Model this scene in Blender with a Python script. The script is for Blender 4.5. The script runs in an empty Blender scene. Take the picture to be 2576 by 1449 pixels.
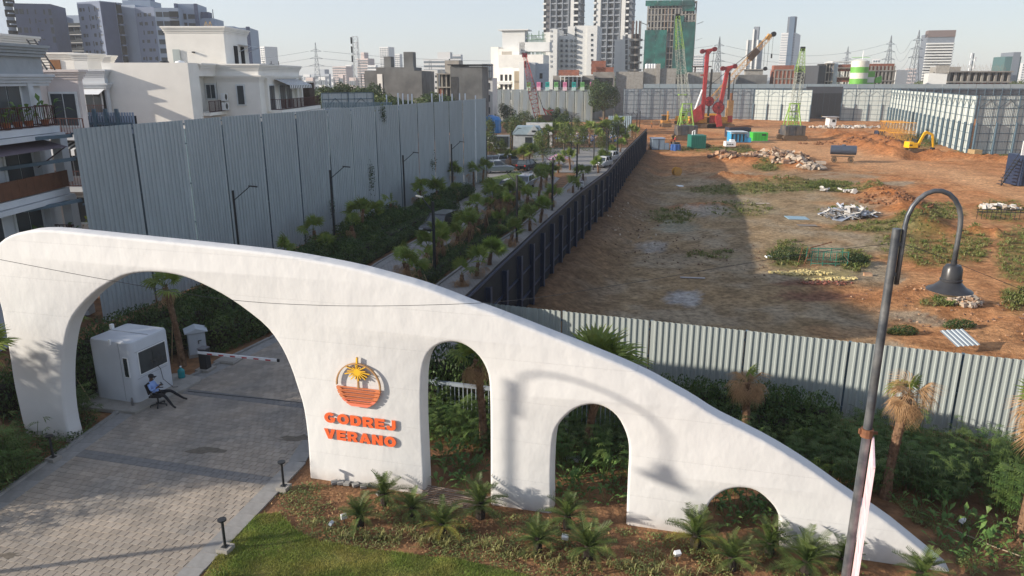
import bpy, bmesh, math, random
from mathutils import Vector, Matrix, noise as mnoise
R = math.radians
rnd = random.Random(7)
S = bpy.context.scene
COL = S.collection

# ------------------------------------------------------------------ camera
CAM_H = 12.0
PITCH = R(15.968)
FPX, CX, CY = 1840.0, 1288.0, 724.5          # focal length and centre, in units of a 2576 px wide view
cam_d = bpy.data.cameras.new('camera')
cam = bpy.data.objects.new('camera', cam_d)
COL.objects.link(cam)
cam.location = (0, 0, CAM_H)
cam.rotation_euler = (R(90) - PITCH, 0, 0)
cam_d.sensor_width = 36
cam_d.lens = 36 * FPX / 2576
cam_d.clip_start = 0.1
cam_d.clip_end = 12000
S.camera = cam

# ------------------------------------------------------------------ sky, sun, exposure
SUN_EL = R(18.0)
SUN_TO = Vector((-.974, -.225, 0)).normalized()      # horizontal direction towards the sun
world = bpy.data.worlds.new('World')
S.world = world
world.use_nodes = True
wn = world.node_tree.nodes
wl = world.node_tree.links
bg = wn['Background']
sky = wn.new('ShaderNodeTexSky')
sky.sky_type = 'NISHITA'
sky.sun_disc = False
sky.sun_elevation = SUN_EL
sky.sun_rotation = math.atan2(SUN_TO.x, SUN_TO.y) % (2 * math.pi)
sky.altitude = 200
sky.air_density = 1.0
sky.dust_density = 0.7
sky.ozone_density = 1.2
hazemix = wn.new('ShaderNodeMix'); hazemix.data_type = 'RGBA'; hazemix.inputs['Factor'].default_value = .55
hazemix.inputs['B'].default_value = (2.75, 3.0, 3.75, 1)      # thin overall milky haze in the air
wl.new(sky.outputs[0], hazemix.inputs['A']); wl.new(hazemix.outputs['Result'], bg.inputs[0])
bg.inputs[1].default_value = 0.13
sun_d = bpy.data.lights.new('sun', 'SUN')
sun_d.energy = 4.9
sun_d.angle = R(0.65)
sun_d.color = (1.0, .90, .77)
sun = bpy.data.objects.new('sun', sun_d)
COL.objects.link(sun)
sdir = Vector((SUN_TO.x * math.cos(SUN_EL), SUN_TO.y * math.cos(SUN_EL), math.sin(SUN_EL)))
sun.rotation_euler = sdir.to_track_quat('Z', 'Y').to_euler()
S.view_settings.view_transform = 'Standard'
S.view_settings.look = 'None'
S.view_settings.gamma = 1
S.view_settings.exposure = 0.63
S.view_settings.use_curve_mapping = False
S.cycles.max_bounces = 6
S.cycles.diffuse_bounces = 3
S.cycles.glossy_bounces = 3
S.cycles.transmission_bounces = 4
S.cycles.transparent_max_bounces = 6
S.cycles.volume_bounces = 1
S.cycles.use_denoising = True

# ------------------------------------------------------------------ survey helpers (photo measurements -> metres)
SP, CP = math.sin(PITCH), math.cos(PITCH)
def ray(x, y):
 u, v = x - CX, y - CY
 return Vector((u, FPX * CP - v * SP, -(FPX * SP + v * CP)))
def G(x, y, z=0.0):
 d = ray(x, y); k = (z - CAM_H) / d.z
 return Vector((k * d.x, k * d.y, z))
def W(x, y, Y):
 d = ray(x, y); k = Y / d.y
 return Vector((k * d.x, Y, CAM_H + k * d.z))

# ------------------------------------------------------------------ object helpers
def tag(o, label=None, cat=None, group=None, kind=None):
 if label: o['label'] = label
 if cat: o['category'] = cat
 if group: o['group'] = group
 if kind: o['kind'] = kind
 return o
def thing(name, label, cat, loc=(0, 0, 0), rz=0.0, group=None):
 o = bpy.data.objects.new(name, None)
 COL.objects.link(o)
 o.location = loc
 o.rotation_euler = (0, 0, rz)
 o.empty_display_size = .3
 return tag(o, label, cat, group)
def dup(root, loc=None, rz=None, label=None, group=None, scale=None):
 r = root.copy(); COL.objects.link(r)
 if loc is not None: r.location = loc
 if rz is not None: r.rotation_euler = (0, 0, rz)
 if scale is not None: r.scale = (scale, scale, scale) if not hasattr(scale, '__len__') else scale
 if label: r['label'] = label
 if group: r['group'] = group
 for ch in root.children:
  c = ch.copy(); COL.objects.link(c); c.parent = r
  for g in ch.children:
   d = g.copy(); COL.objects.link(d); d.parent = c
 return r
def inst(name, mesh, parent, loc=(0, 0, 0), rot=(0, 0, 0), sc=1.0, label=None):
 o = bpy.data.objects.new(name, mesh)
 COL.objects.link(o)
 o.parent = parent
 o.location = loc; o.rotation_euler = rot
 o.scale = (sc, sc, sc) if not hasattr(sc, '__len__') else sc
 if label: o['label'] = label
 return o

class MB:
 """collects shapes and links them as one mesh object"""
 def __init__(s):
  s.v = []; s.f = []; s.mi = []; s.cur = 0
 def add(s, vs, fs):
  b = len(s.v)
  s.v.extend(tuple(q) for q in vs)
  for f in fs:
   s.f.append(tuple(b + i for i in f)); s.mi.append(s.cur)
  return s
 def box(s, c, d, rz=0.0, M=None):
  x, y, z = d[0] / 2, d[1] / 2, d[2] / 2
  vs = [Vector((a * x, b * y, e * z)) for e in (-1, 1) for b in (-1, 1) for a in (-1, 1)]
  if M is None:
   M = Matrix.Translation(Vector(c)) @ Matrix.Rotation(rz, 4, 'Z')
  vs = [M @ q for q in vs]
  return s.add(vs, [(0, 2, 3, 1), (4, 5, 7, 6), (0, 1, 5, 4), (2, 6, 7, 3), (0, 4, 6, 2), (1, 3, 7, 5)])
 def beam(s, a, b, w, h=None, up=(0, 0, 1)):
  a = Vector(a); b = Vector(b); h = h or w
  d = b - a; L = d.length
  if L < 1e-6: return s
  z = d / L; u = Vector(up)
  if abs(z.dot(u)) > .98: u = Vector((0, 1, 0))
  x = u.cross(z).normalized(); y = z.cross(x)
  M = Matrix((x, y, z)).transposed().to_4x4()
  M.translation = (a + b) / 2
  return s.box(None, (w, h, L), M=M)
 def tube(s, pts, r, n=8, cap=True, sx=1.0):
  pts = [Vector(p) for p in pts]
  rs = r if hasattr(r, '__len__') else [r] * len(pts)
  base = len(s.v); prev = None
  for i, p in enumerate(pts):
   if i == 0: d = pts[1] - pts[0]
   elif i == len(pts) - 1: d = pts[-1] - pts[-2]
   else: d = pts[i + 1] - pts[i - 1]
   d.normalize()
   if prev is None:
    u = Vector((0, 0, 1)) if abs(d.z) < .9 else Vector((1, 0, 0))
    x = u.cross(d).normalized()
   else:
    x = (prev - d * prev.dot(d)).normalized()
   prev = x; y = d.cross(x)
   for k in range(n):
    t = 2 * math.pi * k / n
    s.v.append(tuple(p + (x * math.cos(t) * sx + y * math.sin(t)) * rs[i]))
  for i in range(len(pts) - 1):
   for k in range(n):
    a = base + i * n + k; b = base + i * n + (k + 1) % n
    s.f.append((a, b, b + n, a + n)); s.mi.append(s.cur)
  if cap:
   s.f.append(tuple(base + k for k in reversed(range(n)))); s.mi.append(s.cur)
   s.f.append(tuple(base + (len(pts) - 1) * n + k for k in range(n))); s.mi.append(s.cur)
  return s
 def lathe(s, prof, c=(0, 0, 0), n=16):
  base = len(s.v)
  for (r, z) in prof:
   for k in range(n):
    t = 2 * math.pi * k / n
    s.v.append((c[0] + r * math.cos(t), c[1] + r * math.sin(t), c[2] + z))
  for i in range(len(prof) - 1):
   for k in range(n):
    a = base + i * n + k; b = base + i * n + (k + 1) % n
    s.f.append((a, b, b + n, a + n)); s.mi.append(s.cur)
  return s
 def prism(s, poly, z0, z1):
  n = len(poly)
  vs = [(p[0], p[1], z0) for p in poly] + [(p[0], p[1], z1) for p in poly]
  fs = [tuple(reversed(range(n))), tuple(range(n, 2 * n))]
  fs += [(i, (i + 1) % n, n + (i + 1) % n, n + i) for i in range(n)]
  return s.add(vs, fs)
 def side(s, poly, y0, y1):
  """polygon in x,z extruded along y"""
  n = len(poly)
  vs = [(p[0], y0, p[1]) for p in poly] + [(p[0], y1, p[1]) for p in poly]
  fs = [tuple(range(n)), tuple(reversed(range(n, 2 * n)))]
  fs += [((i + 1) % n, i, n + i, n + (i + 1) % n) for i in range(n)]
  return s.add(vs, fs)
 def quad(s, a, b, c, d):
  return s.add([a, b, c, d], [(0, 1, 2, 3)])
 def mesh(s, name, mats, smooth=False, off=None):
  me = bpy.data.meshes.new(name)
  vs = s.v if off is None else [(a[0] - off[0], a[1] - off[1], a[2] - off[2]) for a in s.v]
  me.from_pydata(vs, [], s.f)
  for m in (mats if isinstance(mats, (list, tuple)) else [mats]): me.materials.append(m)
  if any(s.mi): me.polygons.foreach_set('material_index', s.mi)
  if smooth:
   if smooth is True: me.polygons.foreach_set('use_smooth', [True] * len(me.polygons))
   else:
    me.polygons.foreach_set('use_smooth', [True] * len(me.polygons))
    me.set_sharp_from_angle(angle=R(smooth))
  me.update()
  return me
 def build(s, name, mats, parent=None, smooth=False, world=False, bevel=0):
  off = parent.location if (parent is not None and world) else None
  o = bpy.data.objects.new(name, s.mesh(name, mats, smooth, off))
  COL.objects.link(o)
  if parent is not None: o.parent = parent
  if bevel:
   m = o.modifiers.new('b', 'BEVEL'); m.width = bevel; m.segments = 2; m.limit_method = 'ANGLE'
  return o

# ------------------------------------------------------------------ materials
MATS = {}
def mat(name, col, rough=.75, var=.12, scale=2.0, bump=0.0, bscale=20.0, metal=0.0, col2=None, mix=(.4, .62),
  rand=.0, stretch=None, trans=0.0, spec=.35, coat=0, alpha=None):
 if name in MATS: return MATS[name]
 m = bpy.data.materials.new(name); m.use_nodes = True
 nt = m.node_tree; N = nt.nodes; L = nt.links
 b = N['Principled BSDF']
 b.inputs['Roughness'].default_value = rough
 b.inputs['Metallic'].default_value = metal
 b.inputs['Specular IOR Level'].default_value = spec
 if coat: b.inputs['Coat Weight'].default_value = coat; b.inputs['Coat Roughness'].default_value = .08
 tc = N.new('ShaderNodeTexCoord'); mp = N.new('ShaderNodeMapping')
 L.new(tc.outputs['Object'], mp.inputs[0])
 if stretch: mp.inputs['Scale'].default_value = stretch
 nz = N.new('ShaderNodeTexNoise'); nz.inputs['Scale'].default_value = scale
 nz.inputs['Detail'].default_value = 5; nz.inputs['Roughness'].default_value = .6
 L.new(mp.outputs[0], nz.inputs[0])
 mr = N.new('ShaderNodeMapRange')
 mr.inputs[1].default_value = .3; mr.inputs[2].default_value = .7
 mr.inputs[3].default_value = 1 - var; mr.inputs[4].default_value = 1 + var
 L.new(nz.outputs[0], mr.inputs[0])
 base = N.new('ShaderNodeMix'); base.data_type = 'RGBA'
 base.inputs['A'].default_value = (*col, 1); base.inputs['B'].default_value = (*(col2 or col), 1)
 if col2:
  n2 = N.new('ShaderNodeTexNoise'); n2.inputs['Scale'].default_value = scale * .45
  n2.inputs['Detail'].default_value = 4
  L.new(mp.outputs[0], n2.inputs[0])
  m2 = N.new('ShaderNodeMapRange'); m2.inputs[1].default_value = mix[0]; m2.inputs[2].default_value = mix[1]
  L.new(n2.outputs[0], m2.inputs[0]); L.new(m2.outputs[0], base.inputs['Factor'])
 else: base.inputs['Factor'].default_value = 0
 hs = N.new('ShaderNodeHueSaturation')
 L.new(base.outputs['Result'], hs.inputs['Color'])
 if rand:
  oi = N.new('ShaderNodeObjectInfo')
  rr = N.new('ShaderNodeMapRange'); rr.inputs[3].default_value = 1 - rand; rr.inputs[4].default_value = 1 + rand
  L.new(oi.outputs['Random'], rr.inputs[0])
  mu = N.new('ShaderNodeMath'); mu.operation = 'MULTIPLY'
  L.new(rr.outputs[0], mu.inputs[0]); L.new(mr.outputs[0], mu.inputs[1]); L.new(mu.outputs[0], hs.inputs['Value'])
 else: L.new(mr.outputs[0], hs.inputs['Value'])
 L.new(hs.outputs[0], b.inputs['Base Color'])
 if bump:
  bn = N.new('ShaderNodeTexNoise'); bn.inputs['Scale'].default_value = bscale; bn.inputs['Detail'].default_value = 4
  L.new(mp.outputs[0], bn.inputs[0])
  bp = N.new('ShaderNodeBump'); bp.inputs['Strength'].default_value = 1; bp.inputs['Distance'].default_value = bump
  L.new(bn.outputs[0], bp.inputs['Height']); L.new(bp.outputs[0], b.inputs['Normal'])
 if trans:
  out = N['Material Output']; tr = N.new('ShaderNodeBsdfTranslucent'); mx = N.new('ShaderNodeMixShader')
  L.new(hs.outputs[0], tr.inputs[0]); mx.inputs[0].default_value = trans
  L.new(b.outputs[0], mx.inputs[1]); L.new(tr.outputs[0], mx.inputs[2]); L.new(mx.outputs[0], out.inputs[0])
 m.diffuse_color = (*col, 1)
 MATS[name] = m
 return m

PAINT_WHITE = mat('white plaster', (.80, .775, .72), .8, .05, .8, .02, 1.6)
TIN = mat('galvanised tin', (.40, .44, .455), .5, .10, 1.2, rand=.07, stretch=(2, 2, .25), metal=.25)
TIN_LIT = mat('pale tin', (.44, .48, .46), .5, .08, 1.2, rand=.05, stretch=(2, 2, .3), metal=.2)
STEEL_BLUE = mat('blue grey painted steel', (.085, .135, .175), .5, .12, 3)
NAVY = mat('navy painted steel', (.022, .035, .072), .4, .12, 3)
BLACK_TIN = mat('black tin', (.018, .02, .026), .55, .15, 3)
CHARCOAL = mat('charcoal painted metal', (.02, .022, .025), .45, .1, 4)
RUST = mat('rusty steel', (.16, .07, .035), .8, .3, 8)
GLASS = mat('dark window glass', (.03, .04, .045), .12, .3, 1.2, spec=.9)
SOIL = mat('brown soil', (.15, .075, .036), .95, .3, 2.2, .05, 9, col2=(.26, .135, .062))
CONC = mat('concrete', (.30, .285, .26), .9, .14, 2.5, .01, 30, col2=(.24, .225, .20))
CONC_DARK = mat('weathered cement render', (.165, .165, .16), .9, .16, .45, col2=(.105, .105, .103))
GRANITE = mat('grey kerb stone', (.24, .235, .225), .85, .12, 5, rand=.08)
RUBBER = mat('black rubber', (.015, .015, .016), .8, .1, 6)
BAMBOO = mat('bamboo pole', (.36, .26, .14), .7, .2, 6)
PLASTIC_W = mat('white plastic', (.75, .76, .76), .45, .04, 3)

# ------------------------------------------------------------------ flat sheets of ground
def sheet(name, poly, z, m, kind='structure'):
 o = MB().add([(p[0], p[1], z) for p in poly], [tuple(range(len(poly)))]).build(name, m)
 return tag(o, kind=kind)

def lerp(a, b, t): return a + (b - a) * t
def pl_at(pl, y):
 """x of a polyline (list of (x, y), y rising) at y"""
 if y <= pl[0][1]: i = 0
 else:
  i = len(pl) - 2
  for k in range(len(pl) - 1):
   if pl[k][1] <= y <= pl[k + 1][1]: i = k; break
 a, b = pl[i], pl[i + 1]
 return lerp(a[0], b[0], (y - a[1]) / (b[1] - a[1]))
def walk(pl, step):
 """points every step metres along a polyline, with heading"""
 pl = [Vector((p[0], p[1], 0)) for p in pl]; out = []; carry = 0.0
 for a, b in zip(pl, pl[1:]):
  d = (b - a); L = d.length; d /= L; t = carry
  while t <= L:
   out.append((a + d * t, math.atan2(d.y, d.x))); t += step
  carry = t - L
 return out

DARK_FENCE = [(-1.85, 27.0), (-1.27, 29.3), (-.9, 31.0), (.29, 35.75), (2.12, 43.3), (4.64, 53.2), (8.62, 66.9), (13.39, 87.7), (22.7, 126.0)]
TIN_FENCE = [(-1.3, 29.26), (17.05, 22.77)]          # near corrugated hoarding
ROAD_L = [(-17.4, 6), (-15.28, 19.3), (-14.65, 25.0), (-11.5, 33.2), (-9.1, 47.7), (-6.2, 60), (-2.3, 75.7), (1.8, 95), (5, 112)]
ROAD_R = [(-9.4, 6), (-7.86, 15.7), (-6.75, 21.1), (-6.4, 30), (-6.6, 44), (-4.5, 54.5), (-2.3, 72.5), (4.2, 95), (8.5, 112)]
PATH_L = [(-5.4, 34), (-4.45, 42.7), (-2.13, 51.3), (.36, 59.2), (3.53, 72.3), (7.6, 91), (9.5, 100)]
PATH_R = [(-2.5, 34), (.3, 42.7), (2.0, 51.3), (4.2, 59.2), (8.0, 72.3), (12.6, 91), (14.5, 100)]

far_m = mat('far dry ground', (.10, .095, .06), 1, .3, .02, col2=(.16, .12, .08))
sheet('ground', [(-4000, -400), (4000, -400), (4000, 9000), (-4000, 9000)], -1.6, far_m)
gs = [(-140, -30), (80, -30), (80, .5), (17.05, 22.77), (-1.3, 29.3)] + DARK_FENCE[2:] + [(26, 140), (28, 216), (-140, 216)]
sheet('garden_ground', gs, -.03, SOIL)

# paving -----------------------------------------------------------
paver_m = mat('grey concrete paver', (.315, .268, .218), .85, .12, 1.1, .004, 60, rand=.13, col2=(.245, .22, .19))
paver_dark = mat('charcoal paver', (.165, .16, .155), .85, .12, 3, rand=.12)
joint_m = mat('dark joint sand', (.045, .04, .035), 1, .3, 10)
def brick_mat(name, c1, c2, joint, w, h, rot):
 m = bpy.data.materials.new(name); m.use_nodes = True
 N = m.node_tree.nodes; L = m.node_tree.links; b = N['Principled BSDF']; b.inputs['Roughness'].default_value = .88
 tc = N.new('ShaderNodeTexCoord'); mp = N.new('ShaderNodeMapping'); mp.inputs['Rotation'].default_value = (0, 0, rot)
 br = N.new('ShaderNodeTexBrick'); br.inputs['Scale'].default_value = 1
 br.inputs['Brick Width'].default_value = w; br.inputs['Row Height'].default_value = h; br.inputs['Mortar Size'].default_value = .012
 br.inputs['Color1'].default_value = (*c1, 1); br.inputs['Color2'].default_value = (*c2, 1); br.inputs['Mortar'].default_value = (*joint, 1)
 L.new(tc.outputs['Object'], mp.inputs[0]); L.new(mp.outputs[0], br.inputs[0])
 nz = N.new('ShaderNodeTexNoise'); nz.inputs['Scale'].default_value = .6; nz.inputs['Detail'].default_value = 6
 L.new(tc.outputs['Object'], nz.inputs[0])
 mr = N.new('ShaderNodeMapRange'); mr.inputs[1].default_value = .3; mr.inputs[2].default_value = .7; mr.inputs[3].default_value = .85; mr.inputs[4].default_value = 1.12
 L.new(nz.outputs[0], mr.inputs[0])
 hs = N.new('ShaderNodeHueSaturation'); L.new(br.outputs[0], hs.inputs['Color']); L.new(mr.outputs[0], hs.inputs['Value']); L.new(hs.outputs[0], b.inputs['Base Color'])
 return m
far_pave = brick_mat('distant grey paving', (.27, .26, .245), (.24, .23, .22), (.13, .125, .12), .26, .24, R(15))

def strip(L_, R_, y0, y1, z, name, m):
 ys = sorted({y0, y1} | {p[1] for p in L_ + R_ if y0 < p[1] < y1})
 mb = MB()
 for a, b in zip(ys, ys[1:]):
  mb.quad((pl_at(L_, a), a, z), (pl_at(R_, a), a, z), (pl_at(R_, b), b, z), (pl_at(L_, b), b, z))
 return tag(mb.build(name, m), kind='structure')
driveway = strip(ROAD_L, ROAD_R, 6, 36, 0.0, 'driveway', joint_m)
strip(ROAD_L, ROAD_R, 36, 112, 0.012, 'road', far_pave)
strip(PATH_L, PATH_R, 34, 100, 0.016, 'path', far_pave)
strip([(-6.2, 30), (-5.9, 36)], [(-2.6, 30), (-2.3, 36)], 30, 36, 0.020, 'path_link', far_pave)
sheet('plaza', [(4, 98), (15, 97), (21.5, 122), (22, 134), (6, 134), (1, 112)], .020, far_pave)
sheet('car_park', [(-4.6, 60.5), (2.6, 74), (6, 92), (3, 100), (-12, 100), (-14, 66)], .008, far_pave)

# individually laid pavers in the driveway
PW, PH = .255, .235
def paver_mesh(name, m, w=PW, h=PH):
 g = .011; b = .008; x, y = w / 2 - g / 2, h / 2 - g / 2
 vs = [(-x, -y, 0), (x, -y, 0), (x, y, 0), (-x, y, 0)]
 vs += [(-x, -y, .022), (x, -y, .022), (x, y, .022), (-x, y, .022)]
 vs += [(-x + b, -y + b, .03), (x - b, -y + b, .03), (x - b, y - b, .03), (-x + b, y - b, .03)]
 fs = [(i, (i + 1) % 4, 4 + (i + 1) % 4, 4 + i) for i in range(4)]
 fs += [(4 + i, 4 + (i + 1) % 4, 8 + (i + 1) % 4, 8 + i) for i in range(4)] + [(8, 9, 10, 11)]
 mb = MB().add(vs, fs)
 return mb, mb.mesh(name, m)
pmb, pme = paver_mesh('paver', paver_m)
_, pme_d = paver_mesh('paver_dark', paver_dark)
PANG = R(-14.5)        # the courses run parallel to the gate
ux, uy = Vector((math.cos(PANG), math.sin(PANG), 0)), Vector((-math.sin(PANG), math.cos(PANG), 0))
cells = []
for j in range(-20, 150):
 for i in range(-30, 90):
  p = Vector((-16.0, 12.0, 0)) + ux * ((i + (.5 if j % 2 else 0)) * PW) + uy * (j * PH)
  if p.y < 11.6 or p.y > 36: continue
  if pl_at(ROAD_L, p.y) + .38 < p.x < pl_at(ROAD_R, p.y) - .34: cells.append(p)
def is_dark(p):
 q = (p - Vector((-14.13, 21.74, 0))).dot(uy)
 q2 = (p - Vector((-12.83, 26.86, 0))).dot(uy)
 q3 = (p - Vector((-14.0, 15.1, 0))).dot(uy)
 return abs(q - .12) < .30 or abs(q2) < .30 and p.x > -13.3
cells.sort(key=lambda p: (p.y if p.y > 14.6 else 90 - p.y) + abs(p.x + 8) * .12)
stuffmb = MB(); stuffdk = MB()
for n, p in enumerate(cells):
 dz = rnd.uniform(-.002, .002); rot = PANG + rnd.gauss(0, .012)
 if n < 300:
  inst('paver', pme_d if is_dark(p) else pme, driveway, (p.x, p.y, dz + .002), (rnd.gauss(0, .004), rnd.gauss(0, .004), rot))
 else:
  M = Matrix.Translation((p.x, p.y, dz + .002)) @ Matrix.Rotation(rot, 4, 'Z')
  (stuffdk if is_dark(p) else stuffmb).add([M @ Vector(v) for v in pmb.v], pmb.f)
def paver_field_mat():
 m = paver_m.copy(); m.name = 'grey concrete paver field'
 N = m.node_tree.nodes; L = m.node_tree.links
 oi = [n for n in N if n.bl_idname == 'ShaderNodeObjectInfo'][0]
 ge = N.new('ShaderNodeNewGeometry')
 for l in list(oi.outputs['Random'].links): L.new(ge.outputs['Random Per Island'], l.to_socket)
 return m
tag(stuffmb.build('paver_field', paver_field_mat(), driveway), kind='stuff')
tag(stuffdk.build('dark_paver_band', paver_dark, driveway), kind='stuff')
# flush border stones along both sides and a kerb on the left
kerb_me = MB().box((0, 0, .03), (.86, .13, .18)).mesh('kerb_stone', GRANITE)
edge_me = MB().box((0, 0, .005), (.60, .56, .06)).mesh('edge_stone', GRANITE)
kerbs = tag(bpy.data.objects.new('kerb', None), kind='structure'); COL.objects.link(kerbs)
for pl, offx, me, st, nm in ((ROAD_L, -.02, kerb_me, .88, 'kerb_stone'), (ROAD_L, .33, edge_me, .61, 'edge_stone'), (ROAD_R, -.26, edge_me, .61, 'edge_stone')):
 pts = [(x + offx, y) for x, y in pl if y < 62]
 for p, h in walk(pts, st):
  if p.y > 11: inst(nm, me, kerbs, (p.x, p.y, 0), (0, 0, h + rnd.gauss(0, .004)))
for pl in (PATH_L, [(x + .02, y) for x, y in ROAD_R if y > 40], [(x, y) for x, y in ROAD_L if y > 61.5]):
 for p, h in walk(pl, 1.9):
  inst('kerb_stone', kerb_me, kerbs, (p.x, p.y, 0), (0, 0, h), (2.2, 1.3, 1))
# ------------------------------------------------------------------ the white arched gateway wall
GO = Vector((-6.35, 20.41, 0)); GT = Vector((.9673, -.2538, 0)).normalized(); GN = Vector((-.2538, -.9673, 0)).normalized()
GATE_T = .60
def gp(x, y):
 d = ray(x, y); nb = -GN
 k = (GO.dot(nb)) / (d.x * nb.x + d.y * nb.y)
 P = Vector((0, 0, CAM_H)) + d * k
 return ((P - GO).dot(GT), P.z)
top = [(-22, 660), (-18, 630), (0, 606), (30, 589), (75, 579), (130, 579), (200, 586), (333, 600), (470, 614), (600, 628), (700, 640), (773, 652), (890, 675),
  (965, 695), (1043, 716), (1118, 743), (1192, 773), (1226, 784), (1306, 815), (1378, 844), (1440, 868), (1493, 890), (1552, 914), (1584, 928),
  (1640, 954), (1680, 977), (1740, 1010), (1797, 1048), (1866, 1082), (1936, 1118), (2000, 1156), (2060, 1196), (2142, 1256), (2232, 1312), (2311, 1376), (2401, 1449)]
outer = [gp(*q) for q in top]
s_end, z_end = outer[-1]
outer += [(s_end + .55, -.5)]
leg = [(185, 1126), (170, 1085), (160, 1030), (156, 966), (157, 910), (163, 860), (172, 820), (187, 790), (213, 760), (238, 736), (267, 716), (290, 704), (311, 694), (333, 689), (355, 686), (377, 685.5), (400, 686),
  (430, 690), (467, 698), (520, 721), (567, 746), (617, 780), (667, 820), (693, 853), (713, 886), (733, 932), (746, 973), (761, 1019), (770, 1076), (775, 1133), (778, 1197)]
arch1 = [gp(*q) for q in leg]
arch1 = [(arch1[0][0] + .02, -.5)] + arch1 + [(arch1[-1][0], -.5)]
legout = [(0, 766), (12, 830), (22, 890), (33, 966), (43, 1010), (52, 1050), (62, 1090)]
lo = [gp(*q) for q in legout]
lo = lo + [(lo[-1][0] + .12, -.5)]
topleft = [(-21, 700), (-14, 735)]
tl = [gp(*q) for q in topleft]
# outline: start bottom right, along base towards the left, up each opening that reaches the ground
def hole(pts): 
 h = [gp(*q) for q in pts]
 return h
h2 = hole([(1069, 1236), (1066, 1160), (1062, 1084), (1060, 1000), (1062, 940), (1069, 905), (1082, 883), (1100, 869), (1122, 862), (1143, 861), (1166, 867), (1190, 883), (1208, 902), (1221, 925), (1229, 950), (1232, 1000), (1233, 1100), (1233, 1271)])
h3 = hole([(1388, 1271), (1387, 1200), (1390, 1121), (1396, 1085), (1410, 1062), (1430, 1041), (1455, 1025), (1485, 1018), (1510, 1021), (1535, 1033), (1556, 1053), (1572, 1084), (1581, 1114), (1582, 1150), (1579, 1196), (1575, 1312)])
h4 = hole([(1765, 1345), (1770, 1297), (1781, 1275), (1796, 1254), (1820, 1237), (1845, 1230), (1869, 1229), (1895, 1233), (1917, 1245), (1944, 1271), (1957, 1292), (1962, 1312), (1962, 1372)])
outline = list(outer)                                 # left to right along the top
def down(h):                                          # an opening, walked right to left
 h = list(reversed(h))
 return [(h[0][0], -.5)] + h + [(h[-1][0], -.5)]
for h in (h4, h3, h2): outline += down(h)
outline += list(reversed(arch1))
outline += list(reversed(lo)) + list(reversed(tl))
def smooth_outline(pts, n=1):
 for _ in range(n):
  out = []
  L_ = len(pts)
  for i in range(L_):
   a, b = Vector(pts[i]), Vector(pts[(i + 1) % L_])
   if a.y <= -.45 or b.y <= -.45 or (a - b).length < .05:
    out.append(tuple(a))
    if b.y <= -.45 or a.y <= -.45: continue
    continue
   out.append(tuple(a.lerp(b, .25))); out.append(tuple(a.lerp(b, .75)))
  pts = out
 return pts
outline = smooth_outline(outline, 1)
cu = bpy.data.curves.new('gate_outline', 'CURVE'); cu.dimensions = '2D'; cu.fill_mode = 'BOTH'
sp_ = cu.splines.new('POLY'); sp_.points.add(len(outline) - 1)
for i, (a, b) in enumerate(outline): sp_.points[i].co = (a, b, 0, 1)
sp_.use_cyclic_u = True
cu.extrude = GATE_T / 2 - .09; cu.bevel_depth = .09; cu.bevel_resolution = 3; cu.offset = -.09
tmp = bpy.data.objects.new('tmp', cu); COL.objects.link(tmp)
dg = bpy.context.evaluated_depsgraph_get()
gme = bpy.data.meshes.new_from_object(tmp.evaluated_get(dg)); gme.name = 'gate_wall'
bpy.data.objects.remove(tmp)
bmg = bmesh.new(); bmg.from_mesh(gme); bmesh.ops.remove_doubles(bmg, verts=bmg.verts, dist=.0005)
bmesh.ops.recalc_face_normals(bmg, faces=bmg.faces); bmg.to_mesh(gme); bmg.free()
gme.polygons.foreach_set('use_smooth', [True] * len(gme.polygons)); gme.set_sharp_from_angle(angle=R(38))
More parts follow.
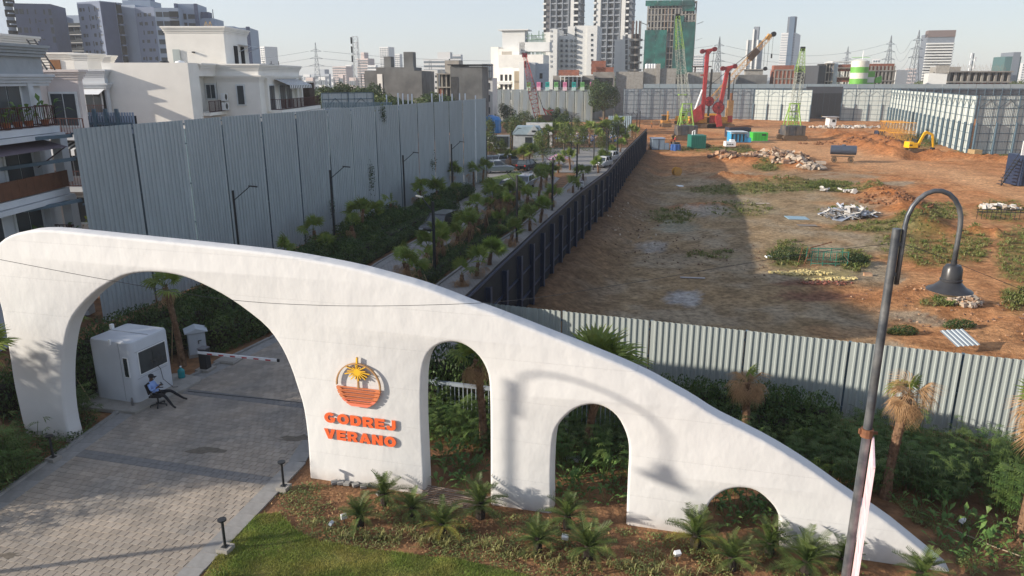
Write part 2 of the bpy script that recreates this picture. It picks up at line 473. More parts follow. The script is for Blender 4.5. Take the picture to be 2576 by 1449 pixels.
# white plaster with board joints
def gate_mat():
 m = bpy.data.materials.new('gate plaster'); m.use_nodes = True
 N = m.node_tree.nodes; L = m.node_tree.links; b = N['Principled BSDF']; b.inputs['Roughness'].default_value = .75; b.inputs['Specular IOR Level'].default_value = .25
 tc = N.new('ShaderNodeTexCoord'); sep = N.new('ShaderNodeSeparateXYZ'); L.new(tc.outputs['Object'], sep.inputs[0])
 def M(op, a, b_=None, c=None):
  n = N.new('ShaderNodeMath'); n.operation = op
  for i, q in enumerate((a, b_, c)):
   if q is None: continue
   if isinstance(q, (int, float)): n.inputs[i].default_value = q
   else: L.new(q, n.inputs[i])
  return n.outputs[0]
 pz = M('PINGPONG', M('ADD', sep.outputs[1], .30), .61)
 line = M('LESS_THAN', pz, .006)
 nz = N.new('ShaderNodeTexNoise'); nz.inputs['Scale'].default_value = 1.1; nz.inputs['Detail'].default_value = 6
 mp = N.new('ShaderNodeMapping'); mp.inputs['Scale'].default_value = (1, .7, 1)
 L.new(tc.outputs['Object'], mp.inputs[0]); L.new(mp.outputs[0], nz.inputs[0])
 v = M('ADD', M('MULTIPLY', nz.outputs[0], .09), .955)
 v = M('SUBTRACT', v, M('MULTIPLY', line, .06))
 # splash dirt near the soil
 zz = M('MULTIPLY', M('SUBTRACT', .42, sep.outputs[1]), 1.0)
 dn = N.new('ShaderNodeTexNoise'); dn.inputs['Scale'].default_value = 4; L.new(tc.outputs['Object'], dn.inputs[0])
 dirt = M('MULTIPLY', M('MAXIMUM', M('MINIMUM', zz, .4), 0), M('ADD', dn.outputs[0], .2)); 
 hs = N.new('ShaderNodeMix'); hs.data_type = 'RGBA'; hs.inputs['A'].default_value = (.61, .607, .60, 1); hs.inputs['B'].default_value = (.30, .20, .12, 1)
 L.new(dirt, hs.inputs['Factor'])
 h2_ = N.new('ShaderNodeHueSaturation'); L.new(hs.outputs['Result'], h2_.inputs['Color']); L.new(v, h2_.inputs['Value']); L.new(h2_.outputs[0], b.inputs['Base Color'])
 bn = N.new('ShaderNodeTexNoise'); bn.inputs['Scale'].default_value = 1.3; bn.inputs['Detail'].default_value = 3; L.new(mp.outputs[0], bn.inputs[0])
 bf = N.new('ShaderNodeTexNoise'); bf.inputs['Scale'].default_value = 45; L.new(tc.outputs['Object'], bf.inputs[0])
 hsum = M('ADD', M('ADD', M('MULTIPLY', bn.outputs[0], .045), M('MULTIPLY', bf.outputs[0], .0012)), M('MULTIPLY', line, -.002))
 bp = N.new('ShaderNodeBump'); bp.inputs['Distance'].default_value = 1; bp.inputs['Strength'].default_value = 1
 L.new(hsum, bp.inputs['Height']); L.new(bp.outputs[0], b.inputs['Normal'])
 return m
gme.materials.clear(); gme.materials.append(gate_mat())
gate_rot = Matrix((GT, Vector((0, 0, 1)), GN)).transposed().to_4x4()      # local x along wall, y up, z to the front
gate = thing('gateway_arch', 'long white sculpted gateway wall with one wide driveway arch and three smaller arches', 'gateway', tuple(GO))
gw = inst('wall', gme, gate)
gw.matrix_local = Matrix.Translation(-GN * (GATE_T / 2)) @ gate_rot

def gate_local(s, z, out=0.0): return GT * s + Vector((0, 0, z)) + GN * out
# sign letters ----------------------------------------------------------
orange = mat('orange red sign letter', (.85, .13, .035), .5, .05, 5)
side_m = mat('letter return', (.55, .22, .12), .6, .05, 5)
def glyph(ch, W_=.24, H_=.30):
 """heavy sans letter strokes as polygons with optional counter; returns list of outer/inner loops, x 0..w"""
 w, h, t = W_, H_, .082
 def ring(cx, cy, rx, ry, n=22, a0=0, a1=360):
  return [(cx + rx * math.cos(R(a0 + (a1 - a0) * k / n)), cy + ry * math.sin(R(a0 + (a1 - a0) * k / n))) for k in range(n + (0 if a1 - a0 == 360 else 1))]
 if ch == 'O':
  w *= 1.12
  return w, [ring(w / 2, h / 2, w / 2, h / 2 + .005), ring(w / 2, h / 2, w / 2 - t, h / 2 - t * .85)]
 if ch == 'G':
  w *= 1.10
  o = ring(w / 2, h / 2, w / 2, h / 2 + .005, 20, 42, 322); i = ring(w / 2, h / 2, w / 2 - t, h / 2 - t * .85, 20, 42, 300)
  return w, [o + [(w - .012, h * .53), (w * .52, h * .53), (w * .52, h * .36), (w - t, h * .36)] + i[::-1]]
 if ch == 'D':
  w *= 1.02
  o = [(0, 0), (w * .5, 0)] + ring(w * .5, h / 2, w * .5, h / 2, 12, -80, 80) + [(w * .5, h), (0, h)]
  i = [(t, t * .85), (w * .48, t * .85)] + ring(w * .48, h / 2, w * .52 - t, h / 2 - t * .85, 8, -75, 75) + [(w * .48, h - t * .85), (t, h - t * .85)]
  return w, [o, i]
 if ch == 'R':
  o = [(0, 0), (t, 0), (t, h * .33), (w * .42, h * .33), (w * .64, 0), (w * 1.02, 0), (w * .76, h * .38)] + ring(w * .62, h * .68, w * .36, h * .32, 8, -60, 85) + [(w * .6, h), (0, h)]
  i = [(t, h * .52), (w * .58, h * .52), (w * .66, h * .58), (w * .67, h * .72), (w * .58, h - t * .85), (t, h - t * .85)]
  return w, [o, i]
 if ch == 'E':
  w *= .92; q = t * .85
  return w, [[(0, 0), (w, 0), (w, q), (t, q), (t, h / 2 - q / 2), (w * .92, h / 2 - q / 2), (w * .92, h / 2 + q / 2), (t, h / 2 + q / 2), (t, h - q), (w, h - q), (w, h), (0, h)]]
 if ch == 'J':
  w *= .86
  return w, [[(w - t, h), (w - t, h * .36), (w * .58, h * .24), (w * .42, h * .26), (w * .36, h * .4), (0, h * .4), (w * .06, h * .12), (w * .28, -.004), (w * .62, -.004), (w * .9, h * .1), (w, h * .3), (w, h)]]
 if ch == 'V':
  w *= 1.1
  return w, [[(w * .34, 0), (w * .66, 0), (w, h), (w - t * 1.1, h), (w * .5, h * .3), (t * 1.1, h), (0, h)]]
 if ch == 'A':
  w *= 1.12
  return w, [[(0, 0), (t * 1.1, 0), (w * .33, h * .2), (w * .67, h * .2), (w - t * 1.1, 0), (w, 0), (w * .66, h), (w * .34, h)], [(w * .41, h * .40), (w * .59, h * .40), (w * .5, h * .70)]]
 if ch == 'N':
  return w * 1.03, [[(0, 0), (t, 0), (t, h * .56), (w * 1.03 - t, 0), (w * 1.03, 0), (w * 1.03, h), (w * 1.03 - t, h), (w * 1.03 - t, h * .44), (t, h), (0, h)]]
def extrude_loops(loops, th, name, mats):
 c = bpy.data.curves.new(name, 'CURVE'); c.dimensions = '2D'; c.fill_mode = 'BOTH'; c.extrude = th / 2
 for lp in loops:
  s_ = c.splines.new('POLY'); s_.points.add(len(lp) - 1); s_.use_cyclic_u = True
  for i, (a, b) in enumerate(lp): s_.points[i].co = (a, b, 0, 1)
 o = bpy.data.objects.new('tmp', c); COL.objects.link(o)
 me = bpy.data.meshes.new_from_object(o.evaluated_get(bpy.context.evaluated_depsgraph_get())); bpy.data.objects.remove(o)
 me.name = name; me.materials.clear()
 for m in mats: me.materials.append(m)
 me.polygons.foreach_set('material_index', [0 if abs(p.normal.z) > .5 else 1 for p in me.polygons])
 me.polygons.foreach_set('use_smooth', [False] * len(me.polygons))
 return me
def on_gate(o, s, z, out, rot=0):
 o.matrix_local = Matrix.Translation(gate_local(s, z, out)) @ gate_rot @ Matrix.Rotation(rot, 4, 'Z')
def measured(x, y): return gp(x, y)
sign = thing('sign_lettering', 'raised orange red two line name lettering on the white gateway wall', 'sign', tuple(GO))
a0 = measured(822, 1057); a1 = measured(998, 1079); b0 = measured(822, 1113); b1 = measured(999, 1121)
for word, p0, p1, zb in (('GODREJ', measured(820, 1062), measured(998, 1078), None), ('VERANO', measured(820, 1101), measured(999, 1121), None)):
 gl = [glyph(c) for c in word]; gap = .035
 tot = sum(g[0] for g in gl) + gap * (len(word) - 1)
 span = p1[0] - p0[0]; k = span / tot
 x = p0[0]; slope = (p1[1] - p0[1]) / span
 for c, (w, loops) in zip(word, gl):
  me = extrude_loops([[(a * k, b * 1.0 * 1.08) for a, b in lp] for lp in loops], .035, 'letter', [orange, side_m])
  o = inst('letter', me, sign); pass
  on_gate(o, x, (p0[1] + p1[1]) / 2 - .0, .062)
  x += (w + gap) * k
# round emblem: ring, palm, stripes ---------------------------------------
emb = thing('round_emblem', 'round yellow and copper palm tree emblem above the orange lettering', 'emblem', tuple(GO))
yel = mat('emblem yellow', (.80, .46, .03), .45, .05, 5); bronze = mat('emblem bronze', (.42, .24, .11), .45, .08, 5); cop = mat('emblem copper', (.62, .20, .085), .5, .06, 5); cop2 = mat('emblem coral', (.80, .20, .12), .5, .05, 5)
def e3(x, y): return gp(805 + x * .2, 869.4 + y * .2)            # from the close-up crop
cs, cz = e3(500, 490); rs = .5 * (e3(778, 560)[0] - e3(222, 470)[0]); rz_ = rs
loopO = []; n = 40
a0r, a1r = R(-8), R(182)
outer_r = [(rs * math.cos(a0r + (a1r - a0r) * k / n), rz_ * math.sin(a0r + (a1r - a0r) * k / n)) for k in range(n + 1)]
inner_r = [(q[0] * .95, q[1] * .95) for q in outer_r]
o = inst('ring', extrude_loops([outer_r + inner_r[::-1]], .07, 'ring', [bronze, bronze]), emb); on_gate(o, cs, cz, .09)
for k in range(5):                                              # water lines, each a lens of two bars
 z1 = -.03 - rs * (.06 + .175 * k); z0 = z1 - rs * .13
 def xw(z): return math.sqrt(max(rs * rs - z * z, .0001))
 xl, xr = xw(z1), xw(z1); xl2 = xw(z0)
 sh = rs * .0
 lp = [(-xl, z1), (xr, z1), (xl2, z0), (-xl2, z0)]
 me = extrude_loops([lp] + ([[(-xl * .84, z1 - .018), (xl * .80, z1 - .018), (xl2 * .74, z0 + .014), (-xl2 * .74, z0 + .014)]] if k < 4 else []), .07, 'water_line', [cop if k < 3 else cop2, cop])
 o = inst('water_line', me, emb); on_gate(o, cs, cz, .09)
tk = [(-.022, -.10), (.024, -.10), (.02, .38), (-.016, .38)]
o = inst('palm_trunk', extrude_loops([tk], .07, 'palm_trunk', [bronze, bronze]), emb); on_gate(o, cs, cz, .09)
hub = (0.0, .44)
star = []
for k in range(16):
 a = 2 * math.pi * k / 16 + .1; ln = (.40, .30, .44, .33)[k % 4] * (1 if math.sin(a) > -.6 else .75)
 dx, dy = math.cos(a), math.sin(a); px, py = -dy, dx
 star += [(hub[0] + dx * .09 - px * .017, hub[1] + dy * .09 - py * .017), (hub[0] + dx * ln - px * .016, hub[1] + dy * ln * .72 - .06 - py * .016),
    (hub[0] + dx * ln + px * .014, hub[1] + dy * ln * .72 - .06 + py * .014), (hub[0] + dx * .09 + px * .015, hub[1] + dy * .09 + py * .015)]
o = inst('palm_crown', extrude_loops([star], .07, 'palm_crown', [yel, bronze]), emb); on_gate(o, cs, cz, .10)
tip = [(-.03, .5), (-.03, .75), (.0, 1.04), (.045, 1.03), (.03, .75), (.03, .5)]
o = inst('top_spike', extrude_loops([[(a - .01, b * .86) for a, b in tip]], .07, 'top_spike', [yel, bronze]), emb); on_gate(o, cs, cz, .09)
# ---------------------------------------------------------------- corrugated hoardings
def ribbed(width, height, rib, depth=.045, ratio=.45, back=False):
 """sheet along +x from 0, front towards -y, z 0..height"""
 xs = []; x = 0.0
 top_w = rib * ratio; sl = rib * .10
 prof = [(0, 0)]
 while x < width - 1e-4:
  for dx, y in ((0, 0), (rib - top_w - 2 * sl, 0), (rib - top_w - sl, -depth), (rib - sl, -depth)):
   if x + dx > width: break
   prof.append((x + dx, y))
  x += rib
 prof.append((width, 0))
 pr = [prof[0]]
 for q in prof[1:]:
  if q[0] - pr[-1][0] > 1e-4: pr.append(q)
 mb = MB(); n = len(pr)
 mb.add([(a, b, 0) for a, b in pr] + [(a, b, height) for a, b in pr], [(i, i + 1, n + i + 1, n + i) for i in range(n - 1)])
 return mb
wall_top = [(183, 325), (333, 313), (463, 303), (573, 293), (665, 287), (750, 281), (815, 277), (875, 272), (925, 268.5), (1000, 264), (1090, 257.5), (1222, 248)]
wpts = [G(x, y, 9.7) for x, y in wall_top]
pl = [(p.x, p.y) for p in wpts]
bigw = thing('tin_hoarding', 'very tall grey corrugated tin wall running along the left of the road', 'wall', (pl[0][0], pl[0][1], 0))
seg = walk(pl, 3.92); seg_pts = [s_[0] for s_ in seg] + [Vector((pl[-1][0], pl[-1][1], 0))]
for a, b in zip(seg_pts, seg_pts[1:]):
 d = b - a; w = d.length - (.15 if d.length > 1 else 0)
 mb = ribbed(w, 9.72, .30, .06, .28)
 o = mb.build('tin_sheet', TIN, bigw); o.location = a - seg_pts[0]; o.rotation_euler = (0, 0, math.atan2(d.y, d.x))
steel = MB()
for i, p in enumerate(seg_pts):
 d = (seg_pts[min(i + 1, len(seg_pts) - 1)] - seg_pts[max(i - 1, 0)]).normalized(); nrm = Vector((-d.y, d.x, 0))
 q = p + nrm * .35 + d * .4
 if i > 0: steel.box((q.x, q.y, 4.6), (.18, .18, 9.2), math.atan2(d.y, d.x))
for z in (1.5, 3.8, 6.1, 8.4, 9.5):
 for a, b in zip(seg_pts, seg_pts[1:]):
  d = (b - a).normalized(); nrm = Vector((-d.y, d.x, 0))
  steel.beam(a + nrm * .12 + Vector((0, 0, z)), b + nrm * .12 + Vector((0, 0, z)), .08)
steel.build('support_frame', STEEL_BLUE, bigw, world=True)
# three rails sticking out of its near end, in front of the villa
d0 = (seg_pts[1] - seg_pts[0]).normalized()
for (ex, ey, zz, hx, hy) in ((181, 341, 0, 16, 355), (190, 399, 0, -30, 430), (205, 503, 0, 57, 531)):
 a = W(ex, ey, 35.6); b = W(hx, hy, 33.4)
 m_ = MB().beam(a, b, .16, .16); m_.build('stub_rail', STEEL_BLUE, bigw, world=True)

def framed_wall(name, label, a, b, h, z0, panel=3.0, rib=.25, m=TIN_LIT, front_frame=True, posts=True, purlins=7, lower=True, end_post=True, group=None):
 """a=left end, b=right end seen from the camera; frame faces the camera"""
 a = Vector((a[0], a[1], z0)); b = Vector((b[0], b[1], z0)); d = b - a; L_ = d.length; dn = d / L_
 t = thing(name, label, 'wall', tuple(a), 0, group)
 n = max(1, round(L_ / panel)); w = L_ / n; ang = math.atan2(dn.y, dn.x)
 me = ribbed(w - .05, h, rib, .04, .35).mesh('tin_sheet', m)
 for i in range(n):
  inst('tin_sheet', me, t, tuple(dn * (w * i)), (0, 0, ang))
 if front_frame:
  front = Vector((dn.y, -dn.x, 0))
  pm = MB().box((0, -.14, h / 2), (.12, .12, h)).mesh('post', STEEL_BLUE)
  bm_ = MB().box((0, -.36, h * .27), (.26, .34, h * .54)).mesh('buttress_post', STEEL_BLUE)
  for i in range(n + 1):
   inst('post', pm, t, tuple(dn * (w * i)), (0, 0, ang))
   if lower: inst('buttress_post', bm_, t, tuple(dn * (w * i)), (0, 0, ang))
  rail = MB()
  for k in range(purlins):
   z = h * (k + .5) / purlins
   rail.box((L_ / 2, -.07, z), (L_, .05, .09))
  rail.box((L_ / 2, -.0, h + .03), (L_, .16, .10))
  for i in range(n * 2):
   rail.box(((i + .5) * w / 2, -.065, h / 2), (.045, .04, h))
  o = rail.build('rail_grid', STEEL_BLUE, t); o.rotation_euler = (0, 0, ang)
  br = MB()
  for i in range(n):
   for (x0, x1) in ((0, .5), (1, .5)):
    br.beam((w * (i + x0), -.12, h * .78), (w * (i + x1), -.12, h * .94), .06)
  o = br.build('brace', STEEL_BLUE, t); o.rotation_euler = (0, 0, ang)
 return t
# near corrugated hoarding right behind the gateway garden
TFH = 3.0
ta, tb = Vector((*TIN_FENCE[0], 0)), Vector((*TIN_FENCE[1], 0)); td = (tb - ta).normalized()
nf = thing('corrugated_hoarding', 'low pale corrugated fence between the planted bed and the dirt site', 'fence', tuple(ta))
W_ = 3.55; n = int((tb - ta).length / W_) + 3
fme = ribbed(W_ - .07, TFH, .232, .05, .22).mesh('tin_sheet', mat('pale near tin', (.36, .395, .38), .5, .07, 1.5, rand=.05, stretch=(2, 2, .25), metal=.2))
for i in range(n): inst('tin_sheet', fme, nf, tuple(td * (W_ * i)), (0, 0, math.atan2(td.y, td.x)))
st = MB()
L_ = W_ * n
for z in (.4, 1.5, 2.6): st.box((L_ / 2, .08, z), (L_, .06, .08))
for i in range(n + 1): st.box((W_ * i, .18, TFH / 2), (.1, .1, TFH - .1))
o = st.build('support_frame', STEEL_BLUE, nf); o.rotation_euler = (0, 0, math.atan2(td.y, td.x))

# dark fence with posts on the site side
df = thing('dark_hoarding', 'long dark navy ribbed fence with steel posts between the path and the dirt site', 'fence', (*DARK_FENCE[0], 0))
pts = walk(DARK_FENCE, 2.92)
pp = [p for p, h in pts] + [Vector((*DARK_FENCE[-1], 0))]
post_me = MB().box((0, -.02, 0), (.30, .03, 3.7)).box((0, -.28, 0), (.30, .03, 3.7)).box((0, -.15, 0), (.03, .24, 3.7)).mesh('post', NAVY)
for i, (a, b) in enumerate(zip(pp, pp[1:])):
 d = b - a
 if d.length < .3: continue
 ang = math.atan2(d.y, d.x)
 o = ribbed(d.length, 3.95, .16, .04, .4).build('dark_sheet', BLACK_TIN, df); o.location = a - pp[0]; o.rotation_euler = (0, 0, ang)
 q = inst('post', post_me, df, tuple(a - pp[0] + Vector((0, 0, 1.65))), (0, 0, ang))
 r_ = MB()
 for z in (.9, 2.3, 3.82): r_.beam((0, -.07, z), (d.length, -.07, z), .07, .10)
 o = r_.build('rail', NAVY, df); o.location = a - pp[0]; o.rotation_euler = (0, 0, ang)

# far walls round the construction site
FZ = -.8
cA, cB = G(2441, 388, FZ), G(2225, 318, FZ); cR = Vector((98.5, 133.5, 0))
framed_wall('site_hoarding', 'pale framed hoarding at the far right corner facing the camera beside the green bushes', (80.79, 130.4), (cA.x + 40, 133), 10.0, FZ, 3.6, .3, purlins=7, lower=True)
framed_wall('site_hoarding', 'long pale framed hoarding receding behind the yellow mast sections and excavator', (104.2, 207.5), (80.6, 130.6), 9.9, FZ, 4.0, .3, purlins=7)
def W2(x, y, z): return G(x, y, z)
e0 = G(2112, 303, FZ); e1 = G(2231, 306, FZ)
framed_wall('site_hoarding', 'pale framed hoarding behind the small white guard cabin', (e0.x, e0.y), (e1.x + 2, e1.y), 9.6, FZ, 4.2, .3)
e2 = G(1893, 301, FZ); e3_ = G(2036, 306, FZ)
framed_wall('site_hoarding', 'pale framed hoarding between the yellow rig and the dark opening', (e2.x, e2.y), (e3_.x, e3_.y), 9.4, FZ, 4.2, .3)
e4 = G(1567, 301, FZ); e5 = G(1890, 300, FZ)
framed_wall('site_hoarding', 'grey blue framed hoarding behind the red drilling rigs', (e4.x, e4.y), (e5.x, e5.y), 9.6, FZ, 4.2, .3, m=TIN, lower=False)
# dark gate and back wall
g0 = G(2030, 300, FZ); g1 = G(2122, 300, FZ)
dg_ = thing('dark_site_gate', 'tall black tin gate recessed between the two pale hoardings', 'gate', (g0.x, g0.y, FZ))
w = (g1.x - g0.x) / 6
for i in range(6):
 ribbed(w - .06, 8.2, .3, .04, .4).build('dark_sheet', BLACK_TIN, dg_).location = (w * i, 3, 0)
tag(MB().box(((g1.x - g0.x) / 2, 3.4, 9.2), (g1.x - g0.x, .5, 2.2)).build('lintel', mat('dark grey tin', (.07, .075, .085), .6), dg_))
# long back hoarding, dark below and pale strip on top
bw = thing('back_hoarding', 'long dark back hoarding with a pale top strip behind the dirt site', 'wall', (60, 257, FZ))
fm = mat('pale strip tin', (.30, .35, .37), .5, .08, .5); fmd = mat('slate tin', (.075, .082, .095), .55, .1, .5)
xa, xb = W(1620, 213, 257).x, W(2576, 213, 247).x
nb_ = 28
for i in range(nb_):
 x0 = lerp(xa, xb + 30, i / nb_); x1 = lerp(xa, xb + 30, (i + 1) / nb_); y0 = lerp(257, 247, i / nb_); y1 = lerp(257, 247, (i + 1) / nb_)
 mb = MB().beam((x0, y0, 4.0), (x1 - .1, y1, 4.0), .1, 9.2, up=(0, 1, 0)); mb.v = [(v[0], v[1], v[2]) for v in mb.v]
 MB().add([(x0, y0, -.9), (x1 - .1, y1, -.9), (x1 - .1, y1, 8.9), (x0, y0, 8.9)], [(0, 1, 2, 3)]).build('dark_sheet', fmd, bw, world=True)
 MB().add([(x0, y0 + .4, 8.3), (x1 - .1, y1 + .4, 8.3), (x1 - .1, y1 + .4, 10.3), (x0, y0 + .4, 10.3)], [(0, 1, 2, 3)]).build('tin_sheet', fm, bw, world=True)
sg = MB()
for i in range(nb_ * 2 + 1):
 x0 = lerp(xa, xb + 30, i / nb_ / 2); y0 = lerp(257, 247, i / nb_ / 2)
 sg.box((x0, y0 - .2, 4.3), (.2, .2, 9.4))
for z in (2, 4, 6, 7.4, 8.5): sg.beam((xa, 256.8, z), (xb + 30, 246.8, z), .14)
sg.build('frame', STEEL_BLUE, bw, world=True)
# far left tin wall with flags above
f0, f1 = W(1125, 229, 217), W(1493, 227, 217)
fw = thing('far_tin_wall', 'broad weathered tin wall under the coloured flags beyond the garden', 'wall', (f0.x, 217, 0))
n = 16; w = (f1.x - f0.x) / n
weath = mat('weathered tin', (.40, .43, .39), .6, .10, .8, col2=(.34, .40, .42), stretch=(3, 3, .15), rand=.06, mix=(.45, .55))
me = ribbed(w - .12, 9.05, .32, .05, .35).mesh('tin_sheet', weath)
for i in range(n): inst('tin_sheet', me, fw, (w * i, 0, 0), (0, 0, 0))
MB().box(((f1.x - f0.x) / 2, .2, 8.8), (f1.x - f0.x, .1, .1)).box(((f1.x - f0.x) / 2, .2, 3), (f1.x - f0.x, .1, .1)).build('support_frame', STEEL_BLUE, fw)
# ------------------------------------------------------------------ the dirt site (height field)
def seg_d(p, a, b):
 ax, ay = a; bx, by = b; dx, dy = bx - ax, by - ay
 t = max(0, min(1, ((p[0] - ax) * dx + (p[1] - ay) * dy) / (dx * dx + dy * dy + 1e-9)))
 return math.hypot(p[0] - ax - t * dx, p[1] - ay - t * dy)
def gz(*q): 
 v = G(q[0], q[1], -.8); return (v.x, v.y)
RIDGES = [  # polyline (photo points on the ground), height, half width
 ([gz(2094, 340), gz(2135, 350), gz(2180, 368), gz(2257, 392)], 1.3, 3.4),
 ([gz(2150, 338), gz(2200, 348), gz(2262, 372)], .9, 2.6),
 ([gz(2326, 388), gz(2380, 392), gz(2430, 398), gz(2500, 402), gz(2590, 410)], .8, 2.2),
 ([gz(1815, 402), gz(1870, 408), gz(1940, 412), gz(2010, 424)], .9, 3.0),
 ([gz(1830, 450), gz(1900, 455), gz(1990, 458)], .75, 2.6),
 ([gz(2185, 470), gz(2240, 500), gz(2290, 540), gz(2320, 575)], .85, 2.6),
 ([gz(2455, 585), gz(2495, 590)], .55, 1.1),
 ([gz(1735, 525), gz(1800, 520)], .35, 2.0),
 ([gz(1700, 300), gz(1850, 303)], .5, 2.5),
]
TRENCH = [([gz(2300, 398), gz(2345, 400)], .9, 1.8), ([gz(2130, 352), gz(2255, 385)], .6, 1.2)]
def site_h(x, y):
 h = -.8
 n = mnoise.noise(Vector((x * .12, y * .12, 0))) * .25 + mnoise.noise(Vector((x * .5, y * .5, 3))) * .09 + mnoise.noise(Vector((x * 1.6, y * 1.6, 5))) * .035
 d = max(0, x - pl_at(DARK_FENCE, y)) if 29.3 < y < 127 else 99
 if d < 4.5:
  w = max(0, 1 - max(0, d - .4) / (3.6 + mnoise.noise(Vector((y * .25, 0, 0))) * 1.5)); h += 1.05 * w * w * (3 - 2 * w)
  h += mnoise.noise(Vector((x * 1.3, y * 1.3, 9))) * .22 * w
 m = 0
 for pl_, hh, ww in RIDGES:
  dd = min(seg_d((x, y), a, b) for a, b in zip(pl_, pl_[1:]))
  if dd < ww * 2.2:
   k = math.exp(-(dd / ww) ** 2 * 1.6); m = max(m, hh * k * (1 + .5 * mnoise.noise(Vector((x * .45, y * .45, 1)))))
   h += mnoise.noise(Vector((x * 1.1, y * 1.1, 7))) * .42 * k
 h += m
 for pl_, hh, ww in TRENCH:
  dd = min(seg_d((x, y), a, b) for a, b in zip(pl_, pl_[1:]))
  if dd < ww * 2: h -= hh * math.exp(-(dd / ww) ** 2 * 1.5)
 # wheel ruts
 rr = math.sin((x * .35 - y * .94) * 1.9 + 2 * mnoise.noise(Vector((x * .05, y * .05, 4)))) 
 h += .035 * rr * max(0, mnoise.noise(Vector((x * .06, y * .06, 11))) + .25) * 2
 return h + n * .7
def inpoly(px, py, poly):
 c = False; n = len(poly)
 for i in range(n):
  x1, y1 = poly[i]; x2, y2 = poly[(i + 1) % n]
  if (y1 > py) != (y2 > py) and px < (x2 - x1) * (py - y1) / (y2 - y1) + x1: c = not c
 return c
def proj(x, y, z=-.8):
 dz = CAM_H - z; zc = y * CP + dz * SP; yc = dz * CP - y * SP
 return (CX + FPX * x / zc, CY + FPX * yc / zc)
GREEN = [(1850, 478, 110, 12, .75), (1990, 470, 110, 12, .95), (2080, 466, 60, 9, .9), (2150, 478, 70, 8, .5), (2290, 600, 90, 45, .6), (2345, 640, 60, 30, .55), (2230, 570, 120, 14, .9),
   (1985, 640, 50, 32, .8), (2150, 655, 40, 28, .6), (1690, 545, 60, 18, .6), (1860, 528, 80, 20, .45), (2560, 640, 50, 70, .8), (2440, 620, 45, 40, .6), (1760, 375, 90, 8, .5), (1930, 420, 36, 9, .7),
   (2310, 355, 50, 18, .8), (2480, 385, 80, 10, .9), (2370, 535, 50, 20, .7), (2520, 530, 60, 25, .6), (2560, 750, 40, 30, .5), (1790, 640, 60, 10, .3), (1840, 380, 60, 6, .7), (2380, 760, 60, 12, .7), (2260, 835, 14, 6, .8), (2120, 530, 60, 10, .5)]
def zone_col(x, y):
 px, py = proj(x, y)
 n1 = mnoise.noise(Vector((x * .22, y * .22, 2))); n2 = mnoise.noise(Vector((x * .7, y * .7, 8))); n3 = mnoise.noise(Vector((x * 2.2, y * 2.2, 4)))
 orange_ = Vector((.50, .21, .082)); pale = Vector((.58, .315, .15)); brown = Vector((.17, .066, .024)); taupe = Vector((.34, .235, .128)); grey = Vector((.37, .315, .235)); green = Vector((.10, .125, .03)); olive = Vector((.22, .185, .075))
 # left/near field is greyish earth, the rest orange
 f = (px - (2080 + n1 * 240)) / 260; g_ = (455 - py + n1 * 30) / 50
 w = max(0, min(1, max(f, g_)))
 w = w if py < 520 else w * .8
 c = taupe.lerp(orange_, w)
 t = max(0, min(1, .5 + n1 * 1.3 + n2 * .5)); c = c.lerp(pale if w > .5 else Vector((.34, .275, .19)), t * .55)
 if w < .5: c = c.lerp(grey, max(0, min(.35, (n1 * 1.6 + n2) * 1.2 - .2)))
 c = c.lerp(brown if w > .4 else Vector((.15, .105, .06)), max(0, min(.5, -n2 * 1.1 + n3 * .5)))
 # compacted haul road
 for a, b, wd in (((1900, 345), (2150, 400), 26), ((2150, 400), (2576, 470), 26), ((2400, 440), (2576, 500), 16), ((1680, 320), (2000, 330), 10)):
  d = seg_d((px, py * 1.0), a, b)
  if d < wd: c = c.lerp(Vector((.60, .34, .175)), .7 * (1 - (d / wd) ** 2))
 for pl_, hh, ww in RIDGES:
  dd = min(seg_d((x, y), a, b) for a, b in zip(pl_, pl_[1:]))
  if dd < ww * 1.4: c = c.lerp(Vector((.40, .145, .045)), .75 * (1 - dd / ww / 1.4) + .1)
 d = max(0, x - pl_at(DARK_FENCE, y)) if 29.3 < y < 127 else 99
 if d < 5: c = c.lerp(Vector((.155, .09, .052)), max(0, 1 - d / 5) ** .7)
 for gx, gy, rx, ry, s in GREEN:
  e = ((px - gx) / rx) ** 2 + ((py - gy) / ry) ** 2
  if e < 1.8:
   k = s * max(0, 1.15 - e * .62 + n2 * .8 + n3 * .5)
   c = c.lerp(green.lerp(olive, .5 + n1), min(.75, max(0, k)))
 for gx, gy, rx, ry, cc in ((1720, 750, 50, 22, (.42, .42, .42)), (2030, 715, 90, 12, (.16, .06, .04)), (2060, 745, 110, 14, (.19, .085, .06)), (1700, 570, 60, 16, (.30, .29, .22)), (2070, 690, 90, 14, (.34, .28, .12)), (1770, 535, 70, 14, (.40, .36, .30)), (1640, 620, 40, 14, (.36, .34, .31))):
  e = ((px - gx) / rx) ** 2 + ((py - gy) / ry) ** 2
  if e < 1.4: c = c.lerp(Vector(cc), max(0, min(.75, 1 - e * .75 + n3 * .6 + n2 * .4)))
 return c
def site_x0(y): return (29.3 - y) / .3535 - 1.4 if y < 29.3 else pl_at(DARK_FENCE, max(y, 29.35)) + .02
NV, NU = 250, 250
vs, fs, cols = [], [], []
for j in range(NV + 1):
 y = 19.5 * (262 / 19.5) ** (j / NV)
 xl = site_x0(y) if y < 128 else lerp(23, 30, (y - 128) / 134)
 xr = .8 * y + 26
 for i in range(NU + 1):
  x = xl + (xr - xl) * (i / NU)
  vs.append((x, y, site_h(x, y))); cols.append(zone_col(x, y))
for j in range(NV):
 for i in range(NU):
  a = j * (NU + 1) + i; fs.append((a, a + 1, a + NU + 2, a + NU + 1))
me = bpy.data.meshes.new('site_ground'); me.from_pydata(vs, [], fs)
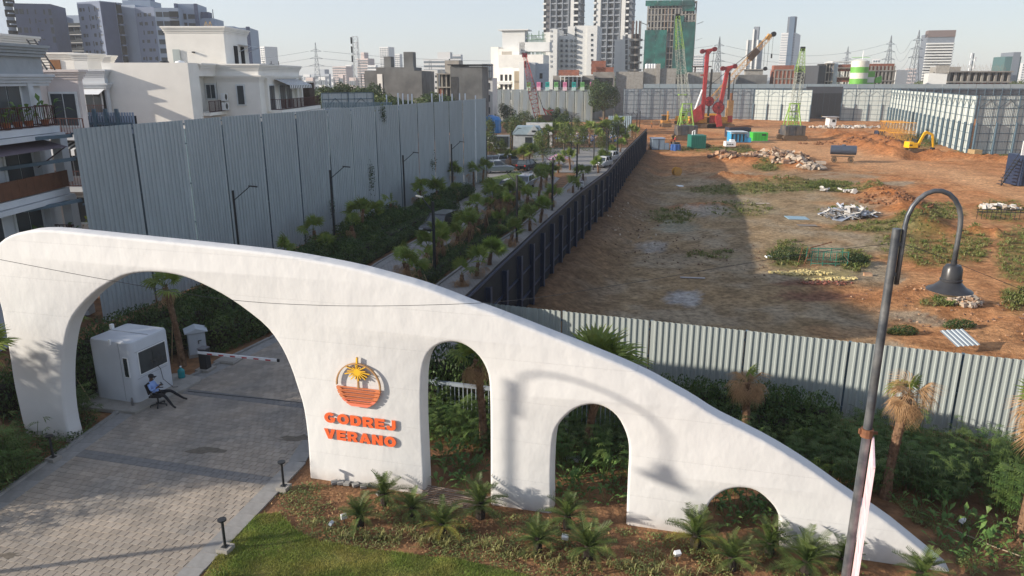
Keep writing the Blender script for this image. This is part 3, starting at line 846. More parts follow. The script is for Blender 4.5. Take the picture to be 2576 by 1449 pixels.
ca = me.color_attributes.new('soil', 'FLOAT_COLOR', 'POINT')
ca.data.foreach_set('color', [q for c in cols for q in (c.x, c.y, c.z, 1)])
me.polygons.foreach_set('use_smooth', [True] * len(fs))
def soil_mat():
 m = bpy.data.materials.new('site soil'); m.use_nodes = True
 N = m.node_tree.nodes; L = m.node_tree.links; b = N['Principled BSDF']; b.inputs['Roughness'].default_value = .97; b.inputs['Specular IOR Level'].default_value = .1
 at = N.new('ShaderNodeVertexColor'); at.layer_name = 'soil'; tc = N.new('ShaderNodeTexCoord')
 def nz(s, d=6, r=.65):
  n = N.new('ShaderNodeTexNoise'); n.inputs['Scale'].default_value = s; n.inputs['Detail'].default_value = d; n.inputs['Roughness'].default_value = r; L.new(tc.outputs['Object'], n.inputs[0]); return n
 a, c = nz(2.6), nz(.35, 8, .7)
 mr = N.new('ShaderNodeMapRange'); mr.inputs[1].default_value = .28; mr.inputs[2].default_value = .72; mr.inputs[3].default_value = .45; mr.inputs[4].default_value = 1.5; L.new(a.outputs[0], mr.inputs[0])
 m2 = N.new('ShaderNodeMapRange'); m2.inputs[1].default_value = .3; m2.inputs[2].default_value = .7; m2.inputs[3].default_value = .75; m2.inputs[4].default_value = 1.25; L.new(c.outputs[0], m2.inputs[0])
 mu = N.new('ShaderNodeMath'); mu.operation = 'MULTIPLY'; L.new(mr.outputs[0], mu.inputs[0]); L.new(m2.outputs[0], mu.inputs[1])
 hs = N.new('ShaderNodeHueSaturation'); L.new(at.outputs[0], hs.inputs['Color']); L.new(mu.outputs[0], hs.inputs['Value']); L.new(hs.outputs[0], b.inputs['Base Color'])
 v = N.new('ShaderNodeTexVoronoi'); v.inputs['Scale'].default_value = 3.2; L.new(tc.outputs['Object'], v.inputs[0])
 f = nz(9, 5); ad = N.new('ShaderNodeMath'); ad.operation = 'MULTIPLY_ADD'; L.new(f.outputs[0], ad.inputs[0]); ad.inputs[1].default_value = 1.0; L.new(a.outputs[0], ad.inputs[2])
 bp = N.new('ShaderNodeBump'); bp.inputs['Distance'].default_value = .16; bp.inputs['Strength'].default_value = 1; L.new(ad.outputs[0], bp.inputs['Height']); L.new(bp.outputs[0], b.inputs['Normal'])
 return m
me.materials.append(soil_mat())
so = bpy.data.objects.new('dirt_site_ground', me); COL.objects.link(so); tag(so, kind='structure')

# ------------------------------------------------------------------ haze
hb = MB().box((0, 900, 108), (4400, 1900, 224)).build('haze', [])
hm = bpy.data.materials.new('haze'); hm.use_nodes = True
for nn in list(hm.node_tree.nodes):
 if nn.bl_idname == 'ShaderNodeBsdfPrincipled': hm.node_tree.nodes.remove(nn)
pv = hm.node_tree.nodes.new('ShaderNodeVolumePrincipled'); pv.inputs['Density'].default_value = .0003
pv.inputs['Color'].default_value = (.90, .95, 1.0, 1); pv.inputs['Anisotropy'].default_value = .2
hm.node_tree.links.new(pv.outputs[0], hm.node_tree.nodes['Material Output'].inputs['Volume'])
hb.data.materials.append(hm); tag(hb, kind='stuff')
# ------------------------------------------------------------------ vegetation
def leafm(name, col, trans=.3, rand=.30, var=.22, rough=.55, col2=None): return mat(name, col, rough, var, 3.0, trans=trans, rand=rand, col2=col2, spec=.3)
PALM_G = leafm('fan palm green', (.13, .20, .035), col2=(.21, .24, .045))
PALM_B = leafm('dry palm leaf', (.46, .29, .15), .25, col2=(.34, .20, .10))
CYC_G = leafm('cycad green', (.06, .105, .028), .2, col2=(.12, .15, .04))
BROAD = leafm('broad leaf green', (.075, .15, .036), .25, col2=(.13, .19, .05))
RHAP = leafm('lady palm green', (.075, .14, .034), .3, col2=(.13, .18, .05))
HEDGE = leafm('hedge leaf', (.042, .082, .02), .25, .12, .35, col2=(.09, .135, .032))
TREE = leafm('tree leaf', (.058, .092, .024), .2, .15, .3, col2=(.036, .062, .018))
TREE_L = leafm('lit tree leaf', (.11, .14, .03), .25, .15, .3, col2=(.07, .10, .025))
GRASSY = leafm('straw green strap leaf', (.20, .215, .075), .25, .2, .3, col2=(.30, .25, .11))
WEED = leafm('weed leaf', (.13, .17, .04), .25, .2, .35, col2=(.24, .215, .08))
TRUNK = mat('fibrous palm trunk', (.13, .07, .04), .95, .35, 14, .03, 22, col2=(.20, .12, .07))
BARK = mat('grey brown bark', (.11, .085, .06), .95, .25, 6, .02, 18)

def fan_mesh(name, m, r=.62, n=24, spread=125, droop=.16, pet=.62, seed=0, curl=0.0):
 q = random.Random(seed); mb = MB()
 mb.tube([(0, 0, 0), (0, pet * .6, .02), (0, pet, 0)], [.017, .013, .009], 3, cap=False)
 c = Vector((0, pet, 0))
 for k in range(n):
  a = R(-spread + 2 * spread * (k + .5) / n + q.uniform(-2, 2)); ln = r * (.80 + .2 * math.cos(a * .55)) * q.uniform(.88, 1.08)
  d = Vector((math.sin(a), math.cos(a), 0)); s = Vector((d.y, -d.x, 0)); w = r * 2 * R(spread) / n * (.11 if curl else .34)
  fold = (.03 if k % 2 else -.03) * r
  up = Vector((0, 0, 1))
  mid = c + d * ln * .58 + up * (fold - curl * ln * .12); tip = c + d * ln - up * (droop * ln * (1 + .7 * q.random()) + curl * ln * q.uniform(.3, 1.0)) + s * q.uniform(-.03, .03)
  mb.add([c + up * .0, mid - s * w + up * (-fold * .6), tip, mid + s * w + up * (-fold * .6), mid], [(0, 1, 4), (0, 4, 3), (1, 2, 4), (4, 2, 3)])
 return mb.mesh(name, m)
FAN = [fan_mesh('frond', PALM_G, .62 + .05 * i, 22, 122 + 6 * i, .15 + .05 * i, .5 + .08 * i, i, 0) for i in range(3)]
FAN_Y = [fan_mesh('frond', leafm('young fan green', (.19, .27, .045), .35), .66, 24, 130, .12, .5, 11)]
FAN_D = [fan_mesh('dry_frond', PALM_B, .66, 26, 100, .35, .42, 5 + i, .45) for i in range(2)]
def trunk_mesh(h, r0=.15, r1=.11, seed=0, lean=(0, 0)):
 q = random.Random(seed); mb = MB(); n = 7; pts = []; rs = []
 for i in range(n + 1):
  t = i / n; pts.append((lean[0] * t * t, lean[1] * t * t, h * t - .08)); rs.append(lerp(r0, r1, t) * q.uniform(.9, 1.1) * (1.25 if i == 0 else 1))
 mb.tube(pts, rs, 9)
 for k in range(int(h * 34)):
  t = q.random(); a = q.uniform(0, 2 * math.pi); r = lerp(r0, r1, t); z = h * t
  d = Vector((math.cos(a), math.sin(a), 0)); s = Vector((-d.y, d.x, 0)); b = Vector((lean[0] * t * t, lean[1] * t * t, z)) + d * r * .8
  mb.add([b - s * .045, b + s * .045, b + d * q.uniform(.05, .12) + Vector((0, 0, q.uniform(.06, .16)))], [(0, 1, 2)])
 return mb.mesh('trunk', TRUNK)
TRK = {}
def palm(loc, h, label, nf=11, nd=3, size=1.0, lean=(0, 0), stakes=2, group='fan palms in the garden', seed=None, el0=80, el1=5, young=False, cat='palm tree', dmax=-25):
 q = random.Random(int(loc[0] * 97 + loc[1] * 31) if seed is None else seed)
 t = thing('fan_palm', label, cat, (loc[0], loc[1], loc[2] if len(loc) > 2 else 0), 0, group)
 key = (round(h * 2) / 2, (round(lean[0], 1), round(lean[1], 1)))
 if key not in TRK: TRK[key] = trunk_mesh(max(.4, key[0]), .15, .11, len(TRK), key[1])
 tr = inst('trunk', TRK[key], t, sc=(1, 1, h / max(.4, key[0])))
 topv = Vector((lean[0], lean[1], h - .05)); az = q.uniform(0, 6.28)
 for k in range(nf):
  el = R(lerp(el0, el1, (k / max(1, nf - 1)) ** .9) + q.uniform(-8, 8)); az += 2.4
  me = (FAN_Y if young else FAN)[q.randrange(1 if young else 3)]
  inst('frond', me, t, tuple(topv), (el, q.uniform(-.5, .5), az), size * q.uniform(.82, 1.12))
 for k in range(nd):
  el = R(q.uniform(-72, dmax)); az += 2.1
  inst('dry_frond', FAN_D[q.randrange(2)], t, tuple(topv - Vector((0, 0, .05))), (el, q.uniform(-.4, .4), az), size * q.uniform(.8, 1.15))
 for k in range(stakes):
  a = q.uniform(0, 6.28); r = q.uniform(.5, .8)
  MB().tube([(math.cos(a) * r, math.sin(a) * r, -.03), (math.cos(a) * .10, math.sin(a) * .10, h * q.uniform(.55, .8))], .022, 5).build('stake', BAMBOO, t)
 return t
def L2(x, y, z=0): v = G(x, y, z); return (v.x, v.y, 0)
# --- near palms
palm((2.45, 21.7), 3.05, 'bushy green fan palm with a brown skirt rising behind the gateway crest', 26, 8, 1.10, (.55, .1), 0, seed=3, el0=88, el1=-12, group='palms behind the gateway')
palm((7.6, 21.6), 2.75, 'withered palm with drooping brown head in front of the leafy hedge', 1, 34, .72, (-.1, 0), 0, seed=4, el0=85, el1=60, dmax=55, group='palms behind the gateway')
palm((11.15, 19.3), 3.35, 'half dry palm with a bare shaggy trunk beside the lamp pole', 2, 30, .80, (.25, 0), 0, seed=8, el0=80, el1=10, dmax=60, group='palms behind the gateway')
palm((13.8, 17.2), 3.75, 'palm with dry brown skirt cut by the right edge of the picture', 5, 30, .95, (0, 0), 0, seed=12, el0=88, el1=30, dmax=35, group='palms behind the gateway')
palm((-.95, 22.2), 3.3, 'palm whose shaggy red brown trunk stands in the tallest narrow arch', 8, 8, .9, (-.2, 0), 0, seed=15, group='palms behind the gateway')
palm((-16.4, 21.2), 3.75, 'green palm at the far left edge in front of the gateway leg', 22, 10, .95, (-.3, .2), 1, seed=21, el0=80, el1=-20)
palm((-14.35, 29.7), 3.6, 'slim palm behind the guard cabin seen through the big arch', 7, 4, .9, (-.3, 0), 1, seed=23)
palm((-16.9, 25.6), 3.3, 'palm with hanging dry leaves squeezed beside the inner left gateway leg', 10, 12, .95, (0, 0), 2, seed=26)
# --- median, left and path rows (points read in the middle crop)
def c1(x, y): return (772.8 + x * .3555, 257.6 + y * .3555)
med = [(700, 1215, 1.0, 3, 2, 'small staked palm at the near end of the median'), (845, 1140, 1.5, 8, 2, 'palm with wide flat fans beside the first median lamp'), (938, 1075, .9, 2, 3, 'small crossed stake palm behind the first median lamp'),
  (1062, 1020, 1.9, 3, 5, 'mostly dry palm leaning over the black car'), (1148, 945, 1.4, 6, 2, 'low green palm behind the black car'), (1216, 890, 2.0, 6, 2, 'slim palm in the median hedge past the black car'),
  (1290, 840, 2.4, 7, 2, 'tall tufted palm in the middle of the median'), (1338, 805, 2.4, 14, 2, 'bright round headed palm in the middle of the median'), (1412, 755, 1.8, 3, 6, 'palm with a dry brown skirt next to the second median lamp'),
  (1462, 745, 1.6, 7, 1, 'palm just behind the second median lamp'), (1655, 620, 2.0, 10, 1, 'spreading palm before the striped parasol'), (1690, 600, 1.6, 8, 1, 'short palm left of the parasol row'),
  (1735, 585, 1.9, 8, 1, 'palm against the third median lamp'), (1530, 475, 2.2, 14, 3, 'sunlit twin palm on the left of the lawn'), (1568, 470, 2.3, 14, 3, 'sunlit twin palm on the right of its pair by the lawn'),
  (1775, 500, 1.6, 9, 1, 'palm under the striped parasol'), (1860, 480, 2.2, 10, 2, 'sunlit palm right of the striped parasol'), (1440, 470, 1.8, 10, 1, 'palm beside the silver cars')]
lft = [(60, 1060, 1.6, 4, 0, 'slender palm nearest the gateway in the left hedge'), (345, 955, 1.9, 6, 1, 'second slender palm in the left hedge'), (460, 925, 2.0, 7, 1, 'dark tufted palm in the left hedge'),
  (590, 870, 1.9, 3, 0, 'thin palm before the first left lamp gap'), (800, 770, 1.8, 4, 3, 'dry headed palm in the left hedge above the black car'), (905, 760, 2.1, 14, 1, 'wide dark palm in the left hedge above the black car'),
  (1030, 640, 2.2, 14, 1, 'broad palm by the third left lamp'), (1120, 590, 1.7, 4, 1, 'narrow palm past the third left lamp'), (1178, 600, 1.8, 4, 0, 'upright palm near the end of the tin wall'), (1245, 570, 2.2, 7, 1, 'palm at the very end of the tin wall')]
pth = [(1200, 1230, 1.1, 5, 3, 'palm with a big dry fan at the near end of the path'), (1095, 1300, .8, 2, 4, 'brown dry palm by the path start'), (1290, 1150, 1.0, 15, 0, 'round bright fan palm against the dark fence'),
  (1435, 1020, 1.3, 4, 3, 'thin palm behind the second median lamp on the path side'), (1575, 910, 1.1, 5, 1, 'short palm by the path edge'), (1650, 850, 1.2, 11, 0, 'full green palm against the dark fence half way'),
  (1740, 740, 1.3, 6, 2, 'yellowing palm leaning over the path'), (1880, 640, .9, 5, 0, 'low palm by the scooter'), (1950, 575, 1.2, 9, 1, 'palm by the fence past the scooter'), (2060, 500, 1.3, 10, 0, 'bright palm beside the fence near the plaza'),
  (2100, 450, 1.2, 9, 0, 'dense palm beside the plaza'), (2165, 400, 1.3, 10, 1, 'yellow green palm by the far fence'), (2215, 350, 1.5, 12, 0, 'bright palm near the end of the fence'), (2265, 300, 1.4, 10, 1, 'last but one palm by the fence'), (2320, 250, 1.3, 9, 1, 'last palm by the end of the dark fence')]
for lst, g_ in ((med, 'palms in the median'), (lft, 'palms along the tin wall'), (pth, 'palms between path and dark fence')):
 for x, y, h, nf, nd, lab in lst:
  v = G(*c1(x, y)); 
  palm((v.x, v.y), h * rnd.uniform(.75, 1.05), lab, nf, nd + 1, 1.12, (rnd.uniform(-.2, .2), rnd.uniform(-.2, .2)), 2 if lst is med and v.y < 75 else (0 if v.y > 70 else 1), g_, young=(lst is pth and nf > 9), el0=92, el1=22)
for k in range(26):
 y = 39.5 + k * 1.45; lf = k % 3 == 2; x = (pl_at(ROAD_L, y) - rnd.uniform(1.5, 5)) if lf else lerp(pl_at(ROAD_R, y), pl_at(PATH_L, y), rnd.uniform(.35, .85))
 palm((x, y), rnd.uniform(1.2, 2.5), 'slim young palm in the dense planting of the ' + ('left hedge' if lf else 'median'), rnd.randint(3, 6), rnd.randint(1, 3), .85, (rnd.uniform(-.3, .3), rnd.uniform(-.2, .2)), 0 if lf else 2, 'slim young palms in the ' + ('left hedge' if lf else 'median'), seed=k + 300, el0=95, el1=40)
def c4b(x, y): return (1210.7 + x * .1778, 161 + y * .1778)
far_p = [((950, 1190), 3.0, 'tall drooping palm left of the parked trailer house'), ((1010, 1150), 3.4, 'sunlit palm with hanging skirt in the middle of the park'), ((1080, 1130), 3.2, 'park palm beside the white portal'), ((1180, 1110), 3.6, 'highest palm of the park clump'),
   ((1240, 1200), 2.6, 'park palm in front of the round bush'), ((1530, 1170), 3.6, 'lone tall palm by the litter heap'), ((1690, 1150), 3.6, 'left palm of the pair on the traffic island'), ((1725, 1160), 3.4, 'right palm of the pair on the traffic island'),
   ((1660, 1190), 2.2, 'short palm on the traffic island'), ((1790, 1080), 4.0, 'tall palm behind the traffic island'), ((1930, 1080), 3.8, 'tall brown palm before the blue sheet wall'), ((2130, 1060), 2.2, 'palm at the plaza corner'), ((1990, 1120), 1.8, 'low palm by the plaza hedge')]
for (x, y), h, lab in far_p:
 v = G(*c4b(x, y)); palm((v.x, v.y), h * rnd.uniform(.75, 1.05), lab, 12, 7, 1.35, (0, 0), 0, 'palms in the far park')

# --- cycads
def pinnate(name, m, ln=.85, n=20, w=.17, seed=0):
 q = random.Random(seed); mb = MB(); pts = []
 for i in range(6):
  t = i / 5; pts.append(Vector((0, ln * t, .16 * math.sin(t * 2.2) - .20 * t * t)))
 mb.tube(pts, [.012, .011, .01, .008, .006, .003], 3, cap=False)
 for i in range(n):
  t = .12 + .86 * i / n; k = t * 5; a = pts[int(k)].lerp(pts[min(5, int(k) + 1)], k - int(k)); lw = w * math.sin(math.pi * (t * .86 + .08)) ** .6
  for s in (-1, 1):
   tip = a + Vector((s * lw, lw * .55 * q.uniform(.8, 1.2), lw * .25)); b2 = a + Vector((0, .018, 0))
   mb.add([a, b2 + Vector((s * .0, 0, 0)), tip + Vector((0, .004, 0)), a.lerp(tip, .45) - Vector((0, .011, 0))], [(0, 3, 2, 1)])
 return mb.mesh(name, m)
CYF = [pinnate('frond', CYC_G, .82, 20, .15, 1), pinnate('frond', CYC_G, .95, 22, .16, 2)]
CYF_Y = pinnate('frond', leafm('yellow cycad', (.22, .20, .04), .2), .8, 18, .14, 3)
cyc_tr = [MB().tube([(0, 0, -.05), (0, 0, .15), (0, 0, .34)], [.12, .13, .09], 9).mesh('trunk', mat('dark cycad trunk', (.03, .022, .018), .95, .3, 16, .02, 30))]
cyc = [(-3.74, 18.9, .95, 'cycad standing taller against the sign wall'), (-4.25, 17.86, .9, 'dark cycad left of the bed, its head drooping left'), (-2.84, 18.25, .82, 'small cycad beside the bamboo mat'),
  (-1.91, 17.4, .95, 'cycad with a yellow lower frond before the bamboo mat'), (-.9, 18.25, 1.15, 'large cycad in front of the tallest narrow arch'), (1.54, 17.75, 1.0, 'cycad at the foot of the middle pier'),
  (.68, 16.71, .92, 'cycad in the bed centre, right of the strap leaves'), (1.98, 16.34, 1.05, 'full cycad beside a small spotlight in the centre'), (4.87, 16.78, 1.15, 'big round cycad left of the smallest arch'),
  (5.59, 15.95, .95, 'cycad low in the bed under the smallest arch'), (6.75, 16.55, 1.0, 'cycad standing inside the smallest arch'), (7.4, 15.75, 1.15, 'long leaved cycad right of the smallest arch'),
  (8.4, 15.95, .85, 'slim cycad behind the banner pole'), (10.05, 15.35, .95, 'last cycad at the right end of the wall')]
for i, (x, y, s, lab) in enumerate(cyc):
 q = random.Random(100 + i); t = thing('cycad', lab, 'cycad', (x, y, 0), q.uniform(0, 6), 'cycads in the front bed')
 inst('trunk', cyc_tr[0], t, sc=(s, s, s * q.uniform(.9, 1.4)))
 h = .30 * s; az = 0
 for k in range(30):
  el = R(lerp(80, -12, (k / 29) ** 1.0) + q.uniform(-8, 8)); az += 2.4
  inst('frond', CYF_Y if (i in (3, 8) and k > 21) else CYF[k % 2], t, (0, 0, h), (el, q.uniform(-.3, .3), az), s * q.uniform(.72, .98))

# --- broad leaved plants
def leaf_blade(mb, base, d, up, ln, w, bend=.35):
 s = d.cross(up).normalized(); p0 = base; p1 = base + d * ln * .45 + up * ln * .12; p2 = base + d * ln - up * ln * bend
 mb.add([p0, p1 - s * w - up * .02, p1 + up * -.0, p1 + s * w - up * .02, p2], [(0, 1, 2), (0, 2, 3), (1, 4, 2), (2, 4, 3)])
def broad_plant(seed, n=9, h=.55):
 q = random.Random(seed); mb = MB(); up = Vector((0, 0, 1))
 for k in range(n):
  a = q.uniform(0, 6.28); r = q.uniform(0, .16); b = Vector((math.cos(a) * r, math.sin(a) * r, -.02)); el = q.uniform(.5, 1.35)
  d = Vector((math.cos(a) * math.cos(el), math.sin(a) * math.cos(el), math.sin(el))); st_ = b + d * h * q.uniform(.35, .9)
  mb.tube([b, st_], .008, 3, cap=False)
  dd = Vector((d.x, d.y, d.z * .35 + .1)).normalized(); leaf_blade(mb, st_, dd, up, q.uniform(.26, .42), q.uniform(.055, .085), q.uniform(.05, .4))
 return mb.mesh('broad_leaf_plant', BROAD)
BP = [broad_plant(i, 7 + i % 4, .45 + .08 * (i % 4)) for i in range(6)]
def scatter(poly_px, n, seed, z=0, mind=.3):
 q = random.Random(seed); xs = [p[0] for p in poly_px]; ys = [p[1] for p in poly_px]; out = []; tries = 0
 while len(out) < n and tries < n * 60:
  tries += 1; x, y = q.uniform(min(xs), max(xs)), q.uniform(min(ys), max(ys))
  if not inpoly(x, y, poly_px): continue
  v = G(x, y, z)
  if all((v.x - o.x) ** 2 + (v.y - o.y) ** 2 > mind * mind for o in out): out.append(v)
 return out
zones = [([(1088, 1100), (1228, 1100), (1228, 1240), (1092, 1235)], 26, 'leafy plant growing inside the tallest narrow arch', 'broad leaved plants in the tallest arch'),
   ([(1410, 1170), (1576, 1170), (1572, 1272), (1404, 1262)], 26, 'leafy plant growing inside the middle arch', 'broad leaved plants in the middle arch'),
   ([(1790, 1268), (1955, 1268), (1955, 1320), (1790, 1320)], 18, 'leafy plant growing inside the smallest arch', 'broad leaved plants in the smallest arch'),
   ([(2245, 1255), (2330, 1285), (2576, 1345), (2576, 1449), (2450, 1449), (2390, 1405)], 26, 'leafy plant in the bed behind the tail of the wall', 'broad leaved plants behind the wall tail')]
for poly, n, lab, g_ in zones:
 q = random.Random(len(lab))
 for v in scatter(poly, n, len(lab) + 3, 0, .45 if n == 26 and '2576' in str(poly) else .22):
  o = bpy.data.objects.new('broad_leaf_plant', BP[q.randrange(6)]); COL.objects.link(o); o.location = v; o.rotation_euler = (0, 0, q.uniform(0, 6)); s = q.uniform(.6, 1.0); o.scale = (s, s, s)
  tag(o, lab, 'plant', g_)
# --- lady palm bushes
def rhapis(seed, canes=16, h=1.5):
 q = random.Random(seed); mb = MB(); up = Vector((0, 0, 1))
 for c in range(canes):
  bx, by = q.gauss(0, .28), q.gauss(0, .28); hh = h * q.uniform(.35, 1.05); ln = Vector((bx * .5, by * .5, 0))
  mb.tube([(bx, by, 0), tuple(Vector((bx, by, hh)) + ln)], .011, 3, cap=False)
  for k in range(6):
   z = hh * (1 - .13 * k); a = q.uniform(0, 6.28); el = q.uniform(-.1, .8); b = Vector((bx, by, z)) + ln * (z / hh)
   d = Vector((math.cos(a) * math.cos(el), math.sin(a) * math.cos(el), math.sin(el))); c0 = b + d * q.uniform(.12, .26); s = d.cross(up).normalized(); nn = s.cross(d)
   for f in range(7):
    fa = R(-100 + 200 * (f + .5) / 7); dd = (d * math.cos(fa) + s * math.sin(fa)).normalized(); w = s * math.cos(fa) - d * math.sin(fa); L_ = q.uniform(.20, .30)
    m1 = c0 + dd * L_ * .55; tip = c0 + dd * L_ - up * L_ * .28
    mb.add([c0, m1 - w * .018, tip, m1 + w * .018], [(0, 1, 2, 3)])
 return mb.mesh('lady_palm_bush', RHAP)
RH = [rhapis(40 + i, 15 + 2 * i, 1.35 + .15 * i) for i in range(4)]
def rh_at(x, y, s, lab, g_, q):
 o = bpy.data.objects.new('lady_palm_bush', RH[q.randrange(4)]); COL.objects.link(o); o.location = (x, y, -.02); o.rotation_euler = (0, 0, q.uniform(0, 6)); o.scale = (s, s, s * q.uniform(.85, 1.15)); tag(o, lab, 'bush', g_)
q = random.Random(5)
def tin_y(x): return 29.47 - .3535 * (x + 1.9)
for x in [i * .72 - 1.2 for i in range(-4, 25)]:
 yb = tin_y(x)
 for k in range(5 if x > 7 else 7):
  y = yb - 1.7 - k * .85 + q.uniform(-.2, .2)
  gy = 20.41 - .2624 * (x + 6.35)
  if y < gy + 2.1: continue
  rh_at(x + q.uniform(-.2, .2), y, q.uniform(.58, .88), 'dark lady palm bush in the dense planting between gateway wall and corrugated fence', 'lady palm bushes behind the gateway', q)
for x, y in [(-16.2, 20.5), (-15.6, 20.2), (-16.6, 19.6), (-15.9, 21.0), (-17.0, 20.3), (-16.1, 19.0), (-16.0, 24.3), (-16.5, 24.6), (-17.2, 21.3), (-16.4, 18.2), (-16.2, 17.4), (-17.2, 18.7)]:
 rh_at(x, y, q.uniform(.9, 1.2), 'dark lady palm bush crowding the left kerb by the gateway leg', 'lady palm bushes at the left kerb', q)

# --- leafy hedges
def leaf_mass(name, m, vols, n, size, seed, parent=None, stem=True, build=True):
 """vols: list of (centre, radii); leaves spread near the surface of each ellipsoid"""
 q = random.Random(seed); mb = MB(); tot = sum(v[1][0] * v[1][1] + v[1][1] * v[1][2] + v[1][0] * v[1][2] for v in vols)
 for c, r in vols:
  k = int(n * (r[0] * r[1] + r[1] * r[2] + r[0] * r[2]) / tot)
  for i in range(k):
   d = Vector((q.gauss(0, 1), q.gauss(0, 1), q.gauss(0, 1))).normalized(); rad = 1 - abs(q.gauss(0, .16)) + q.uniform(-.02, .08)
   rad *= 1 + .14 * mnoise.noise(Vector((d.x * 2.3 + c[0], d.y * 2.3 + c[1], d.z * 2.3 + seed)))
   p = Vector((c[0] + d.x * r[0] * rad, c[1] + d.y * r[1] * rad, c[2] + d.z * r[2] * rad))
   if p.z < 0: continue
   nrm = (d + Vector((q.gauss(0, .6), q.gauss(0, .6), q.gauss(0, .6)))).normalized(); a = nrm.orthogonal().normalized(); a = (Matrix.Rotation(q.uniform(0, 6.28), 3, nrm) @ a); b = nrm.cross(a); s = size * q.uniform(.6, 1.3)
   mb.add([p - a * s, p + b * s * .5, p + a * s, p - b * s * .5], [(0, 1, 2, 3)])
 return mb
def hedge_unit(seed, L_, w, h, n, size=.055):
 vols = []; q = random.Random(seed); k = max(2, int(L_ / .7))
 for i in range(k):
  vols.append(((-L_ / 2 + (i + .5) * L_ / k, q.uniform(-.08, .08) * w, h * .5), (L_ / k * .85, w * .56, h * .52 * q.uniform(.88, 1.1))))
 mb = leaf_mass('hedge', HEDGE, vols, n, size, seed)
 return mb
HU = [hedge_unit(60 + i, 2.4, 1.0, 1.15, 2600) for i in range(3)]
HU_me = [h.mesh('foliage', HEDGE) for h in HU]
core_me = [MB().box((0, 0, .42), (2.2, .5, .75)).mesh('stems', mat('dark twigs', (.02, .018, .012), 1, .3, 9))]
def hedge_row(name_label, pl, off, step, y0, y1, sc, group):
 root = thing('hedge', name_label, 'hedge', (pl_at(pl, y0) + off, y0, 0), 0, group)
 i = 0
 for p, h in walk([(x + off, y) for x, y in pl], step):
  if y0 <= p.y <= y1:
   s = rnd.uniform(.7, 1.3)
   inst('shrub', HU_me[i % 3], root, (p.x - root.location.x, p.y - root.location.y, 0), (0, 0, h), (sc[0], sc[1], sc[2] * s))
   inst('stems', core_me[0], root, (p.x - root.location.x, p.y - root.location.y, 0), (0, 0, h), (sc[0], sc[1], sc[2])); i += 1
hedge_row('dark leafy hedge along the foot of the very tall tin wall', [(a - .0, b) for a, b in ROAD_L], -1.5, 2.1, 31, 68, (1, 1.5, 1.15), 'hedges along the road')
hedge_row('dark leafy hedge filling the strip below the left lamp posts', ROAD_L, -3.0, 2.1, 33, 78, (1, 1.5, 1.25), 'hedges along the road')
hedge_row('tall dark hedge against the base of the tall tin wall', ROAD_L, -4.4, 2.1, 34, 62, (1, 1.4, 1.3), 'hedges along the road')
hedge_row('dark leafy hedge along the left kerb behind the guard cabin', ROAD_L, -.8, 2.1, 33, 60, (1, .8, .6), 'hedges along the road')
hedge_row('leafy hedge in the median between road and path', [((a + pl_at(PATH_L, b)) / 2 - .0, b) for a, b in [(pl_at(ROAD_R, y), y) for y in range(38, 74, 4)]], -.5, 2.0, 37, 74, (1, .9, .6), 'hedges along the road')
hedge_row('second leafy hedge line filling the median beside the path kerb', [(pl_at(PATH_L, y) - .75, y) for y in range(38, 74, 4)], 0, 2.1, 37, 74, (1, .85, .8), 'hedges along the road')
hedge_row('low planting strip against the dark fence beside the path', [(a + .9, b) for a, b in PATH_R], 0, 2.4, 62, 99, (1, .5, .7), 'hedges along the road')
# big hedge block behind the gateway, right
hb_ = thing('hedge', 'big clipped leafy hedge in front of the corrugated fence', 'hedge', (7.2, 22.6, 0), 0)
for i, (x, y, s) in enumerate([(4.9, 23.6, .9), (6.2, 23.1, 1.05), (7.5, 22.75, 1.1), (8.8, 22.3, 1.15), (9.9, 21.9, 1.1), (7.0, 22.0, .8), (8.4, 21.6, .85), (3.4, 24.2, .8)]):
 y += 1.2; inst('shrub', HU_me[i % 3], hb_, (x - 7.2, y - 22.6, 0), (0, 0, -.34), (.9, 1.0, 1.4 * s)); inst('stems', core_me[0], hb_, (x - 7.2, y - 22.6, 0), (0, 0, -.34), (.9, .9, 1.3 * s))
hc_ = thing('hedge', 'leafy hedge seen through the tallest narrow arch above the white rail', 'hedge', (-1.8, 24.6, 0), 0)
for i, (x, y, s) in enumerate([(-2.6, 25.2, 1.2), (-1.2, 24.9, 1.1), (.3, 24.9, 1.0), (1.6, 24.3, .9), (-3.6, 24.9, .9)]):
 inst('shrub', HU_me[i % 3], hc_, (x + 1.8, y - 24.6, 0), (0, 0, -.3), (.9, 1.2, 2.0 * s)); inst('stems', core_me[0], hc_, (x + 1.8, y - 24.6, 0), (0, 0, -.3), (.9, 1.1, 1.9 * s))
hd_ = thing('hedge', 'tall ivy like shrub row behind the guard cabin and cabinet', 'hedge', (-16, 30, 0), 0)
for i, (x, y, s) in enumerate([(-16.9, 25.6, 1.5), (-18.6, 26.5, 1.6), (-18.0, 29.0, 1.7), (-17.3, 31.2, 1.8), (-16.7, 33.2, 1.6), (-16.0, 35.4, 1.7), (-18.8, 24.8, 1.4), (-16.4, 28.6, 1.2), (-15.4, 31.0, 1.5), (-14.9, 32.6, 1.8), (-14.0, 34.6, 1.9), (-13.4, 36.8, 1.9), (-12.4, 39.5, 1.7), (-15.2, 37.8, 1.6), (-14.2, 41, 1.6)]):
 inst('shrub', HU_me[i % 3], hd_, (x + 16, y - 30, 0), (0, 0, 1.25), (1, 1.1, s)); inst('stems', core_me[0], hd_, (x + 16, y - 30, 0), (0, 0, 1.25), (1, 1, s))
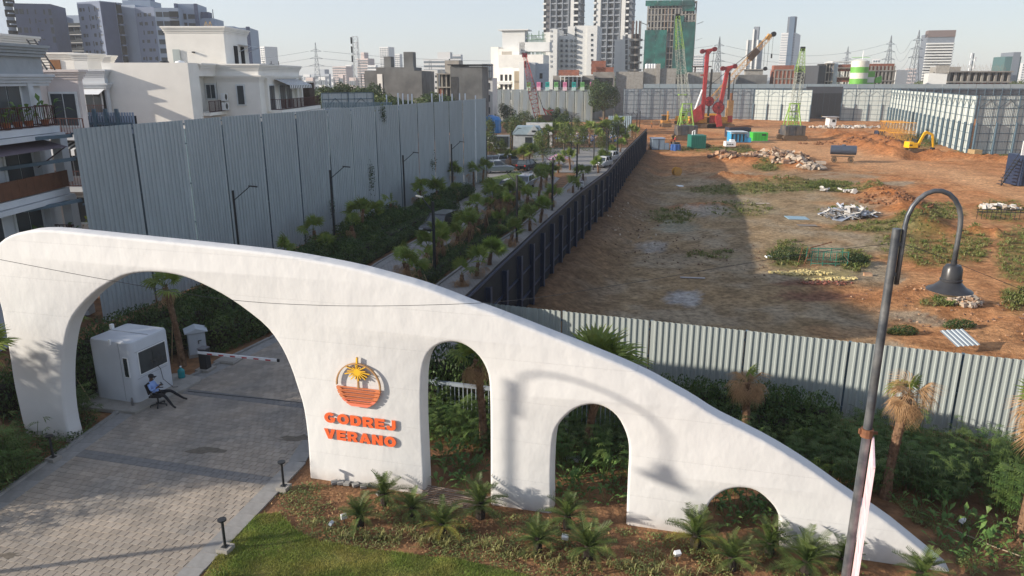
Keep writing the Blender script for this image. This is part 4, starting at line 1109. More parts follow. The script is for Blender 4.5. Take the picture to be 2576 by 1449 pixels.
# --- low ground plants behind the kerb (left, past the cabinet)
# --- lawn and bed
lawn_px = [(505, 1460), (560, 1378), (650, 1295), (700, 1290), (745, 1335), (800, 1362), (870, 1374), (960, 1386), (1060, 1398), (1150, 1408), (1220, 1422), (1300, 1440), (1400, 1470), (1500, 1500), (1500, 1620), (400, 1620)]
lawn = [(G(*p).x, G(*p).y) for p in lawn_px]
lawn_m = mat('lawn soil', (.10, .12, .03), 1, .3, 3, .03, 12, col2=(.20, .17, .055))
sheet('lawn', lawn, .012, lawn_m)
def grass(name, poly, n, hmin, hmax, w, m, seed, lab=None, clump=0):
 q = random.Random(seed); xs = [p[0] for p in poly]; ys = [p[1] for p in poly]; V = []; F = []; i = 0
 while i < n:
  x, y = q.uniform(min(xs), max(xs)), q.uniform(min(ys), max(ys))
  if not inpoly(x, y, poly): continue
  h = q.uniform(hmin, hmax) * (1 + .8 * mnoise.noise(Vector((x * 1.5, y * 1.5, 0)))); a = q.uniform(0, 6.28); dx, dy = math.cos(a) * w, math.sin(a) * w; lx, ly = q.gauss(0, h * .6), q.gauss(0, h * .6)
  b = len(V); V += [(x - dx, y - dy, 0), (x + dx, y + dy, 0), (x + lx, y + ly, .012 + h)]; F.append((b, b + 1, b + 2)); i += 1
 me = bpy.data.meshes.new(name); me.from_pydata(V, [], F); me.materials.append(m)
 o = bpy.data.objects.new(name, me); COL.objects.link(o); return tag(o, lab or 'short lawn grass', 'grass', kind='stuff')
gm = mat('lawn grass', (.17, .235, .045), .8, .3, 1.2, trans=.25, col2=(.32, .30, .08), mix=(.42, .6))
grass('lawn_grass', lawn, 90000, .03, .07, .012, gm, 1, 'short yellow green lawn grass in the front corner')
bed_px = [(705, 1240), (780, 1215), (900, 1235), (1000, 1245), (1090, 1255), (1230, 1285), (1400, 1305), (1575, 1335), (1770, 1355), (1960, 1388), (2200, 1449), (2300, 1500), (1500, 1520), (1400, 1470), (1300, 1440), (1220, 1422), (1150, 1408), (960, 1386), (870, 1374), (800, 1362), (745, 1335), (700, 1290), (670, 1270)]
bed = [(G(*p).x, G(*p).y) for p in bed_px]
def cover(name, poly, n, size, m, seed, lab, thr=-.05, zmax=.10, freq=.9):
 q = random.Random(seed); xs = [p[0] for p in poly]; ys = [p[1] for p in poly]; mb = MB(); i = 0; tries = 0
 while i < n and tries < n * 12:
  tries += 1; x, y = q.uniform(min(xs), max(xs)), q.uniform(min(ys), max(ys))
  dens = mnoise.noise(Vector((x * freq, y * freq, seed))) + .5 * mnoise.noise(Vector((x * freq * 3, y * freq * 3, seed)))
  if dens < thr + q.uniform(-.12, .12) or not inpoly(x, y, poly): continue
  i += 1; p = Vector((x, y, q.uniform(.01, zmax) * (.5 + max(0, dens)))); s = size * q.uniform(.6, 1.3); nrm = Vector((q.gauss(0, .5), q.gauss(0, .5), 1)).normalized(); a = Matrix.Rotation(q.uniform(0, 6.28), 3, nrm) @ nrm.orthogonal().normalized(); b = nrm.cross(a)
  mb.add([p - a * s, p + b * s * .6, p + a * s, p - b * s * .6], [(0, 1, 2, 3)])
 o = mb.build(name, m); return tag(o, lab, 'ground cover', kind='stuff')
cover('ground_cover', bed, 15000, .032, leafm('ground cover leaf', (.10, .135, .04), .2, 0, .35, col2=(.19, .20, .07)), 3, 'patchy low ground cover on the brown bed', -.02, .12)
cover('fallen_leaves', bed, 2600, .035, mat('dry leaf litter', (.28, .17, .08), .9, .3, 5), 9, 'dry leaf litter on the brown bed', -.3, .03)
bedr_px = [(2230, 1240), (2576, 1330), (2576, 1449), (2440, 1449), (2330, 1350)]
cover('ground_cover', [(G(*p).x, G(*p).y) for p in bedr_px], 2500, .03, MATS['ground cover leaf'], 13, 'thin ground cover on the soil behind the wall tail', .05, .1)
lk = [(-16.6, 15.5), (-15.9, 15.5), (-15.35, 19.2), (-14.9, 22.5), (-14.85, 24.0), (-15.3, 24.6), (-17.8, 24), (-17.8, 16)]
cover('ground_cover', lk, 9000, .05, MATS['hedge leaf'], 17, 'dark low plants along the left kerb', -.5, .5)
lk2 = [(-13.9, 31.2), (-13.1, 31.0), (-11.5, 34.6), (-10.4, 40), (-9.5, 46), (-10.4, 46), (-11.6, 40), (-13, 35)]
cover('ground_cover', lk2, 9000, .055, BROAD, 19, 'glossy low plants along the kerb past the barrier', -.5, .45)
cover('ground_cover', [(-20, 22.5), (-17.2, 24), (-16.9, 28), (-13.2, 33.5), (-11, 40), (-13.5, 44), (-19.3, 37)], 9000, .07, MATS['hedge leaf'], 18, 'dark low plants between the guard cabin and the tall tin wall', -.6, .5)
mk = [(pl_at(ROAD_R, y) + .12, y) for y in range(40, 76, 3)] + [(pl_at(PATH_L, y) - .12, y) for y in range(75, 39, -3)]
cover('ground_cover', mk, 16000, .05, MATS['hedge leaf'], 23, 'dark low planting filling the median', -.5, .45)
# strap leaved tufts along the lawn edge
def strap(seed, n=12, h=.33):
 q = random.Random(seed); mb = MB(); up = Vector((0, 0, 1))
 for k in range(n):
  a = q.uniform(0, 6.28); el = q.uniform(.7, 1.4); d = Vector((math.cos(a) * math.cos(el), math.sin(a) * math.cos(el), math.sin(el))); b = Vector((q.gauss(0, .04), q.gauss(0, .04), 0)); L_ = h * q.uniform(.6, 1.2); s = Vector((-math.sin(a), math.cos(a), 0)) * .011
  p1 = b + d * L_ * .55; d2 = Vector((d.x * 1.8, d.y * 1.8, d.z * .2)); p2 = p1 + d2 * L_ * .3; p3 = p2 + Vector((d.x, d.y, -1.2)) * L_ * .2
  mb.add([b - s, b + s, p1 + s, p1 - s, p2 + s * .7, p2 - s * .7, p3], [(0, 1, 2, 3), (3, 2, 4, 5), (5, 4, 6)])
 return mb.mesh('strap_leaf_tuft', GRASSY)
ST = [strap(i) for i in range(4)]
q = random.Random(31)
band = []
for a, b, n in (((760, 1320), (900, 1352), 9), ((900, 1350), (1200, 1380), 18), ((1200, 1375), (1420, 1420), 16), ((1420, 1415), (1600, 1440), 9), ((1000, 1340), (1180, 1362), 6), ((1600, 1430), (1760, 1448), 7), ((1780, 1420), (1900, 1440), 5), ((1500, 1385), (1700, 1405), 6)):
 for i in range(n):
  t = (i + q.random()) / n; v = G(lerp(a[0], b[0], t) + q.gauss(0, 6), lerp(a[1], b[1], t) + q.gauss(0, 6)); band.append(v)
for v in band:
 o = bpy.data.objects.new('strap_leaf_tuft', ST[q.randrange(4)]); COL.objects.link(o); o.location = v; o.rotation_euler = (0, 0, q.uniform(0, 6)); s = q.uniform(.8, 1.25); o.scale = (s, s, s)
 tag(o, 'small pale strap leaved tuft in the row where the bed meets the lawn', 'plant', 'strap leaved tufts along the lawn')
# bright clump bottom left of the lawn
def spider(seed, n=46, h=.6):
 q = random.Random(seed); mb = MB()
 for k in range(n):
  a = q.uniform(0, 6.28); el = q.uniform(.35, 1.45); d = Vector((math.cos(a) * math.cos(el), math.sin(a) * math.cos(el), math.sin(el))); b = Vector((q.gauss(0, .10), q.gauss(0, .10), 0)); L_ = h * q.uniform(.7, 1.2); s = Vector((-math.sin(a), math.cos(a), 0)) * .016
  p1 = b + d * L_ * .6; p2 = p1 + Vector((d.x, d.y, -.25)) * L_ * .45
  mb.add([b - s * .6, b + s * .6, p1 + s, p1 - s, p2], [(0, 1, 2, 3), (3, 2, 4)])
 return mb
sp = spider(1).build('spider_lily', leafm('bright strap green', (.16, .22, .035), .35)); sp.location = G(560, 1462); tag(sp, 'bright green spiky clump at the lower corner of the lawn', 'plant')
# --- trees
def tree_mesh(seed, h, r, n, size, m, trunk_h=None):
 q = random.Random(seed); vols = [((0, 0, h * .62), (r * .8, r * .8, h * .34))]
 for i in range(9):
  a = q.uniform(0, 6.28); rr = r * q.uniform(.35, .75); vols.append(((math.cos(a) * rr, math.sin(a) * rr, h * q.uniform(.35, .85)), (r * q.uniform(.3, .5), r * q.uniform(.3, .5), h * q.uniform(.12, .22))))
 mb = leaf_mass('crown', m, vols, n, size, seed); tb_ = MB(); tb_.tube([(0, 0, -.1), (.05, 0, h * .25), (-.05, .05, h * .5), (0, 0, h * .8)], [r * .085, r * .065, r * .045, .03], 8)
 for i in range(7):
  a = q.uniform(0, 6.28); z = h * q.uniform(.25, .5); tb_.tube([(0, 0, z), (math.cos(a) * r * .3, math.sin(a) * r * .3, z + h * .14), (math.cos(a) * r * .6, math.sin(a) * r * .6, z + h * .26)], [r * .035, r * .025, .02], 5)
 return mb.mesh('crown', m), tb_.mesh('trunk', BARK)
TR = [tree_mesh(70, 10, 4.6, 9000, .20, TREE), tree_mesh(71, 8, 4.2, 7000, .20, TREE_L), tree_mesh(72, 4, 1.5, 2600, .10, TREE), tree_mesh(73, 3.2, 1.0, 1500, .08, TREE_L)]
def tree(k, x, y, s, lab, z=0, group='trees', name='leafy_tree', sz=None):
 t = thing(name, lab, 'tree', (x, y, z), rnd.uniform(0, 6), group)
 sc_ = (s, s, sz or s)
 inst('crown', TR[k][0], t, sc=sc_); inst('trunk', TR[k][1], t, sc=sc_)
def tree_px(k, px, py_base, Y, h_m, lab, **kw):
 v = W(px, py_base, Y); hh = (10, 8, 4, 3.2)[k]; tree(k, v.x, Y, h_m / hh, lab, z=v.z, **kw)
tree(0, W(1521, 250, 214).x, 214, 1.15, 'big dense tree between the far tin wall and the framed hoarding')
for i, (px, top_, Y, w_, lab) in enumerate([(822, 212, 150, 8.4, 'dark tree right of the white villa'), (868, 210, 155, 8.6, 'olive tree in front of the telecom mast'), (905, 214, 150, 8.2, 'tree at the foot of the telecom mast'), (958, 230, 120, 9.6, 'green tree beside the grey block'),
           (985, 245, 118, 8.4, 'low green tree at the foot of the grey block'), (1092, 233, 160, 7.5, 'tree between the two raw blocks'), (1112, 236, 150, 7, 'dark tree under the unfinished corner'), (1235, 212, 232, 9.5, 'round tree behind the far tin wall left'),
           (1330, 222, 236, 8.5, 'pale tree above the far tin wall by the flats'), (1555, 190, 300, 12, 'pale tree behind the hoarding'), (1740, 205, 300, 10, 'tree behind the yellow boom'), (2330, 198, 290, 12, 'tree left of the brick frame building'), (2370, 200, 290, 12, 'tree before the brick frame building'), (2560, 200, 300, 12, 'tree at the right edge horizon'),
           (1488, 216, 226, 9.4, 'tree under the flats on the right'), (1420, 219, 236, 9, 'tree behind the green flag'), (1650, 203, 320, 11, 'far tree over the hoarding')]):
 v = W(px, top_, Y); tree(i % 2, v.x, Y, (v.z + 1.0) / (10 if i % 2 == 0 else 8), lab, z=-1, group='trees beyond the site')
tree(3, -23.5, 44, 1.8, 'small dark tree in the gap behind the tall tin wall', z=0); tree(3, -22.6, 40.5, 1.7, 'second dark shrubby tree in the gap behind the tall tin wall', z=0)
# small trees and shrubs in the far park
park = [(2, 60, 720, 1.0, 'wispy sapling at the end of the tin wall'), (3, 220, 930, 1.0, 'small shrub near the blue tank'), (2, 370, 860, 1.1, 'sparse sapling in the middle of the park'), (2, 430, 1060, 1.0, 'round shrub left of the little house'), (3, 480, 1100, 1.2, 'lit shrub beside the little house'),
  (3, 620, 960, 1.3, 'feathery sapling behind the little house'), (2, 820, 1090, .95, 'tall dark shrub before the white portal'), (3, 860, 1290, 1.1, 'bushy shrub on the lawn'), (3, 870, 1350, .9, 'lower shrub on the lawn'), (2, 1130, 1060, 1.0, 'spreading shrub in the palm clump'),
  (3, 1170, 1200, 1.2, 'dark shrub behind the parasol'), (3, 1380, 1230, 1.2, 'young pale tree beside the drive'), (2, 1860, 1080, .8, 'dark clipped shrub before the blue sheet wall'), (3, 1330, 990, 1.0, 'straw coloured bush by the litter'), (3, 1960, 1060, .9, 'shrub by the blue sheet wall'), (3, 110, 1330, 1.1, 'sunlit shrub by the silver cars'),
  (3, 90, 1090, 1.2, 'dark shrub by the wall end'), (3, 270, 1330, .8, 'flat hedge bush before the parked cars'), (3, 700, 880, .8, 'low bush by the red crane'), (2, 1090, 930, .9, 'bush clump behind the palms'), (3, 1710, 1250, .9, 'planting on the traffic island'), (3, 1030, 900, 1.0, 'bush right of the portal')]
for k, x, y, s, lab in park:
 v = G(*c4b(x, y + 40)); tree(k, v.x, v.y, s * 1.35, lab, group='small trees in the far park', name='small_tree')
pk = [(-6, 80), (1.5, 97), (4, 112), (18, 134), (24, 150), (10, 165), (-8, 165), (-10, 90)]
cover('park_planting', pk, 14000, .11, TREE_L, 29, 'mixed low planting of the far park', .0, .7, .25)
lw = [(G(*c4b(*p)).x, G(*c4b(*p)).y) for p in ((720, 1260), (850, 1250), (900, 1449), (730, 1449))]
sheet('park_lawn', [(-1.5, 76), (2.3, 84), (3.5, 93), (.5, 98), (-4, 90)], .03, mat('sunlit lawn', (.09, .13, .03), 1, .25, 2))
# weeds on the dirt site
def weeds():
 q = random.Random(77); mb = MB(); 
 for gx, gy, rx, ry, s in GREEN:
  for i in range(int(500 * s * (1 if gy > 500 else 1.3))):
   a, r = q.uniform(0, 6.28), math.sqrt(q.random()) * 1.05; px, py = gx + math.cos(a) * r * rx, gy + math.sin(a) * r * ry; v = G(px, py, -.8)
   if mnoise.noise(Vector((v.x * .9, v.y * .9, 2))) < -.08: continue
   if v.x < site_x0(v.y) + .3: continue
   z = site_h(v.x, v.y); hh = q.uniform(.10, .42)
   for k in range(3):
    d = Vector((q.gauss(0, .5), q.gauss(0, .5), 1)).normalized(); sd = Vector((-d.y, d.x, 0)).normalized() * .035 if d.xy.length > .01 else Vector((.03, 0, 0)); b = Vector((v.x + q.gauss(0, .08), v.y + q.gauss(0, .08), z)); p1 = b + d * hh * .6; p2 = p1 + Vector((d.x * 1.5, d.y * 1.5, .4)) * hh * .5
    mb.add([b, p1 - sd * (1 + v.y / 80), p2, p1 + sd * (1 + v.y / 80)], [(0, 1, 2, 3)])
 tag(mb.build('weeds', WEED), 'scattered weeds and rough grass on the dirt site', 'weeds', kind='stuff')
weeds()
# ivy on the tall wall and on the far wall
def vine(px0, py0, px1, py1, lab, lat=.25, n=260, dist=None):
 mb = MB(); q = random.Random(int(px0))
 def on_wall(px, py):
  best = None
  for a, b in zip(seg_pts, seg_pts[1:]):
   d = (b - a).normalized(); nn = Vector((d.y, -d.x, 0)); r = ray(px, py); den = r.dot(nn)
   if abs(den) < 1e-6: continue
   k = (a - Vector((0, 0, CAM_H))).dot(nn) / den
   if k <= 0: continue
   P = Vector((0, 0, CAM_H)) + r * k; s = (P - a).dot(d)
   if -.2 <= s <= (b - a).length + .2: best = (P, nn); break
  return best
 A, B = on_wall(px0, py0), on_wall(px1, py1)
 if not A or not B: return
 root = thing('climbing_vine', lab, 'vine', tuple(B[0]), 0, 'vines on the tall tin wall')
 nn = A[1]; nn = nn if nn.x > 0 else -nn
 pts_ = [A[0].lerp(B[0], t / 6) + Vector((q.gauss(0, .05), q.gauss(0, .05), 0)) + nn * .08 for t in range(7)]
 mb.tube(pts_, .012, 4, cap=False); mb.build('stem', BARK, root, world=True); mb = MB()
 for i in range(n):
  p = A[0].lerp(B[0], q.random()) + nn * q.uniform(.05, .25) + Vector((q.gauss(0, lat * .5), q.gauss(0, lat), q.gauss(0, lat))); nrm = Vector((q.gauss(0, 1), q.gauss(0, 1), q.gauss(0, 1))).normalized(); a = nrm.orthogonal().normalized(); b = nrm.cross(a); s = q.uniform(.04, .08)
  mb.add([p - a * s, p + b * s * .6, p + a * s, p - b * s * .6], [(0, 1, 2, 3)])
 mb.build('foliage', TREE, root, world=True)
vine(929, 415, 932, 478, 'thin green vine half way up the tall tin wall'); vine(1086, 405, 1084, 415, 'bushy green tuft sprouting from the tall tin wall', .35, 200)
vine(958, 270, 963, 305, 'vine hanging over the top edge of the tall tin wall', .22); vine(768, 560, 770, 625, 'low vine at the foot of the tall tin wall', .2, 160); vine(830, 500, 832, 540, 'small vine tuft beside the second lamp pole', .2, 120)
for i, (px, py, lab) in enumerate([(1478, 290, 'green bush rooted in a seam of the far tin wall, leftmost of three'), (1512, 278, 'green bush rooted in a seam of the far tin wall, middle of three'), (1546, 296, 'small bush rooted in a seam of the far tin wall, rightmost of three')]):
 v = W((1382, 1403, 1424)[i], (281, 277, 285)[i], 216.5)
 o = leaf_mass('wall_bush', TREE_L, [((0, 0, 1.4), (.75, .5, 1.3 if i == 0 else .8)), ((.2, 0, .8), (.6, .4, .6))], 500, .14, 80 + i).build('wall_bush', TREE_L); o.location = (v.x, v.y, v.z - 1.4); tag(o, lab, 'bush', 'bushes on the far tin wall')
# shade trees standing left of and behind the viewpoint (their shadows reach the drive and the gateway leg)

sheet('dirt_apron', [(-40, 158), (26, 158), (28.5, 216), (-60, 216)], -.015, mat('orange apron soil', (.36, .16, .06), 1, .3, .5, .05, 4, col2=(.44, .25, .13)))
# ------------------------------------------------------------------ garden street lamps
pole_mat = CHARCOAL
LP_me = MB().box((0, 0, 2.55), (.13, .13, 5.1)).box((0, 0, .02), (.3, .3, .04)).mesh('pole', pole_mat)
LA_me = MB().beam((.05, 0, 4.55), (.95, 0, 5.28), .05).mesh('arm', pole_mat)
LH_me = MB().box(None, (.52, .2, .07), M=Matrix.Translation((1.15, 0, 5.30)) @ Matrix.Rotation(R(8), 4, 'Y')).mesh('lamp_head', pole_mat)
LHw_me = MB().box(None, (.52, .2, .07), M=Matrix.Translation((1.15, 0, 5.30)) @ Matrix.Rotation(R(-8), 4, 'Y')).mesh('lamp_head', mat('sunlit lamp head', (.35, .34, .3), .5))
def street_lamp(x, y, rz, lab, s=1.0, head=None):
 t = thing('street_lamp', lab, 'street lamp', (x, y, 0), rz, 'dark garden street lamps')
 inst('pole', LP_me, t, sc=(1, 1, s)); dz = 5.1 * (s - 1)
 inst('arm', LA_me, t, (0, 0, dz)); inst('lamp_head', head or LH_me, t, (0, 0, dz))
for i, (x, y, s) in enumerate([(-16.6, 43.4, 1.1), (-12.81, 51.75, 1.14), (-9.63, 65.3, 1.08), (-6.43, 78.75, 1.05), (-3.2, 92.6, 1.0)]):
 street_lamp(x, y, R(18), ('first', 'second', 'third', 'fourth', 'fifth')[i] + ' dark lamp post along the tall tin wall counted from the gateway', s)
for i, (x, y, s, r) in enumerate([(-4.72, 43.31, .97, 140), (.36, 54.61, 1.0, 150), (3.8, 68.61, .98, 150), (7.41, 84.1, .95, 150), (11.1, 100.3, .95, 150), (14.1, 110.9, .98, 160)]):
 street_lamp(x, y, R(r), ('first', 'second', 'third', 'fourth', 'fifth', 'sixth')[i] + ' dark lamp post beside the path counted from the gateway', s, LHw_me if i == 0 else None)
for i, (px, py, top, rz, lab) in enumerate([(365, 960, 610, 200, 'thin distant lamp before the far tin wall, leftmost'), (538, 1075, 700, 20, 'distant lamp before the far tin wall near the little house'), (716, 1160, 860, 20, 'distant lamp left of the white portal'),
  (433, 1440, 935, 20, 'lamp standing among the palms by the silver cars'), (1065, 905, 655, 200, 'distant lamp right of the red crane'), (1198, 870, 630, 200, 'distant lamp under the pink flag'), (1272, 1200, 720, 20, 'lamp beside the palm clump of the park'),
  (1785, 1400, 940, 200, 'lamp by the traffic island'), (1925, 1280, 870, 200, 'lamp by the clipped shrub at the plaza'), (2030, 1145, 805, 200, 'lamp by the blue sheet wall'), (2120, 965, 745, 200, 'lamp with a white notice in front of the hoarding'), (2195, 950, 715, 200, 'second last lamp before the hoarding'), (2240, 900, 690, 200, 'last lamp before the hoarding')]):
 v = G(*c4b(px, py)); tp = W(*c4b(px, top), v.y); street_lamp(v.x, v.y, R(rz), lab, max(.8, min(1.6, tp.z / 5.1)))

# ------------------------------------------------------------------ tall swan neck lamps
galv = mat('weathered galvanised pole', (.075, .085, .10), .42, .3, 5, col2=(.15, .155, .16), metal=.45)
bell_m = mat('lamp bell black', (.035, .036, .04), .32, .2, 5)
lens_m = mat('milky lamp bowl', (.42, .38, .28), .3, .1, 5)
def swan_lamp(loc, zt, arm, rz, label, hs=1.0, drop=1.2):
 t = thing('swan_neck_lamp', label, 'street lamp', loc, rz, 'tall swan neck street lamps')
 MB().tube([(0, 0, 0), (0, 0, zt * .5), (0, 0, zt)], [.09, .08, .072], 16).build('pole', galv, t, 40)
 pts = [(.13, 0, zt - 1.0), (.13, 0, zt - .4), (.13, 0, zt + .05)]
 for k in range(1, 12):
  a = math.pi * (1 - k / 11.0); pts.append((.13 + arm / 2 + math.cos(a) * arm / 2, 0, zt + .05 + math.sin(a) * .55 * hs))
 pts += [(.13 + arm, 0, zt - .25), (.13 + arm + .0, 0, zt - .55 * hs)]
 MB().tube(pts, .042, 12).build('swan_neck', galv, t, True)
 b = MB()
 for z in (zt - .28, zt - .82): b.box((.08, 0, z), (.12, .05, .05))
 b.build('bracket', galv, t)
 x = .13 + arm; z = zt - .55 * hs
 MB().lathe([(.02, .06), (.05, .05), (.05, 0), (.12, -.02), (.155, -.08), (.165, -.26), (.18, -.27), (.18, -.30)], (x, 0, z), 24).build('cap', bell_m, t, 35)
 MB().lathe([(.15, -.28), (.19, -.34), (.27, -.42), (.36, -.46), (.375, -.475), (.36, -.48), (.26, -.45), (.1, -.40)], (x, 0, z), 32).build('lamp_shade', bell_m, t, 35)
 MB().lathe([(.25, -.46), (.22, -.52), (.14, -.57), (.0, -.59)], (x, 0, z), 20).build('bowl', lens_m, t, True)
 return t
YL = 12.5
ptop = W(2252, 575, YL)
near_lamp = swan_lamp((ptop.x + .03, YL, 0), ptop.z, .92, R(-4), 'grey swan neck street lamp with black bell shade and a pink banner on its pole', 1.12)
MB().tube([(0, 0, W(2180, 1098, YL).z), (0, 0, W(2180, 1078, YL).z)], .115, 12).box((.14, .0, W(2180, 1088, YL).z), (.10, .05, .05)).box((-.12, 0, W(2180, 1085, YL).z), (.06, .05, .10)).build('clamp', RUST, near_lamp)
z1 = W(2182, 1098, YL).z; zo = G(2199, 1176, z1)
oc = Vector((zo.x, zo.y, z1)); ic = Vector((ptop.x + .13, YL - .06, z1 + .02)); dn = (oc - ic)
ban = thing('banner', 'narrow pink flag style banner laced to the swan neck lamp pole', 'banner', tuple(Vector((ic.x, ic.y, 0))))
pinkm = mat('faded pink vinyl', (.78, .46, .50), .6, .07, 1.5, col2=(.82, .62, .65)); pinkd = mat('banner print', (.72, .36, .42), .6, .1, 3)
zb = z1 - 3.4; ang = math.atan2(dn.y, dn.x); L_ = dn.xy.length
m_ = MB().box((L_ / 2, 0, (z1 + zb) / 2), (L_ - .04, .02, z1 - zb - .04)); o = m_.build('vinyl', pinkm, ban); o.rotation_euler = (0, 0, ang)
fr = MB()
for x in (0, L_): fr.box((x, 0, (z1 + zb) / 2), (.035, .035, z1 - zb))
for z in (z1, zb): fr.box((L_ / 2, 0, z), (L_ + .035, .034, .035))
o = fr.build('frame', mat('pale banner frame', (.75, .55, .58), .5), ban); o.rotation_euler = (0, 0, ang)
pr = MB()
for i in range(9):
 z = z1 - .35 - i * .33; pr.box((L_ * .5, 0, z), (L_ * (.34 if i % 3 else .5), .026, .12 if i % 3 else .05))
o = pr.build('print', pinkd, ban); o.rotation_euler = (0, 0, ang)
tie = MB()
for i in range(9): tie.tube([(-.22, .02, z1 - .3 - i * .34), (.0, .0, z1 - .28 - i * .34)], .006, 4)
o = tie.build('lacing', PLASTIC_W, ban); o.rotation_euler = (0, 0, ang)
tag(o, kind='stuff')
swan_lamp((-17.4, 14.75, 0), 9.75, 1.9, R(-80), 'second tall swan neck lamp standing left of the view, its shadow falls on the gateway', 1.3)

# ------------------------------------------------------------------ guard cabin
A0 = Vector((-14.19, 25.5, .15)); ax = Vector((.30, .954, 0)).normalized(); rzb = math.atan2(ax.y, ax.x)
cab_m = mat('white cabin panel', (.52, .545, .58), .4, .07, .7, bump=.004, bscale=2)
cabin = thing('guard_cabin', 'white rounded guard cabin with one big window beside the driveway', 'guard booth', tuple(A0), rzb)
def rounded(w, d, r, n=5, inset=0):
 out = []
 for cx, cy, a0 in ((w - r, r, -90), (w - r, d - r, 0), (r, d - r, 90), (r, r, 180)):
  for k in range(n + 1):
   a = R(a0 + 90 * k / n); out.append((cx + (r - inset) * math.cos(a), cy + (r - inset) * math.sin(a)))
 return out
CW, CD, CHh = 1.95, 2.0, 2.42
mb = MB(); rings = [(rounded(CW, CD, .22, 6, 0), 0), (rounded(CW, CD, .22, 6, 0), CHh - .12), (rounded(CW, CD, .22, 6, .035), CHh - .035), (rounded(CW, CD, .22, 6, .12), CHh)]
for rg, z in rings: mb.v += [(x, y, z) for x, y in rg]
n = len(rings[0][0])
for i in range(3):
 for k in range(n): mb.f.append((i * n + k, i * n + (k + 1) % n, (i + 1) * n + (k + 1) % n, (i + 1) * n + k)); mb.mi.append(0)
mb.f.append(tuple(3 * n + k for k in range(n))); mb.mi.append(0)
mb.build('shell', cab_m, cabin, 40)
MB().box((.98, -.012, 1.50), (1.42, .03, .94)).build('window_frame', PLASTIC_W, cabin)
MB().box((.98, -.022, 1.50), (1.34, .03, .86)).build('window', GLASS, cabin)
MB().box((.98, -.03, 1.50), (.03, .03, .86)).build('mullion', CHARCOAL, cabin)
MB().box((-.012, .30, 1.42), (.03, .24, .80)).build('window_frame', PLASTIC_W, cabin); MB().box((-.02, .30, 1.42), (.03, .18, .74)).build('window', GLASS, cabin)
MB().box((.98, 1.0, CHh + .008), (.02, 1.9, .012)).box((-.006, .55, 1.2), (.012, .012, 2.3)).box((.9, -.006, 1.98), (1.5, .012, .012)).box((.9, -.006, .92), (1.5, .012, .012)).build('panel_joint', mat('panel joint', (.30, .31, .33), .7), cabin)
MB().box((1.15, 1.95, CHh + .08), (.12, .12, .2)).build('lifting_lug', PLASTIC_W, cabin); MB().box((-.02, .9, CHh - .05), (.06, .06, .22)).build('lifting_lug', PLASTIC_W, cabin)
MB().tube([(1.12, -.05, 1.15), (1.22, -.08, .95), (1.26, -.1, .5), (1.55, -.25, .05), (1.7, -.35, .02)], .012, 5).build('cable', CHARCOAL, cabin)
pl_poly = [(-14.75, 24.95), (-13.95, 24.75), (-13.1, 26.7), (-12.75, 27.75), (-12.9, 28.1), (-14.0, 28.5), (-17, 27.6), (-16.7, 25.3)]
MB().prism(pl_poly, -.02, .15).build('plinth', CONC, None, bevel=.03)['kind'] = 'structure'
# flask at the cabin corner
fl = MB().lathe([(0, 0), (.045, 0), (.045, .22), (.035, .25), (.03, .30), (0, .31)], (0, 0, 0), 12).build('flask', mat('steel flask', (.25, .25, .26), .3, metal=.8)); fl.location = (-14.32, 25.33, .15); tag(fl, 'small steel flask standing at the near corner of the guard cabin', 'flask')
# big water bottle
bo = thing('water_bottle', 'big turquoise water bottle standing on the slab right of the guard cabin', 'bottle', (-13.62, 28.0, .15))
MB().lathe([(0, 0), (.13, .0), (.14, .03), (.135, .12), (.14, .15), (.14, .30), (.13, .34), (.05, .41), (.035, .44), (.035, .47)], (0, 0, 0), 18).build('body', mat('turquoise bottle', (.02, .22, .24), .2, .08), bo, 40)
MB().lathe([(.04, .46), (.04, .50), (0, .505)], (0, 0, 0), 12).build('cap', PLASTIC_W, bo)
# control cabinet
cb = thing('control_cabinet', 'pale grey electrical cabinet with little pitched roof behind the barrier', 'cabinet', (-14.2, 31.0, 0), R(28))
cabg = mat('pale cabinet paint', (.42, .46, .50), .5, .06, 2)
MB().box((0, 0, .62), (.72, .62, 1.05)).build('body', cabg, cb); MB().box((.0, 0, .06), (.8, .7, .14)).build('foot', CONC, cb)
MB().side([(-.48, 1.15), (.48, 1.15), (.48, 1.18), (0, 1.34), (-.48, 1.18)], -.42, .42).build('roof', cabg, cb)
for s in (-1, 1): MB().box((s * .17 + .02, -.325, .64), (.32, .025, .92)).build('door', cabg, cb)
MB().box((.06, -.35, .7), (.03, .03, .16)).box((.12, -.36, .77), (.12, .03, .03)).build('handle', CHARCOAL, cb)
# boom barrier
ba = thing('boom_barrier', 'lowered red and white boom barrier on a charcoal post', 'barrier', (-13.08, 29.1, 0), R(-14))
MB().box((0, 0, .05), (.62, .62, .16)).build('footing', CONC, ba); MB().box((0, 0, .55), (.34, .34, .90)).build('cabinet', CHARCOAL, ba, bevel=.02); MB().box((0, 0, 1.03), (.37, .37, .05)).build('cap', mat('grey lid', (.12, .12, .13), .5), ba)
MB().box((1.75, -.22, .90), (3.75, .05, .11)).build('boom', mat('barrier white', (.75, .74, .74), .45), ba)
redb = mat('barrier red', (.45, .03, .04), .45)
for i in range(6): MB().box((.45 + i * .55, -.223, .88), (.24, .052, .055)).build('stripe', redb, ba)
MB().box((3.66, -.22, .90), (.10, .06, .12)).build('end_cap', CHARCOAL, ba)
mh = MB().box((0, 0, .05), (1.0, .7, .12)).box((0, 0, .12), (.85, .55, .03)).build('manhole_slab', CONC); mh.location = (-12.5, 30.1, 0); mh.rotation_euler = (0, 0, R(-14)); tag(mh, 'raised concrete inspection slab in the verge by the barrier', 'manhole')
